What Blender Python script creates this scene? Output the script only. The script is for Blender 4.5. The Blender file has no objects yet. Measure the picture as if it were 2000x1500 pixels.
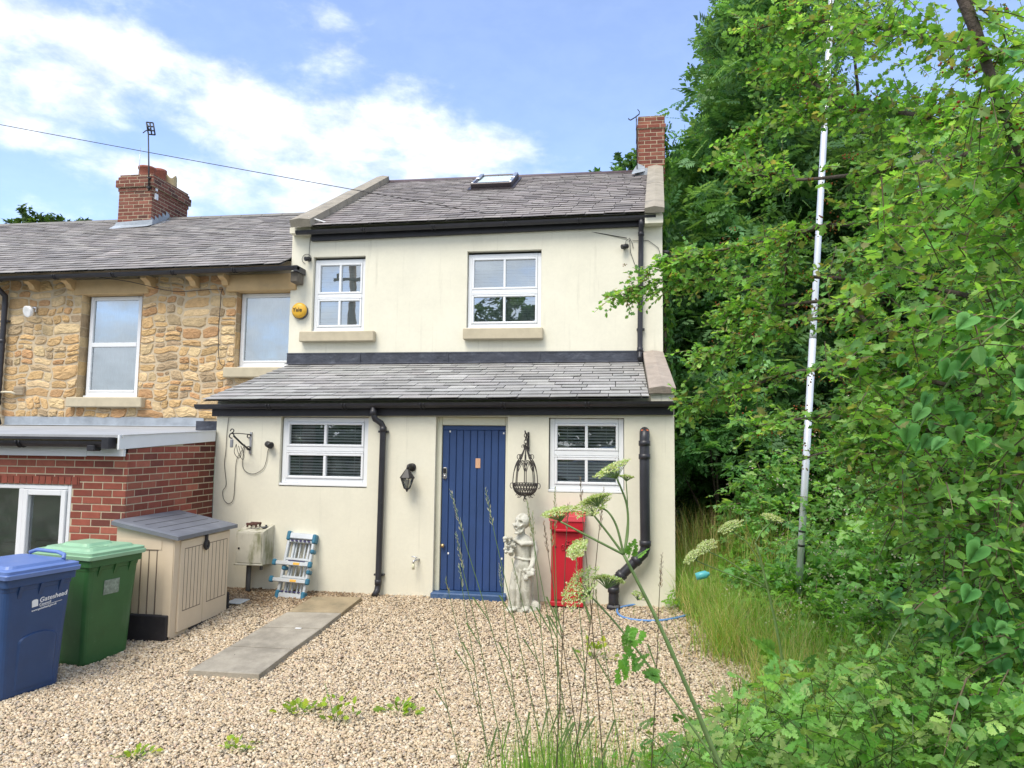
import bpy, bmesh, math, random
import numpy as np
from mathutils import Vector, Matrix
R = math.radians
S = bpy.context.scene
COL = S.collection
random.seed(7)
RNG = np.random.default_rng(11)

# ------------------------------------------------------------------ camera
CAM_C = np.array([-0.667394, -8.130112, 1.764949])
YAW, PITCH, ROLL, FPX = 0.147425858, 0.0832503737, 0.0120156155, 1360.12401
_f = np.array([-math.sin(YAW) * math.cos(PITCH), math.cos(YAW) * math.cos(PITCH), math.sin(PITCH)])
_r = np.array([math.cos(YAW), math.sin(YAW), 0.0])
_u = np.cross(_r, _f)
_r, _u = math.cos(ROLL) * _r + math.sin(ROLL) * _u, -math.sin(ROLL) * _r + math.cos(ROLL) * _u
cd = bpy.data.cameras.new('camera')
cd.sensor_width = 36.0
cd.lens = FPX / 2000.0 * 36.0
cd.clip_start = 0.05
cd.clip_end = 3000
cam = bpy.data.objects.new('camera', cd)
COL.objects.link(cam)
M4 = Matrix.Identity(4)
for i in range(3):
    M4[i][0], M4[i][1], M4[i][2], M4[i][3] = _r[i], _u[i], -_f[i], CAM_C[i]
cam.matrix_world = M4
S.camera = cam

def sight(px, py, depth):
    """world point seen at a photograph pixel (2000 x 1500), at a distance along the view"""
    return CAM_C + (_f + _r * (px - 1000) / FPX - _u * (py - 750) / FPX) * depth

# ------------------------------------------------------------------ sky, sun, exposure
SUN_EL, SUN_AZ = R(56), R(203)          # azimuth clockwise from +Y
S.render.engine = 'CYCLES'
S.cycles.max_bounces = 8
S.cycles.diffuse_bounces = 3
S.cycles.glossy_bounces = 3
S.cycles.transmission_bounces = 4
S.cycles.transparent_max_bounces = 8
S.cycles.sample_clamp_indirect = 6
S.cycles.use_denoising = True
S.view_settings.view_transform = 'Standard'
S.view_settings.look = 'None'
S.view_settings.gamma = 1.0
S.view_settings.exposure = 0.56
W = bpy.data.worlds.new('World')
S.world = W
W.use_nodes = True
wn = W.node_tree
wn.nodes.clear()

class NB:
    """small node-graph writer"""
    def __init__(s, tree): s.t = tree
    def new(s, kind, **kw):
        n = s.t.nodes.new(kind)
        for k, v in kw.items(): setattr(n, k, v)
        return n
    def put(s, n, sock, v):
        if v is None: return
        i = n.inputs[sock]
        if isinstance(v, bpy.types.NodeSocket): s.t.links.new(v, i)
        else: i.default_value = v
    def math(s, op, a, b=None, c=None, clamp=False):
        n = s.new('ShaderNodeMath', operation=op, use_clamp=clamp)
        s.put(n, 0, a); s.put(n, 1, b); s.put(n, 2, c)
        return n.outputs[0]
    def mix(s, f, a, b, mode='MIX'):
        n = s.new('ShaderNodeMix', data_type='RGBA', blend_type=mode)
        s.put(n, 0, f); s.put(n, 6, a); s.put(n, 7, b)
        return n.outputs[2]
    def noise(s, vec, scale, detail=4, rough=0.55, dist=0.0, out=0):
        n = s.new('ShaderNodeTexNoise')
        s.put(n, 'Vector', vec); s.put(n, 'Scale', scale); s.put(n, 'Detail', detail); s.put(n, 'Roughness', rough); s.put(n, 'Distortion', dist)
        return n.outputs[out]
    def ramp(s, v, a, b, lo=0.0, hi=1.0, smooth=True):
        n = s.new('ShaderNodeMapRange', interpolation_type='SMOOTHSTEP' if smooth else 'LINEAR')
        s.put(n, 0, v); s.put(n, 1, a); s.put(n, 2, b); s.put(n, 3, lo); s.put(n, 4, hi)
        return n.outputs[0]
    def scale(s, vec, sc):
        n = s.new('ShaderNodeMapping'); s.put(n, 0, vec); s.put(n, 3, sc)
        return n.outputs[0]

b = NB(wn)
sky = b.new('ShaderNodeTexSky', sky_type='NISHITA', sun_disc=False)
sky.sun_elevation = SUN_EL
sky.sun_rotation = SUN_AZ
sky.altitude = 50
sky.air_density = 1.0
sky.dust_density = 0.6
sky.ozone_density = 2.0
tc = b.new('ShaderNodeTexCoord')
sep = b.new('ShaderNodeSeparateXYZ')
b.put(sep, 0, tc.outputs['Generated'])
sx, sy, sz = sep.outputs
az = b.math('ARCTAN2', sx, sy)
el = b.math('ARCSINE', sz)
def lump(px, py, wx, wy, amp):
    d = sight(px, py, 1.0) - CAM_C
    d = d / np.linalg.norm(d)
    a0, e0 = math.atan2(d[0], d[1]), math.asin(d[2])
    u = b.math('DIVIDE', b.math('SUBTRACT', az, a0), wx / FPX)
    v = b.math('DIVIDE', b.math('SUBTRACT', el, e0), wy / FPX)
    q = b.math('ADD', b.math('MULTIPLY', u, u), b.math('MULTIPLY', v, v))
    return b.math('MULTIPLY', b.math('EXPONENT', b.math('MULTIPLY', q, -1.0)), amp)
tot = None
for args in [(130, 120, 270, 90, .62), (330, 95, 110, 50, .2), (60, 30, 100, 30, .22), (460, 200, 100, 45, .45), (780, 245, 230, 80, .6), (980, 300, 130, 50, .45), (600, 260, 160, 50, .2), (430, 350, 280, 50, .42), (700, 345, 420, 45, .42),
             (670, 115, 80, 26, .5), (540, 6, 150, 24, .42), (40, 275, 60, 30, .42), (250, 335, 60, 18, .35), (300, 430, 400, 50, .25),
             (1000, 60, 380, 110, -.4), (560, 75, 130, 40, -.3), (300, 285, 170, 32, -.42), (370, 190, 60, 45, -.2), (60, 370, 160, 50, -.25), (1450, 200, 330, 300, -.7)]:
    g = b.math('MULTIPLY', lump(*args), 0.85)
    tot = g if tot is None else b.math('ADD', tot, g)
# cover elsewhere in the sky, away from the part in view (behind the viewer it is cloudier)
tot = b.math('ADD', tot, b.ramp(sy, 0.35, -0.4, 0.0, 0.62))
n1 = b.noise(b.scale(tc.outputs['Generated'], (4.0, 4.0, 8.0)), 1.9, 9, 0.58, 0.15)
n2 = b.noise(b.scale(tc.outputs['Generated'], (9.0, 9.0, 17.0)), 2.0, 7, 0.6, 0.2)
dens = b.math('ADD', tot, b.math('ADD', b.math('MULTIPLY', b.math('SUBTRACT', n1, 0.5), 1.7), b.math('MULTIPLY', b.math('SUBTRACT', n2, 0.5), 0.62)))
mask = b.ramp(dens, 0.02, 0.76, .11, .95)
shade = b.ramp(n2, 0.3, 0.7, 0.82, 1.05)
hsv = b.new('ShaderNodeHueSaturation')
b.put(hsv, 'Saturation', 1.0); b.put(hsv, 'Value', 1.0); b.put(hsv, 'Color', b.mix(1.0, sky.outputs[0], (1.55, 1.58, 1.78, 1), 'MULTIPLY'))
CLOUD = (7.1, 7.5, 8.1, 1)
cl = b.mix(1.0, CLOUD, shade, 'MULTIPLY')
skyc = b.mix(mask, hsv.outputs[0], cl)
bg = b.new('ShaderNodeBackground')
b.put(bg, 0, skyc); b.put(bg, 1, 0.125)
wo = b.new('ShaderNodeOutputWorld')
wn.links.new(bg.outputs[0], wo.inputs[0])

ld = bpy.data.lights.new('sun', 'SUN')
ld.energy = 2.5
ld.angle = R(30)
ld.color = (1.0, 0.93, 0.81)
sun = bpy.data.objects.new('sun', ld)
COL.objects.link(sun)
sdir = Vector((math.sin(SUN_AZ) * math.cos(SUN_EL), math.cos(SUN_AZ) * math.cos(SUN_EL), math.sin(SUN_EL)))
sun.rotation_euler = sdir.to_track_quat('Z', 'Y').to_euler()
sun.location = (6, -12, 14)

# ------------------------------------------------------------------ materials
def mk(name, col=(.5, .5, .5), rough=.6, var=.12, vs=6, bump=0., bs=60, bd=.02, attr=False, stain=None, metal=0., spec=.5, var2=.0, coat=0.):
    m = bpy.data.materials.new(name)
    m.use_nodes = True
    t = m.node_tree
    t.nodes.clear()
    n = NB(t)
    tcn = n.new('ShaderNodeTexCoord').outputs['Object']
    p = n.new('ShaderNodeBsdfPrincipled')
    if attr: c = n.new('ShaderNodeAttribute', attribute_name='col').outputs['Color']
    else:
        c = n.new('ShaderNodeRGB').outputs[0]
        c.default_value = (*col, 1)
    f = n.noise(tcn, vs, 6, .6)
    c = n.mix(1.0, c, n.ramp(f, .25, .75, 1 - var, 1 + var, False), 'MULTIPLY')
    if var2: c = n.mix(1.0, c, n.ramp(n.noise(tcn, vs * 14, 3, .6), .2, .8, 1 - var2, 1 + var2, False), 'MULTIPLY')
    if stain:
        for sc, ss, a, bb, amt in stain:
            k = n.ramp(n.noise(n.scale(tcn, ss), 1.0, 7, .62), a, bb, 0, amt)
            c = n.mix(k, c, (*sc, 1))
    n.put(p, 'Base Color', c)
    n.put(p, 'Roughness', rough); n.put(p, 'Metallic', metal)
    n.put(p, 'Specular IOR Level', spec)
    if coat: n.put(p, 'Coat Weight', coat)
    if bump:
        bn = n.new('ShaderNodeBump')
        n.put(bn, 'Strength', bump); n.put(bn, 'Distance', bd); n.put(bn, 'Height', n.noise(tcn, bs, 5, .6))
        n.put(p, 'Normal', bn.outputs[0])
    o = n.new('ShaderNodeOutputMaterial')
    t.links.new(p.outputs[0], o.inputs[0])
    return m

def mk_leaf(name, trans=.4, rough=.45, spec=.35, var=.2, vs=20):
    m = bpy.data.materials.new(name)
    m.use_nodes = True
    t = m.node_tree
    t.nodes.clear()
    n = NB(t)
    a = n.new('ShaderNodeAttribute', attribute_name='col').outputs['Color']
    tcn = n.new('ShaderNodeTexCoord').outputs['Object']
    a = n.mix(1.0, a, n.ramp(n.noise(tcn, vs, 4, .6), .25, .75, 1 - var, 1 + var, False), 'MULTIPLY')
    p = n.new('ShaderNodeBsdfPrincipled')
    n.put(p, 'Base Color', a); n.put(p, 'Roughness', rough); n.put(p, 'Specular IOR Level', spec)
    tr = n.new('ShaderNodeBsdfTranslucent')
    n.put(tr, 'Color', n.mix(1.0, a, (1.9, 1.75, .7, 1), 'MULTIPLY'))
    mx = n.new('ShaderNodeMixShader')
    n.put(mx, 0, trans)
    t.links.new(p.outputs[0], mx.inputs[1]); t.links.new(tr.outputs[0], mx.inputs[2])
    o = n.new('ShaderNodeOutputMaterial')
    t.links.new(mx.outputs[0], o.inputs[0])
    return m

def mk_glass(name, tint=(.75, .82, .8), dirt=.04, refl=1.0):
    """a thin pane: what lies behind shows through, the sky and trees reflect in it"""
    m = bpy.data.materials.new(name)
    m.use_nodes = True
    t = m.node_tree
    t.nodes.clear()
    n = NB(t)
    tr = n.new('ShaderNodeBsdfTransparent'); n.put(tr, 0, (*tint, 1))
    gl = n.new('ShaderNodeBsdfGlossy'); n.put(gl, 'Color', (.92, .97, 1, 1)); n.put(gl, 'Roughness', .0)
    tcn = n.new('ShaderNodeTexCoord').outputs['Object']
    bn = n.new('ShaderNodeBump'); n.put(bn, 'Strength', .06); n.put(bn, 'Distance', .02); n.put(bn, 'Height', n.noise(tcn, 2.2, 2, .4))
    t.links.new(bn.outputs[0], gl.inputs['Normal'])
    fr = n.new('ShaderNodeFresnel'); n.put(fr, 0, 1.5)
    k = n.math('ADD', n.math('MULTIPLY', fr.outputs[0], 2.0 * refl), .12 * refl, clamp=True)
    mx = n.new('ShaderNodeMixShader'); n.put(mx, 0, k)
    t.links.new(tr.outputs[0], mx.inputs[1]); t.links.new(gl.outputs[0], mx.inputs[2])
    df = n.new('ShaderNodeBsdfDiffuse'); n.put(df, 0, (.5, .52, .5, 1))
    mx2 = n.new('ShaderNodeMixShader'); n.put(mx2, 0, n.ramp(n.noise(tcn, 5, 5, .6), .4, .8, 0, dirt))
    t.links.new(mx.outputs[0], mx2.inputs[1]); t.links.new(df.outputs[0], mx2.inputs[2])
    o = n.new('ShaderNodeOutputMaterial')
    t.links.new(mx2.outputs[0], o.inputs[0])
    return m

M = {}
M['render'] = mk('cream_render', (.745, .715, .59), .85, .065, 1.6, .35, 90, .004, stain=[((.50, .49, .40), (2.5, 2.5, .5), .58, .85, .3), ((.42, .42, .34), (9, 9, 3), .64, .9, .3), ((.45, .43, .34), (16, 16, .8), .57, .82, .5), ((.8, .78, .68), (.9, .9, .9), .5, .8, .3)], var2=.03)
M['render_low'] = M['render']
M['cream_paint'] = mk('cream_paint', (.70, .69, .56), .6, .05, 3, .1, 60, .003)
M['upvc'] = mk('white_plastic', (.78, .80, .83), .35, .03, 5, spec=.4)
M['blind'] = mk('blind_slats', (.74, .77, .77), .6, .05, 5)
M['dark_room'] = mk('dark_interior', (.15, .17, .16), .9, .3, 2)
M['black_plastic'] = mk('black_plastic', (.025, .025, .032), .42, .25, 8, .05, 40, stain=[((.12, .12, .12), (14, 14, 14), .6, .8, .35)])
M['black_wood'] = mk('black_painted_board', (.022, .022, .03), .55, .3, 5, .15, 60, .003, stain=[((.10, .10, .11), (3, 10, 10), .6, .82, .4)])
M['slate'] = mk('slate', rough=.75, spec=.14, var=.18, vs=4, bump=.3, bs=38, bd=.006, attr=True, stain=[((.40, .40, .36), (1.1, .5, .5), .52, .78, .32), ((.10, .10, .11), (1.6, .45, .45), .55, .8, .35)])
M['lead'] = mk('lead_sheet', (.16, .175, .205), .5, .3, 4, .5, 9, .02, stain=[((.34, .38, .43), (5, 5, 9), .5, .75, .5)])
M['lead_pale'] = mk('weathered_lead_sheet', (.33, .37, .42), .55, .25, 5, .5, 9, .02, stain=[((.16, .19, .23), (6, 6, 12), .55, .8, .6)])
M['lead_dark'] = mk('dark_lead_sheet', (.045, .05, .068), .45, .35, 4, .6, 7, .03, stain=[((.17, .19, .23), (4, 4, 9), .5, .78, .6)])
M['coping'] = mk('coping_stone', (.33, .295, .235), .9, .2, 5, .6, 30, .01, stain=[((.17, .165, .15), (4, 4, 4), .48, .72, .6), ((.45, .42, .35), (11, 11, 11), .6, .8, .5)], var2=.12)
M['coping_red'] = mk('pinkish_coping_stone', (.35, .295, .245), .9, .2, 7, .6, 40, .01, stain=[((.22, .20, .18), (6, 6, 6), .5, .72, .55), ((.5, .48, .43), (16, 16, 16), .64, .8, .5)], var2=.15)
M['sill'] = mk('sandstone_sill', (.49, .43, .31), .85, .12, 6, .25, 60, .004, stain=[((.36, .33, .25), (5, 5, 9), .55, .8, .4)])
M['lintel'] = mk('sandstone_lintel', (.53, .37, .19), .85, .14, 4, .3, 50, .005, stain=[((.36, .28, .17), (3, 3, 6), .52, .8, .5), ((.17, .14, .10), (2, 2, 5), .64, .9, .5)])
M['stone'] = mk('rubble_stone', rough=.9, var=.22, vs=9, bump=.9, bs=26, bd=.02, attr=True, var2=.14, stain=[((.60, .42, .22), (7, 7, 7), .55, .8, .3), ((.25, .15, .08), (9, 9, 13), .6, .82, .35)])
M['mortar'] = mk('lime_mortar', (.53, .43, .295), .95, .15, 8, .7, 40, .01, var2=.1)
M['mortar_grey'] = mk('buff_mortar', (.50, .425, .305), .95, .12, 10, .4, 60, .004)
M['brick'] = mk('red_brick', rough=.92, spec=.25, var=.16, vs=12, bump=.4, bs=70, bd=.005, attr=True, var2=.14, stain=[((.16, .09, .075), (5, 5, 12), .55, .8, .4)])
M['felt'] = mk('roofing_felt', (.36, .37, .38), .9, .15, 3, .3, 80, .003, stain=[((.22, .22, .22), (2, 2, 2), .5, .8, .4)], var2=.08)
M['door_blue'] = mk('blue_door_paint', (.028, .064, .18), .42, .12, 3, .08, 40, .003, stain=[((.03, .075, .27), (3, 3, 1), .5, .8, .5)])
M['step_blue'] = mk('worn_blue_step', (.035, .085, .20), .55, .2, 9, .1, 60, .003, stain=[((.22, .30, .38), (8, 8, 8), .55, .75, .55)])
M['metal'] = mk('dull_metal', (.55, .55, .56), .35, .1, 9, metal=.85)
M['alu'] = mk('aluminium', (.58, .61, .63), .38, .1, 9, metal=.5, stain=[((.4, .42, .43), (30, 30, 30), .55, .8, .4)])
M['cyan_plastic'] = mk('blue_plastic', (.03, .15, .24), .4, .12, 9)
M['yellow_label'] = mk('yellow_sticker', (.75, .42, .06), .5)
M['iron'] = mk('black_iron', (.022, .02, .022), .5, .3, 30, .2, 90, .003)
M['iron_brown'] = mk('dark_bronze_wire', (.05, .043, .04), .6, .3, 30, .2, 90, .003)
M['rust'] = mk('rusty_iron', (.085, .036, .028), .8, .3, 30, .4, 90, .004)
M['red'] = mk('red_pillar_paint', (.47, .012, .028), .38, .1, 4, .05, 30, .004)
M['black'] = mk('black', (.01, .01, .012), .6)
M['statue'] = mk('weathered_statue_stone', (.56, .55, .48), .95, .2, 9, .8, 70, .008, stain=[((.27, .26, .20), (12, 12, 5), .47, .70, .75), ((.58, .57, .52), (20, 20, 20), .58, .75, .4)], var2=.12, spec=.2)
M['box_beige'] = mk('beige_plastic', (.66, .55, .41), .5, .07, 3, .06, 60, .003, stain=[((.44, .36, .26), (2, 2, 1), .55, .85, .4)])
M['box_groove'] = mk('groove_brown', (.16, .125, .095), .7)
M['box_lid'] = mk('grey_plastic_lid', (.155, .165, .19), .55, .15, 6, .1, 60, .003, stain=[((.26, .27, .29), (6, 6, 6), .52, .78, .5)])
M['box_base'] = mk('black_plinth', (.022, .02, .024), .6, .3, 6, stain=[((.1, .085, .07), (9, 9, 9), .55, .8, .5)])
M['bin_blue'] = mk('blue_bin_plastic', (.024, .064, .175), .42, .12, 5, .12, 160, .002, stain=[((.09, .13, .24), (5, 5, 1.5), .54, .82, .55), ((.2, .22, .28), (22, 22, 22), .66, .8, .4)])
M['bin_blue_lid'] = mk('blue_bin_lid', (.13, .21, .47), .4, .1, 5, .1, 160, .002, stain=[((.25, .32, .5), (6, 6, 6), .55, .8, .5)])
M['bin_green'] = mk('green_bin_plastic', (.032, .118, .036), .45, .15, 5, .12, 160, .002, stain=[((.13, .19, .12), (4, 4, 1.2), .52, .8, .6), ((.28, .33, .27), (20, 20, 20), .66, .8, .45)])
M['bin_green_lid'] = mk('green_bin_lid', (.27, .47, .30), .45, .12, 5, .1, 160, .002)
M['rubber'] = mk('rubber', (.02, .02, .02), .8)
M['white'] = mk('white_paint', (.8, .8, .8), .5)
M['letter_white'] = mk('white_print', (.85, .87, .9), .5)
M['letter_black'] = mk('black_print', (.015, .012, .01), .5)
M['yellow'] = mk('yellow_alarm_cover', (.72, .41, .035), .4, .04, 5)
M['cabinet'] = mk('grey_white_cabinet', (.52, .50, .42), .6, .1, 6, .1, 50, .003, stain=[((.13, .14, .045), (7, 7, 2.5), .46, .68, .8), ((.33, .31, .24), (16, 16, 10), .55, .8, .5)])
M['slab'] = mk('concrete_slab', (.36, .325, .265), .95, .2, 5, .7, 90, .006, spec=.2, stain=[((.21, .19, .155), (3.5, 3.5, 3.5), .45, .7, .65), ((.44, .42, .37), (8, 8, 8), .58, .8, .4)], var2=.1)
M['slab_warm'] = mk('mossy_concrete_slab', (.33, .265, .17), .95, .2, 5, .7, 90, .006, spec=.2, stain=[((.17, .15, .10), (4, 4, 4), .45, .72, .65)], var2=.1)
M['stain_black'] = mk('black_marks', (.03, .03, .03), .9)
M['gravel'] = mk('gravel', rough=.75, var=.12, vs=40, attr=True, spec=.4)
M['gravel_bed'] = mk('gravel_bed', (.21, .165, .115), .95, .3, 60, .9, 90, .02, var2=.3)
M['soil'] = mk('grassy_soil', (.075, .075, .035), .95, .3, 4, .8, 20, .05, stain=[((.05, .10, .02), (3, 3, 3), .4, .7, .7)])
M['bark'] = mk('bark', (.085, .065, .05), .9, .3, 14, .8, 40, .02)
M['twig'] = mk('twig', (.13, .10, .06), .85, .25, 20)
M['stem_green'] = mk('green_stem', (.16, .25, .085), .6, .2, 20)
M['straw'] = mk('straw', rough=.7, var=.15, vs=30, attr=True)
M['leaf'] = mk_leaf('leaf', .46)
M['leaf_far'] = mk_leaf('far_leaf', .36, .55, .25)
M['leaf_gloss'] = mk_leaf('glossy_leaf', .4, .55, .22)
M['flower'] = mk_leaf('flower_white', .35, .7, .2, .1)
M['pole_metal'] = mk('white_grey_pole', (.62, .65, .70), .35, .1, 6, metal=.25, stain=[((.4, .41, .45), (8, 8, 1), .55, .8, .4)])
M['hose'] = mk('blue_hose', (.12, .27, .58), .4, .1, 20)
M['teal'] = mk('teal_plastic', (.10, .45, .47), .35, .1, 10)
M['terracotta'] = mk('terracotta', (.30, .10, .07), .8, .2, 8, .2, 60, .004)
M['buff_pot'] = mk('buff_clay', (.50, .40, .23), .85, .15, 8, .2, 60, .004)
M['timber'] = mk('weathered_timber', (.36, .27, .18), .85, .2, 6, .4, 30, .006)
M['glass'] = mk_glass('window_glass', refl=1.9)
M['glass_low'] = mk_glass('lower_window_glass', (.95, .98, .97), .08, 1.1)
M['glass_lamp'] = mk_glass('lamp_glass', (.9, .9, .85), .25, .7)
M['skyglass'] = mk_glass('rooflight_glass', (.97, 1, .98), .05, .16)

# ------------------------------------------------------------------ mesh helpers
ORIGIN = {}
class MB:
    def __init__(s): s.v, s.f, s.m, s.c, s.sm = [], [], [], [], []
    def add(s, verts, faces, mi=0, col=(1, 1, 1), smooth=False):
        o = len(s.v)
        s.v += [tuple(float(q) for q in p) for p in verts]
        for f in faces:
            s.f.append(tuple(o + i for i in f)); s.m.append(mi); s.c.append(col); s.sm.append(smooth)
        return o
    def box(s, x0, x1, y0, y1, z0, z1, mi=0, col=(1, 1, 1), T=None, skip=''):
        p = [(x0, y0, z0), (x1, y0, z0), (x1, y1, z0), (x0, y1, z0), (x0, y0, z1), (x1, y0, z1), (x1, y1, z1), (x0, y1, z1)]
        if T is not None: p = [T @ Vector(q) for q in p]
        fs = {'b': (0, 3, 2, 1), 't': (4, 5, 6, 7), 'f': (0, 1, 5, 4), 'k': (2, 3, 7, 6), 'l': (3, 0, 4, 7), 'r': (1, 2, 6, 5)}
        s.add(p, [f for k, f in fs.items() if k not in skip], mi, col)
    def bbox(s, x0, x1, y0, y1, z0, z1, r=.01, mi=0, col=(1, 1, 1), T=None):
        """box with bevelled edges"""
        c = Vector(((x0 + x1) / 2, (y0 + y1) / 2, (z0 + z1) / 2)); h = Vector(((x1 - x0) / 2, (y1 - y0) / 2, (z1 - z0) / 2))
        r = min(r, h.x * .9, h.y * .9, h.z * .9)
        vs, idx = [], {}
        for sx_ in (-1, 1):
            for sy_ in (-1, 1):
                for sz_ in (-1, 1):
                    for a in range(3):
                        q = [sx_ * (h.x - r), sy_ * (h.y - r), sz_ * (h.z - r)]
                        q[a] = (sx_ * h.x, sy_ * h.y, sz_ * h.z)[a]
                        idx[(sx_, sy_, sz_, a)] = len(vs)
                        w = c + Vector(q); vs.append(T @ w if T is not None else w)
        F = []
        for a in range(3):
            o1, o2 = [(1, 2), (2, 0), (0, 1)][a]
            for sg in (-1, 1):
                ring = []
                for s1, s2 in ((-1, -1), (1, -1), (1, 1), (-1, 1)):
                    k = [0, 0, 0]; k[a] = sg; k[o1] = s1; k[o2] = s2
                    ring.append(idx[(k[0], k[1], k[2], a)])
                F.append(ring if sg > 0 else ring[::-1])
        for a in range(3):           # edge bevels along axis a
            o1, o2 = [(1, 2), (2, 0), (0, 1)][a]
            for s1 in (-1, 1):
                for s2 in (-1, 1):
                    def g(sa, ax):
                        k = [0, 0, 0]; k[a] = sa; k[o1] = s1; k[o2] = s2
                        return idx[(k[0], k[1], k[2], ax)]
                    q = [g(-1, o1), g(1, o1), g(1, o2), g(-1, o2)]
                    F.append(q if s1 * s2 < 0 else q[::-1])
        for s1 in (-1, 1):
            for s2 in (-1, 1):
                for s3 in (-1, 1):
                    q = [idx[(s1, s2, s3, a)] for a in range(3)]
                    F.append(q if s1 * s2 * s3 > 0 else q[::-1])
        s.add(vs, F, mi, col)
    def tube(s, path, r, n=8, mi=0, col=(1, 1, 1), caps=True, smooth=True, closed=False):
        P = [Vector(p) for p in path]
        rs = r if isinstance(r, (list, tuple)) else [r] * len(P)
        vs, prev = [], None
        L = len(P)
        for i in range(L):
            if closed: t = P[(i + 1) % L] - P[i - 1]
            else: t = P[min(i + 1, L - 1)] - P[max(i - 1, 0)]
            if t.length < 1e-9: t = Vector((0, 0, 1))
            t.normalize()
            if prev is None:
                a = Vector((0, 0, 1)) if abs(t.z) < .9 else Vector((1, 0, 0))
                u = t.cross(a).normalized()
            else:
                u = prev - t * prev.dot(t)
                u = u.normalized() if u.length > 1e-6 else t.orthogonal().normalized()
            prev = u
            w = t.cross(u)
            for k in range(n):
                an = 2 * math.pi * k / n
                vs.append(P[i] + (u * math.cos(an) + w * math.sin(an)) * rs[i])
        F = []
        for i in range(L if closed else L - 1):
            j = (i + 1) % L
            for k in range(n):
                F.append((i * n + k, i * n + (k + 1) % n, j * n + (k + 1) % n, j * n + k))
        s.add(vs, F, mi, col, smooth)
        if caps and not closed:
            o = len(s.v) - len(vs)
            s.f.append(tuple(o + k for k in range(n))[::-1]); s.f.append(tuple(o + (L - 1) * n + k for k in range(n)))
            s.m += [mi, mi]; s.c += [col, col]; s.sm += [False, False]
    def lathe(s, prof, cx, cy, n=16, mi=0, col=(1, 1, 1), smooth=True, T=None):
        vs = []
        for r_, z in prof:
            for k in range(n):
                a = 2 * math.pi * k / n
                q = Vector((cx + r_ * math.cos(a), cy + r_ * math.sin(a), z))
                vs.append(T @ q if T is not None else q)
        F = []
        for i in range(len(prof) - 1):
            for k in range(n):
                F.append((i * n + k, i * n + (k + 1) % n, (i + 1) * n + (k + 1) % n, (i + 1) * n + k))
        s.add(vs, F, mi, col, smooth)
    def prism(s, poly, axis, a0, a1, mi=0, col=(1, 1, 1)):
        """poly of 2-D points pushed along an axis; the two other axes keep their order"""
        def pt(p, a):
            return {'X': (a, p[0], p[1]), 'Y': (p[0], a, p[1]), 'Z': (p[0], p[1], a)}[axis]
        n = len(poly)
        vs = [pt(p, a0) for p in poly] + [pt(p, a1) for p in poly]
        F = [tuple(range(n))[::-1], tuple(range(n, 2 * n))] + [(i, (i + 1) % n, n + (i + 1) % n, n + i) for i in range(n)]
        s.add(vs, F, mi, col)
    def build(s, name, mats, parent=None, world=True, smooth=None, fixn=True):
        me = bpy.data.meshes.new(name)
        off = ORIGIN.get(parent.name, Vector((0, 0, 0))) if (parent is not None and world) else Vector((0, 0, 0))
        me.from_pydata([(p[0] - off[0], p[1] - off[1], p[2] - off[2]) for p in s.v], [], s.f)
        for m in (mats if isinstance(mats, (list, tuple)) else [mats]): me.materials.append(m)
        me.polygons.foreach_set('material_index', s.m)
        me.polygons.foreach_set('use_smooth', [bool(smooth) if smooth is not None else q for q in s.sm])
        at = me.attributes.new('col', 'FLOAT_COLOR', 'FACE')
        at.data.foreach_set('color', np.array([(c[0], c[1], c[2], 1.0) for c in s.c], dtype=np.float32).ravel())
        if fixn:
            bm = bmesh.new(); bm.from_mesh(me); bmesh.ops.recalc_face_normals(bm, faces=bm.faces); bm.to_mesh(me); bm.free()
        me.update()
        o = bpy.data.objects.new(name, me)
        COL.objects.link(o)
        if parent is not None:
            o.parent = parent
            ORIGIN[o.name] = ORIGIN.get(parent.name, Vector((0, 0, 0)))
        return o

def npmesh(name, V, F, C, mat, parent=None, smooth=False, world=True):
    """one mesh from arrays: V (n,3), F (m,k), C (m,3)"""
    me = bpy.data.meshes.new(name)
    V = np.asarray(V, dtype=np.float64)
    off = ORIGIN.get(parent.name, Vector((0, 0, 0))) if (parent is not None and world) else Vector((0, 0, 0))
    V = V - np.array([off[0], off[1], off[2]])
    n, k = F.shape
    me.vertices.add(len(V)); me.vertices.foreach_set('co', V.astype(np.float32).ravel())
    me.loops.add(n * k); me.loops.foreach_set('vertex_index', F.astype(np.int32).ravel())
    me.polygons.add(n); me.polygons.foreach_set('loop_start', np.arange(0, n * k, k, dtype=np.int32))
    me.update(calc_edges=True)
    me.polygons.foreach_set('use_smooth', np.full(n, smooth))
    me.materials.append(mat)
    at = me.attributes.new('col', 'FLOAT_COLOR', 'FACE')
    C4 = np.ones((n, 4), dtype=np.float32); C4[:, :3] = C
    at.data.foreach_set('color', C4.ravel())
    me.update()
    o = bpy.data.objects.new(name, me)
    COL.objects.link(o)
    if parent is not None:
        o.parent = parent
        ORIGIN[o.name] = ORIGIN.get(parent.name, Vector((0, 0, 0)))
    return o

def thing(name, label, cat, loc=(0, 0, 0), rotz=0, group=None):
    o = bpy.data.objects.new(name, None)
    o.empty_display_size = .2
    COL.objects.link(o)
    o.location = loc
    o.rotation_euler = (0, 0, rotz)
    o['label'] = label; o['category'] = cat
    if group: o['group'] = group
    ORIGIN[o.name] = Vector(loc)
    return o
def tag(o, label, cat, group=None):
    o['label'] = label; o['category'] = cat
    if group: o['group'] = group
    return o
def kind(o, k):
    o['kind'] = k
    return o

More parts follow.
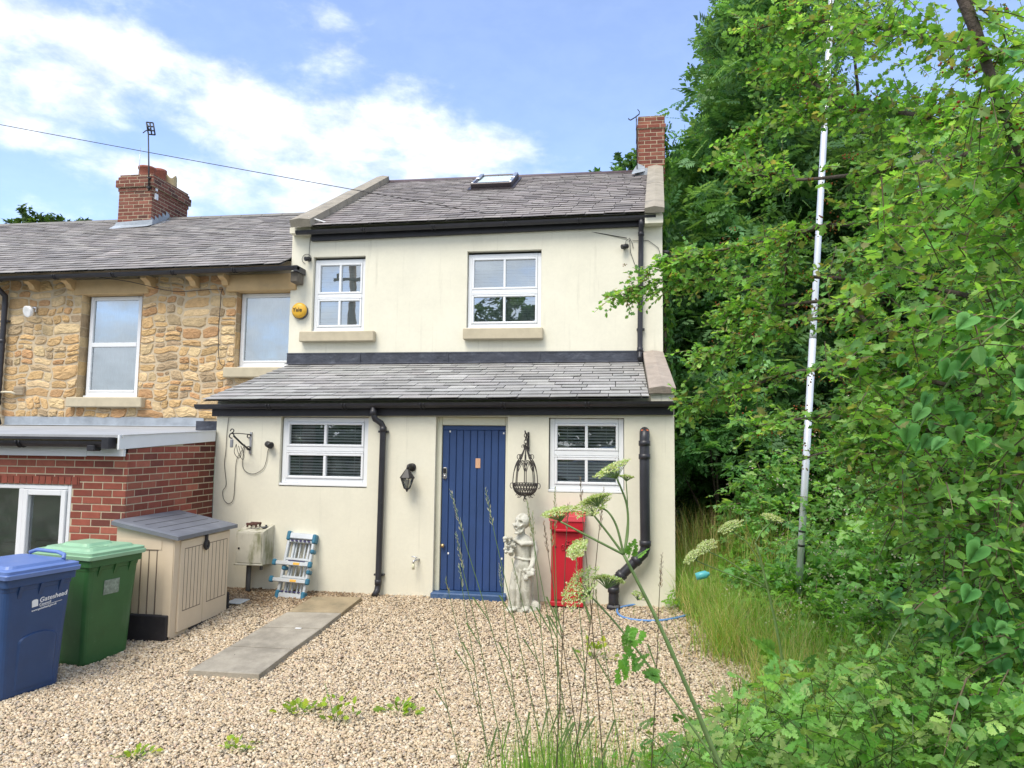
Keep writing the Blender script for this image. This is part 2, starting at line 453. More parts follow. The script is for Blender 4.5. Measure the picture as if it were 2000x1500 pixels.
def text_mesh(name, body, size, mat, parent, Mx, extrude=.0015, shear=0.0, bold=0.0, align='LEFT'):
    cu = bpy.data.curves.new(name, 'FONT')
    cu.body = body; cu.size = size; cu.extrude = extrude; cu.shear = shear; cu.offset = bold; cu.align_x = align
    t = bpy.data.objects.new(name + '_tmp', cu)
    COL.objects.link(t)
    dg = bpy.context.evaluated_depsgraph_get()
    me = bpy.data.meshes.new_from_object(t.evaluated_get(dg))
    bpy.data.objects.remove(t)
    me.transform(Mx)
    me.materials.clear(); me.materials.append(mat)
    me.name = name
    o = bpy.data.objects.new(name, me)
    COL.objects.link(o)
    o.parent = parent
    return o

def gz(x, y):
    """height of the ground: drops gently from the house to the drive, rises to the verge by the viewer and to the overgrown bank on the right"""
    y = np.asarray(y, float); x = np.asarray(x, float)
    z = np.interp(y, [-9, -6.6, -4.6, -4.0, -2.3, 0, 3, 9, 40], [.22, .2, -.24, -.27, -.25, -.06, -.06, .1, .4])
    bank = np.clip((x - 1.3 - .25 * np.clip(-y - 1, 0, 4) * 0) / 3.0, 0, 1)
    return z + bank * bank * (3 - 2 * bank) * .9

# ------------------------------------------------------------------ pattern builders
def jit(c, a, rnd=random):
    k = 1 + rnd.uniform(-a, a)
    return tuple(max(0.0, q * k * (1 + rnd.uniform(-a, a) * .1)) for q in c)

def slates(mb, eL, eR, rL, rR, row, wid, cols, lift=.016, th=.008, skip=None, slip=.02):
    """slates laid in courses on the plane between an eave line and a ridge line"""
    eL, eR, rL, rR = [Vector(p) for p in (eL, eR, rL, rR)]
    N = (eR - eL).cross(rL - eL).normalized()
    if N.z < 0: N = -N
    H = ((rL - eL).length + (rR - eR).length) / 2
    n = int(round(H / row))
    def P(u, v, h):
        return eL.lerp(eR, u).lerp(rL.lerp(rR, u), v) + N * h
    mb.add([P(0, 0, -.012), P(1, 0, -.012), P(1, 1, -.012), P(0, 1, -.012)], [(0, 1, 2, 3)], 0, (.06, .06, .06))
    for i in range(n):
        v0, v1 = i / n, min(1.0, (i + 1.28) / n)
        Wd = eL.lerp(rL, v0).__sub__(eR.lerp(rR, v0)).length
        x = -random.uniform(.0, wid) if True else 0
        x = -(i % 2) * wid * .5 - random.uniform(0, wid * .12)
        while x < Wd:
            w = wid * random.uniform(.86, 1.14)
            a, c = max(0, x) / Wd, min(Wd, x + w - .009) / Wd
            x += w
            if c - a < .01 / Wd: continue
            if skip and skip((a + c) / 2, (v0 + v1) / 2): continue
            dv = random.gauss(0, slip * .35) / n * 3 + (random.random() < .03) * random.uniform(-.15, .1) / n
            t = lift * random.uniform(.85, 1.25)
            tl = random.gauss(0, .0015)
            a2, b2 = v0 + dv, v1
            q = [P(a, a2, t + tl), P(c, a2, t - tl), P(c, b2, .001), P(a, b2, .001), P(a, a2, t + tl - th), P(c, a2, t - tl - th), P(c, b2, -.006), P(a, b2, -.006)]
            k = random.random()
            col = jit(cols[0] if k < .6 else cols[1] if k < .85 else cols[2], .13)
            mb.add(q, [(0, 1, 2, 3), (4, 5, 1, 0), (4, 0, 3, 7), (5, 6, 2, 1)], 0, col)

def bricks(mb, P0, U, L, z0, z1, N, cols, top=None, holes=(), course=.075, bl=.225, proud=.004, mi=0, mmi=1, start=0., cf=None):
    """coursed bricks: mortar sheet plus one block per brick standing a little proud; top(u) cuts a sloping head"""
    P0, U, N = Vector(P0), Vector(U).normalized(), Vector(N).normalized()
    top = top or (lambda u: z1)
    def pt(u, z, h): return P0 + U * u + N * h + Vector((0, 0, z - P0.z))
    # mortar sheet in cells around holes
    us = sorted(set([0, L] + [h[0] for h in holes] + [h[1] for h in holes]))
    for a, c in zip(us[:-1], us[1:]):
        segs = [(z0, None)]
        for h in holes:
            if a >= h[0] - 1e-6 and c <= h[1] + 1e-6: segs = [(z0, h[2]), (h[3], None)]
        for s0, s1 in segs:
            ta, tc = (top(a), top(c)) if s1 is None else (s1, s1)
            mb.add([pt(a, s0, 0), pt(c, s0, 0), pt(c, tc, 0), pt(a, ta, 0)], [(0, 1, 2, 3)], mmi)
    i = 0
    z = z0
    while z < z1 - .01:
        za, zb = z + .0056, min(z + course - .0056, z1)
        x = -(i % 2) * (bl / 2) - start
        while x < L:
            a, c = max(0, x + .0056), min(L, x + bl - .0056)
            x += bl
            pieces = [(a, c)]
            for h in holes:
                if zb > h[2] + .01 and za < h[3] - .01:
                    nw = []
                    for p, q in pieces:
                        if q <= h[0] or p >= h[1]: nw.append((p, q)); continue
                        if p < h[0] - .02: nw.append((p, h[0] - .002))
                        if q > h[1] + .02: nw.append((h[1] + .002, q))
                    pieces = nw
            for p, q in pieces:
                if q - p < .015: continue
                if za > min(top(p), top(q)) - .008: continue
                zp, zq = min(zb, top(p) - .002), min(zb, top(q) - .002)
                k = random.random()
                col = jit(cols[0] if k < .55 else cols[1] if k < .85 else cols[2], .18)
                if cf: col = tuple(q_ * cf((p + q) / 2, i) for q_ in col)
                h = proud + random.uniform(-.0015, .002)
                e = .0025
                v = [pt(p, za, 0), pt(q, za, 0), pt(q, zq, 0), pt(p, zp, 0), pt(p + e, za + e, h), pt(q - e, za + e, h), pt(q - e, zq - e, h), pt(p + e, zp - e, h)]
                mb.add(v, [(4, 5, 6, 7), (0, 1, 5, 4), (1, 2, 6, 5), (2, 3, 7, 6), (3, 0, 4, 7)], mi, col)
        z += course
        i += 1

def rubble(mb, panels, y, cols, big=.38, gap=.008):
    """irregular coursed rubble in the plane facing -Y; each panel is (x0, x1, z0, z1)"""
    rnd = random.Random(5)
    def warp(x, z):
        return (x + .022 * math.sin(z * 9 + x * 3) + .013 * math.sin(z * 23 + 1.3 * x), z + .02 * math.sin(x * 7.3 + z * 2) + .011 * math.sin(x * 19 + .7))
    def split(x0, x1, z0, z1, edge, out):
        w, h = x1 - x0, z1 - z0
        tw, th = rnd.uniform(.15, big), rnd.uniform(.10, .215)
        if w > tw * 1.45 and (w / tw > h / th or h < th * 1.3):
            k = x0 + w * rnd.uniform(.34, .66)
            split(x0, k, z0, z1, edge, out); split(k, x1, z0, z1, edge, out)
        elif h > th * 1.35:
            k = z0 + h * rnd.uniform(.34, .66)
            split(x0, x1, z0, k, edge, out); split(x0, x1, k, z1, edge, out)
        else: out.append((x0, x1, z0, z1))
    for x0, x1, z0, z1 in panels:
        mb.add([(x0, y, z0), (x1, y, z0), (x1, y, z1), (x0, y, z1)], [(0, 1, 2, 3)], 1)
        out = []
        split(x0, x1, z0, z1, (x0, x1), out)
        for a, c, e, g in out:
            g1 = gap * rnd.uniform(.5, 1.9)
            w, h = c - a - 2 * g1, g - e - 2 * g1
            if w < .03 or h < .025: continue
            cx_, cz_ = (a + c) / 2, (e + g) / 2
            nn = 14
            rim, top_ = [], []
            pw = rnd.uniform(4.5, 11.0)
            ph = rnd.uniform(0, 6)
            dep = rnd.uniform(.006, .022)
            for k in range(nn):
                t = 2 * math.pi * (k + .5) / nn
                ct, st = math.cos(t), math.sin(t)
                rr = (abs(ct) ** pw + abs(st) ** pw) ** (-1 / pw)
                rr *= 1 - .09 * rnd.random() - .04 * math.sin(3 * t + ph)
                px_, pz_ = cx_ + ct * rr * w / 2, cz_ + st * rr * h / 2
                ed = min(px_ - x0, x1 - px_)
                qx, qz = warp(px_, pz_)
                if ed < .06: qx = px_
                qx = min(max(qx, x0 + .004), x1 - .004); qz = min(max(qz, z0), z1)
                rim.append((qx, y - .001, qz))
                ix, iz = cx_ + (qx - cx_) * .92, cz_ + (qz - cz_) * .88
                top_.append((ix, y - dep * rnd.uniform(.6, 1.3), iz))
            mid = [(cx_ + (q[0] - cx_) * .45, y - dep * rnd.uniform(.7, 1.7), cz_ + (q[2] - cz_) * .45) for q in top_]
            V = rim + top_ + mid + [(cx_, y - dep * 1.25, cz_)]
            F = []
            for k in range(nn):
                j = (k + 1) % nn
                F += [(k, j, nn + j, nn + k), (nn + k, nn + j, 2 * nn + j, 2 * nn + k), (2 * nn + k, 2 * nn + j, 3 * nn)]
            q = rnd.random()
            col = cols[0] if q < .4 else cols[1] if q < .66 else cols[2] if q < .86 else cols[3]
            mb.add(V, F, 0, jit(col, .17, rnd))

def holed_wall(mb, x0, x1, y, z0, ztop, holes, depth, mi=0):
    """front sheet facing -Y with openings and their reveals"""
    xs = sorted(set([x0, x1] + [h[0] for h in holes] + [h[1] for h in holes]))
    for a, c in zip(xs[:-1], xs[1:]):
        hs = sorted([h for h in holes if a >= h[0] - 1e-6 and c <= h[1] + 1e-6], key=lambda h: h[2])
        lo = z0
        for h in hs + [None]:
            ta, tc = (ztop(a), ztop(c)) if h is None else (h[2], h[2])
            if ta > lo + 1e-4:
                mb.add([(a, y, lo), (c, y, lo), (c, y, tc), (a, y, ta)], [(0, 1, 2, 3)], mi)
            if h is not None: lo = h[3]
    for a, c, e, g in holes:
        d = y + depth
        mb.add([(a, y, e), (a, y, g), (a, d, g), (a, d, e)], [(0, 1, 2, 3)], mi)
        mb.add([(c, y, e), (c, d, e), (c, d, g), (c, y, g)], [(0, 1, 2, 3)], mi)
        mb.add([(a, y, g), (c, y, g), (c, d, g), (a, d, g)], [(0, 1, 2, 3)], mi)
        mb.add([(a, y, e), (a, d, e), (c, d, e), (c, y, e)], [(0, 1, 2, 3)], mi)

def frame_bars(mb, x0, x1, z0, z1, y0, y1, w, T=None):
    mb.bbox(x0, x0 + w, y0, y1, z0, z1, .006, T=T); mb.bbox(x1 - w, x1, y0, y1, z0, z1, .006, T=T)
    mb.bbox(x0 + w, x1 - w, y0, y1, z0, z0 + w, .006, T=T); mb.bbox(x0 + w, x1 - w, y0, y1, z1 - w, z1, .006, T=T)

def cottage_window(house, x0, x1, z0, z1, y, slat, tilt, split=.5, label=None, rows=None):
    """white sash-look window: frame, two sashes of two panes, blind, dark room behind"""
    f = MB()
    w = .058
    frame_bars(f, x0, x1, z0, z1, y, y + .07, w)
    zm = z0 + (z1 - z0) * split
    f.bbox(x0 + w, x1 - w, y - .006, y + .07, zm - .028, zm + .028, .006)
    f.bbox(x0 + w, x1 - w, y - .014, y + .03, zm - .05, zm - .031, .004)       # drip bar
    f.bbox(x0 - .02, x1 + .02, y - .035, y + .06, z0 - .03, z0 - .001, .006)                                   # plastic cill
    xm = (x0 + x1) / 2
    for e, g in ((z0 + w, zm - .05), (zm + .028, z1 - w)):
        q = .03
        frame_bars(f, x0 + w + .001, x1 - w - .001, e + .001, g - .001, y - .012, y + .05, q)
        f.bbox(xm - .017, xm + .017, y - .01, y + .04, e + q, g - q, .005)
    win = f.build('window', M['upvc'], house)
    if label: win['label'] = label
    g = MB()
    g.add([(x0 + w, y + .025, z0 + w), (x1 - w, y + .025, z0 + w), (x1 - w, y + .025, z1 - w), (x0 + w, y + .025, z1 - w)], [(0, 1, 2, 3)])
    g.build('pane', M['glass'] if slat < .032 else M['glass_low'], win)
    bl = MB()
    z = z0 + .06
    cc = math.cos(tilt) * .0125; ss = math.sin(tilt) * .0125
    while z < z1 - .05:
        dz = random.gauss(0, .0012); sg = random.gauss(0, .0015)
        yy = y + .085
        V = [(x0 + .04, yy - cc, z - ss + dz + sg), (x1 - .04, yy - cc, z - ss + dz - sg), (x1 - .04, yy + cc, z + ss + dz - sg), (x0 + .04, yy + cc, z + ss + dz + sg)]
        bl.add(V + [(p[0], p[1], p[2] + .002) for p in V], [(0, 1, 2, 3), (4, 7, 6, 5), (0, 4, 5, 1)])
        z += slat
    for xx in (x0 + .2, x1 - .2): bl.box(xx - .002, xx + .002, y + .066, y + .068, z0 + .05, z1 - .05)
    bl.build('blind', M['blind'], win, fixn=False)
    r = MB()
    X0, X1, Z0, Z1, Y0, Y1 = x0 - .15, x1 + .15, z0 - .1, z1 + .03, y + .072, y + .9
    r.add([(X0, Y0, Z0), (X1, Y0, Z0), (X1, Y1, Z0), (X0, Y1, Z0), (X0, Y0, Z1), (X1, Y0, Z1), (X1, Y1, Z1), (X0, Y1, Z1)],
          [(0, 1, 2, 3), (4, 7, 6, 5), (2, 6, 7, 3), (0, 3, 7, 4), (1, 5, 6, 2)])
    r.build('room_recess', M['dark_room'], win, fixn=False)
    return win

def gutter(mb, x0, x1, y, z0, z1, r=.055, n=8, mi=0):
    """half-round gutter running along X with slightly different heights at its ends"""
    vs, F = [], []
    m = 7
    for k in range(m):
        a = math.pi * (1 + k / (m - 1))
        for (x, z) in ((x0, z0), (x1, z1)):
            vs.append((x, y + r * math.cos(a), z + r * math.sin(a)))
    for k in range(m):
        a = math.pi * (1 + k / (m - 1))
        for (x, z) in ((x0, z0), (x1, z1)):
            vs.append((x, y + (r - .006) * math.cos(a), z + (r - .006) * math.sin(a)))
    for k in range(m - 1):
        F.append((2 * k, 2 * k + 1, 2 * k + 3, 2 * k + 2))
        o = 2 * m
        F.append((o + 2 * k, o + 2 * k + 2, o + 2 * k + 3, o + 2 * k + 1))
    F += [(0, 2 * m, 2 * m + 1, 1), (2 * m - 2, 2 * m - 1, 4 * m - 1, 4 * m - 2)]
    F += [tuple(2 * k for k in range(m)), tuple(2 * k + 1 for k in range(m))[::-1]]
    mb.add(vs, F, mi)
    L = abs(x1 - x0)
    k = max(2, int(L / .95))
    for i in range(1, k):
        t = i / k
        x, z = x0 + (x1 - x0) * t, z0 + (z1 - z0) * t
        mb.tube([(x - .02, y + (r + .006) * math.cos(a), z + (r + .006) * math.sin(a)) for a in [math.pi * (1 + q / 8) for q in range(9)]], .007, 5, mi)
        mb.tube([(x + .02, y + (r + .006) * math.cos(a), z + (r + .006) * math.sin(a)) for a in [math.pi * (1 + q / 8) for q in range(9)]], .007, 5, mi)

def pipe(mb, path, r, collars=(), mi=0, n=12):
    mb.tube(path, r, n, mi)
    for p, d in collars:
        p = Vector(p); d = Vector(d).normalized()
        mb.tube([p - d * .03, p - d * .028, p + d * .028, p + d * .03], [r * 1.02, r * 1.16, r * 1.16, r * 1.02], n, mi)

# ------------------------------------------------------------------ setting: ground and gravel drive
def sheet(name, xs, ys, dz, mat):
    xs, ys = np.array(xs), np.array(ys)
    X, Y = np.meshgrid(xs, ys)
    Z = gz(X, Y) + dz
    V = np.stack([X.ravel(), Y.ravel(), Z.ravel()], 1)
    n, m = len(xs), len(ys)
    i = (np.arange(m - 1)[:, None] * n + np.arange(n - 1)[None]).ravel()
    F = np.stack([i, i + 1, i + n + 1, i + n], 1)
    return kind(npmesh(name, V, F, np.ones((len(F), 3)), mat, smooth=True), 'structure')
far = [-900, -300, -120, -60, -30]
sheet('ground', far + list(np.arange(-20, 20.1, .5)) + [30, 60, 120, 300, 900], [-900, -300, -100, -40, -20] + list(np.arange(-12, 20.1, .4)) + [30, 60, 150, 400, 1200], -.02, M['soil'])
sheet('gravel_drive', np.arange(-9.5, 1.31, .3), np.arange(-6.0, .01, .25), 0.0, M['gravel_bed'])

def pebbles():
    pts = []
    for (xa, xb, ya, yb, den) in [(-7.0, 1.5, -1.4, -.0, 4200), (-6.6, 1.7, -2.8, -1.4, 5200), (-5.8, 1.5, -4.0, -2.8, 6000), (-4.6, 1.0, -4.6, -4.0, 5600)]:
        k = int((xb - xa) * (yb - ya) * den)
        pts.append(np.stack([RNG.uniform(xa, xb, k), RNG.uniform(ya, yb, k)], 1))
    P = np.concatenate(pts)
    # inside the drive, with a ragged edge at the overgrown right side, thin behind the box
    edge = np.interp(P[:, 1], [-5, -2.6, -2.0, -1.76, -1.4, -.7, 0], [.6, 1.0, 1.35, 1.25, .7, .38, .1]) + .12 * np.sin(P[:, 1] * 9)
    keep = (P[:, 0] < edge + RNG.normal(0, .1, len(P)))
    P = P[keep]
    n = len(P)
    base = np.array([(x, y, z) for x in (-1, 1) for y in (-1, 1) for z in (-1, 1)], float) * .72
    T = []
    for q in ((4, 6, 7, 5), (0, 1, 3, 2), (2, 3, 7, 6), (0, 4, 5, 1), (1, 5, 7, 3), (0, 2, 6, 4)):
        T += [(q[0], q[1], q[2]), (q[0], q[2], q[3])]
    T = np.array(T)
    s = RNG.lognormal(0, .27, n) * .0088
    sc = np.stack([s * RNG.uniform(.85, 1.45, n), s * RNG.uniform(.75, 1.1, n), s * RNG.uniform(.5, .85, n)], 1)
    V = base[None] * sc[:, None, :] * RNG.uniform(.7, 1.25, (n, 8, 1))
    a, t1, t2 = RNG.uniform(0, 6.28, n), RNG.normal(0, .35, n), RNG.normal(0, .35, n)
    def rot(V, ang, i, j):
        c, q = np.cos(ang)[:, None], np.sin(ang)[:, None]
        A, B = V[..., i].copy(), V[..., j].copy()
        V[..., i] = A * c - B * q; V[..., j] = A * q + B * c
    rot(V, t1, 0, 2); rot(V, t2, 1, 2); rot(V, a, 0, 1)
    z = gz(P[:, 0], P[:, 1]) + RNG.uniform(.001, .013, n)
    V += np.stack([P[:, 0], P[:, 1], z], 1)[:, None, :]
    F = (T[None] + (np.arange(n) * 8)[:, None, None]).reshape(-1, 3)
    pal = 1.34 * np.array([(.44, .345, .225), (.50, .415, .29), (.36, .27, .17), (.29, .24, .18), (.55, .48, .37), (.39, .285, .21), (.20, .18, .17), (.47, .38, .265), (.62, .56, .46)])
    ci = RNG.choice(len(pal), n, p=[.2, .19, .14, .1, .13, .09, .04, .07, .04])
    C = pal[ci] * RNG.uniform(.88, 1.13, (n, 1))
    C = C * .72 + C.mean(0) * .28
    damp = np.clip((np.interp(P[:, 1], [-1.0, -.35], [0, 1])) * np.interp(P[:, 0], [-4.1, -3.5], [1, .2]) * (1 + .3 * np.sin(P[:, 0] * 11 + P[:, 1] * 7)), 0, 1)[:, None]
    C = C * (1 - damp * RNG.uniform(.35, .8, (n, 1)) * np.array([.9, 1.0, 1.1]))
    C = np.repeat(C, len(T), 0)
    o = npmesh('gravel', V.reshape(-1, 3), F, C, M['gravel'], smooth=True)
    return kind(o, 'stuff')
g_ = pebbles()
g_['label'] = 'loose buff and pinkish pea gravel covering the drive'

# ------------------------------------------------------------------ the cream rendered end house
H = thing('cream_house', 'cream rendered end-of-terrace house with slate lean-to porch and blue plank door', 'house', (-2.8, 0, -.06))
SL_PORCH = [(.335, .33, .32), (.375, .37, .36), (.295, .29, .285)]
SL_MAIN = [(.27, .247, .24), (.305, .28, .268), (.23, .212, .208)]
zf = lambda x: 2.043 + .0094 * (x + 5.65)              # underside of the porch fascia
m = MB()
holed_wall(m, -5.62, 0, 0, -.35, lambda x: zf(x) + .235, [(-4.764, -3.632, 1.19, 2.045), (-2.79, -1.915, -.2, 2.06), (-1.434, -.564, 1.19, 2.055)], .1)
m.add([(0, 0, -.35), (0, 1.8, -.35), (0, 1.8, 3.02), (0, 0, 2.36)], [(0, 1, 2, 3)])
m.add([(-.26, -.02, 2.2), (-.26, 1.8, 2.85), (-.26, 1.8, 3.02), (-.26, -.02, 2.34)], [(0, 1, 2, 3)])
m.box(-.262, 0, -.05, .02, 2.245, 2.335)
m.add([(-5.62, 0, -.35), (-5.62, 0, 2.22), (-5.62, 1.9, 2.9), (-5.62, 1.9, -.35)], [(0, 1, 2, 3)])
m.build('porch_wall', M['render'], H)
m = MB()
ze = lambda x: 5.06 + .006 * (x + 5.5)
holed_wall(m, -5.6, 0, 1.8, 2.3, lambda x: ze(x), [(-5.244, -4.41, 3.385, 4.56), (-2.835, -1.729, 3.405, 4.58)], .12)
# gable ends: the right one runs slightly outwards towards the back
m.add([(0, 1.8, -.35), (.2, 5.0, -.35), (.38, 8.3, -.35), (.38, 8.3, 5.0), (.2, 5.0, 6.9), (0, 1.8, 4.98)], [(0, 1, 2, 3, 4, 5)])
m.add([(-5.6, 1.8, 2.2), (-5.6, 1.8, 4.98), (-5.45, 5.0, 6.9), (-5.45, 8.3, 5.0), (-5.45, 8.3, 2.2)], [(0, 1, 2, 3, 4)])
m.add([(-5.6, 8.3, -.3), (.38, 8.3, -.3), (.38, 8.3, 5), (-5.6, 8.3, 5)], [(0, 1, 2, 3)])
m.box(-.25, 0, 1.62, 1.79, 4.86, 4.99)
m.box(-5.58, -5.24, 1.66, 1.79, 4.9, 4.99)
m.build('upper_wall', M['render'], H)

m = MB()
slates(m, (-5.71, -.2, 2.235), (-.29, -.2, 2.285), (-5.55, 1.75, 2.89), (-.29, 1.75, 2.905), .155, .36, SL_PORCH)
m.build('porch_roof', M['slate'], H)
m = MB()
skyl = lambda u, v: .41 < u < .56 and .70 < v < .9
slates(m, (-5.2, 1.6, 4.985), (-.25, 1.6, 5.01), (-5.17, 5.0, 6.95), (-.04, 5.0, 6.93), .165, .29, SL_MAIN, skip=None)
m.add([(-5.4, 5.0, 6.93), (.1, 5.0, 6.91), (.2, 8.4, 4.97), (-5.4, 8.4, 4.97)], [(0, 1, 2, 3)], 0, (.16, .15, .16))
roof = m.build('roof', M['slate'], H)
m = MB()
m.tube([(-5.2, 5.0, 6.945), (-.04, 5.0, 6.925)], .05, 10, smooth=True)
m.build('ridge_roll', mk('ridge_roll', (.13, .10, .115), .6, .3, 5), H)
# chimney on the gable
m = MB()
BR = [(.21, .072, .052), (.25, .10, .07), (.13, .055, .045)]
def stack(m, x0, x1, y0, y1, z0, z1, cols, corb=(), cap=.0):
    bricks(m, (x0, y0, z0), (1, 0, 0), x1 - x0, z0, z1, (0, -1, 0), cols)
    bricks(m, (x1, y0, z0), (0, 1, 0), y1 - y0, z0, z1, (1, 0, 0), cols, start=.06)
    bricks(m, (x0, y1, z0), (0, -1, 0), y1 - y0, z0, z1, (-1, 0, 0), cols, start=.06)
    m.add([(x0, y1, z0), (x1, y1, z0), (x1, y1, z1), (x0, y1, z1)], [(3, 2, 1, 0)], 0, cols[0])
    m.add([(x0, y0, z1), (x1, y0, z1), (x1, y1, z1), (x0, y1, z1)], [(0, 1, 2, 3)], 1)
    for za, zb, o in corb:
        X0, X1, Y0, Y1 = x0 - o, x1 + o, y0 - o, y1 + o
        bricks(m, (X0, Y0, za), (1, 0, 0), X1 - X0, za, zb, (0, -1, 0), cols, start=.03)
        bricks(m, (X1, Y0, za), (0, 1, 0), Y1 - Y0, za, zb, (1, 0, 0), cols, start=.09)
        bricks(m, (X0, Y1, za), (0, -1, 0), Y1 - Y0, za, zb, (-1, 0, 0), cols, start=.09)
        for z in (za, zb): m.add([(X0, Y0, z), (X1, Y0, z), (X1, Y1, z), (X0, Y1, z)], [(0, 1, 2, 3) if z == zb else (3, 2, 1, 0)], 1)
stack(m, -.235, .245, 4.66, 5.3, 6.35, 7.87, BR, [(7.63, 7.705, .022)])
m.build('chimney', [M['brick'], M['mortar_grey']], H)
m = MB()
m.add([(-.36, 4.62, 6.78), (-.12, 4.62, 6.80), (-.12, 4.64, 6.90), (-.25, 4.64, 6.96), (-.36, 4.45, 6.69)], [(0, 1, 2, 3), (0, 4, 1)])
m.box(-.30, -.05, 4.63, 4.655, 6.73, 6.86)
m.build('chimney_flashing', M['lead_pale'], H)

def coping(name, mat, a0, b0, a1, b1, segs, th, rise, gapn=.012):
    """weathered coping stones from the foot (a0 left, b0 right) to the head (a1, b1), with a low central ridge"""
    a0, b0, a1, b1 = [Vector(p) for p in (a0, b0, a1, b1)]
    m = MB()
    N = (b0 - a0).cross(a1 - a0).normalized()
    if N.z < 0: N = -N
    for i in range(segs):
        t0, t1 = i / segs, (i + 1) / segs - (gapn / (a1 - a0).length if i < segs - 1 else 0)
        pts = []
        for t in (t0, t1):
            l, r = a0.lerp(a1, t), b0.lerp(b1, t)
            hh = th + random.uniform(-.004, .004)
            pts += [l, r, r + N * hh, l.lerp(r, .5) + N * (hh + rise), l + N * hh]
        m.add(pts, [(0, 1, 2, 3, 4), (9, 8, 7, 6, 5), (0, 5, 6, 1), (1, 6, 7, 2), (2, 7, 8, 3), (3, 8, 9, 4), (4, 9, 5, 0)])
    return m.build(name, mat, H)
coping('coping', M['coping'], (-.256, 1.55, 4.985), (.012, 1.55, 4.985), (-.06, 4.72, 6.86), (.215, 4.72, 6.86), 4, .07, .025)
coping('coping', M['coping'], (-5.51, 1.55, 4.955), (-5.19, 1.55, 4.96), (-5.41, 5.02, 6.97), (-5.165, 5.02, 6.97), 5, .11, .02)
coping('coping', M['coping_red'], (-.285, -.1, 2.335), (.012, -.1, 2.335), (-.275, 1.8, 3.0), (.0, 1.8, 3.0), 2, .06, .022, .004)['label'] = 'pinkish porch coping stone'
# lead under the upper wall
m = MB()
m.add([(-5.61, 1.785, 2.9), (-.27, 1.785, 2.915), (-.27, 1.785, 3.075), (-5.61, 1.785, 3.055)], [(0, 1, 2, 3)])
m.add([(-5.62, 1.70, 2.892), (-.275, 1.70, 2.908), (-.275, 1.785, 2.94), (-5.62, 1.785, 2.925)], [(0, 1, 2, 3)])
for x in (-4.45, -3.1, -1.75): m.box(x, x + .012, 1.775, 1.787, 2.9, 3.06)
m.box(-5.61, -.27, 1.78, 1.798, 3.055, 3.075)
m.build('flashing', M['lead_dark'], H)

# fascia, gutters, downpipes
m = MB()
m.add([(-5.665, -.045, zf(-5.65)), (-.01, -.045, zf(0)), (-.01, -.045, zf(0) + .15), (-5.665, -.045, zf(-5.65) + .15), (-5.665, -.003, zf(-5.65)), (-.01, -.003, zf(0)), (-.01, -.003, zf(0) + .15), (-5.665, -.003, zf(-5.65) + .15)],
      [(0, 1, 2, 3), (4, 7, 6, 5), (0, 4, 5, 1), (3, 2, 6, 7), (0, 3, 7, 4), (1, 5, 6, 2)])
m.build('fascia', M['black_wood'], H)
m = MB()
gutter(m, -5.83, -.012, -.12, 2.185, 2.245, .06)
m.build('gutter', M['black_plastic'], H)
m = MB()
gutter(m, -5.47, -.1, 1.66, 4.925, 4.975, .055)
m.build('gutter', M['black_plastic'], H)
m = MB()
m.add([(-5.27, 1.74, 4.80), (-.16, 1.74, 4.865), (-.16, 1.74, 4.98), (-5.27, 1.74, 4.94), (-5.27, 1.797, 4.80), (-.16, 1.797, 4.865), (-.16, 1.797, 4.98), (-5.27, 1.797, 4.94)],
      [(0, 1, 2, 3), (0, 4, 5, 1), (0, 3, 7, 4), (1, 5, 6, 2)])
m.build('fascia', M['black_wood'], H)
m = MB()
px_ = -.30
pipe(m, [(px_, 1.66, 4.93), (px_, 1.66, 4.86), (px_ - .0, 1.735, 4.78), (px_ - .005, 1.735, 4.4), (px_ - .02, 1.735, 3.2), (px_ - .022, 1.73, 2.99), (px_ - .025, 1.68, 2.94)], .037, [((px_, 1.735, 4.74), (0, 0, 1)), ((px_ - .02, 1.735, 3.08), (0, 0, 1))])
m.box(px_ - .065, px_ + .045, 1.74, 1.797, 3.36, 3.385)
m.build('downpipe', M['black_plastic'], H)
m = MB()
pipe(m, [(-3.535, -.12, 2.19), (-3.53, -.12, 2.08), (-3.51, -.115, 2.02), (-3.45, -.07, 1.975), (-3.425, -.06, 1.93), (-3.43, -.06, 1.0), (-3.435, -.06, .06), (-3.44, -.075, .0), (-3.455, -.13, -.05)], .036,
     [((-3.425, -.06, 1.9), (0, 0, 1)), ((-3.435, -.06, .1), (0, 0, 1)), ((-3.533, -.12, 2.1), (0, 0, 1))])
m.box(-3.49, -3.37, -.05, .0, 1.86, 1.885); m.box(-3.495, -3.375, -.05, 0, .17, .19)
m.build('downpipe', M['black_plastic'], H)
m = MB()
soil = [(-.335, -.005, 1.885), (-.335, -.06, 1.90), (-.337, -.10, 1.875), (-.339, -.115, 1.83), (-.34, -.115, 1.2), (-.335, -.115, .70), (-.336, -.115, .60), (-.355, -.115, .545), (-.40, -.115, .50), (-.60, -.12, .30), (-.655, -.12, .25), (-.68, -.12, .19), (-.685, -.12, .05), (-.685, -.12, -.12)]
pipe(m, soil, .056, [((-.34, -.115, 1.77), (0, 0, 1)), ((-.34, -.115, 1.62), (0, 0, 1)), ((-.335, -.115, .66), (0, 0, 1)), ((-.43, -.116, .47), (-.7, 0, -.7)), ((-.60, -.12, .30), (-.7, 0, -.7)), ((-.685, -.12, .14), (0, 0, 1))], n=16)
m.bbox(-.76, -.61, -.19, -.05, -.10, -.02, .02)
sp = m.build('soil_pipe', M['black_plastic'], H)
m = MB()
m.tube([(-.375 + .02 * k, -.113, 1.912 - .0 * k) for k in range(5)], .012, 6)
m.build('sticker', mk('orange_sticker', (.7, .16, .05), .5), sp)

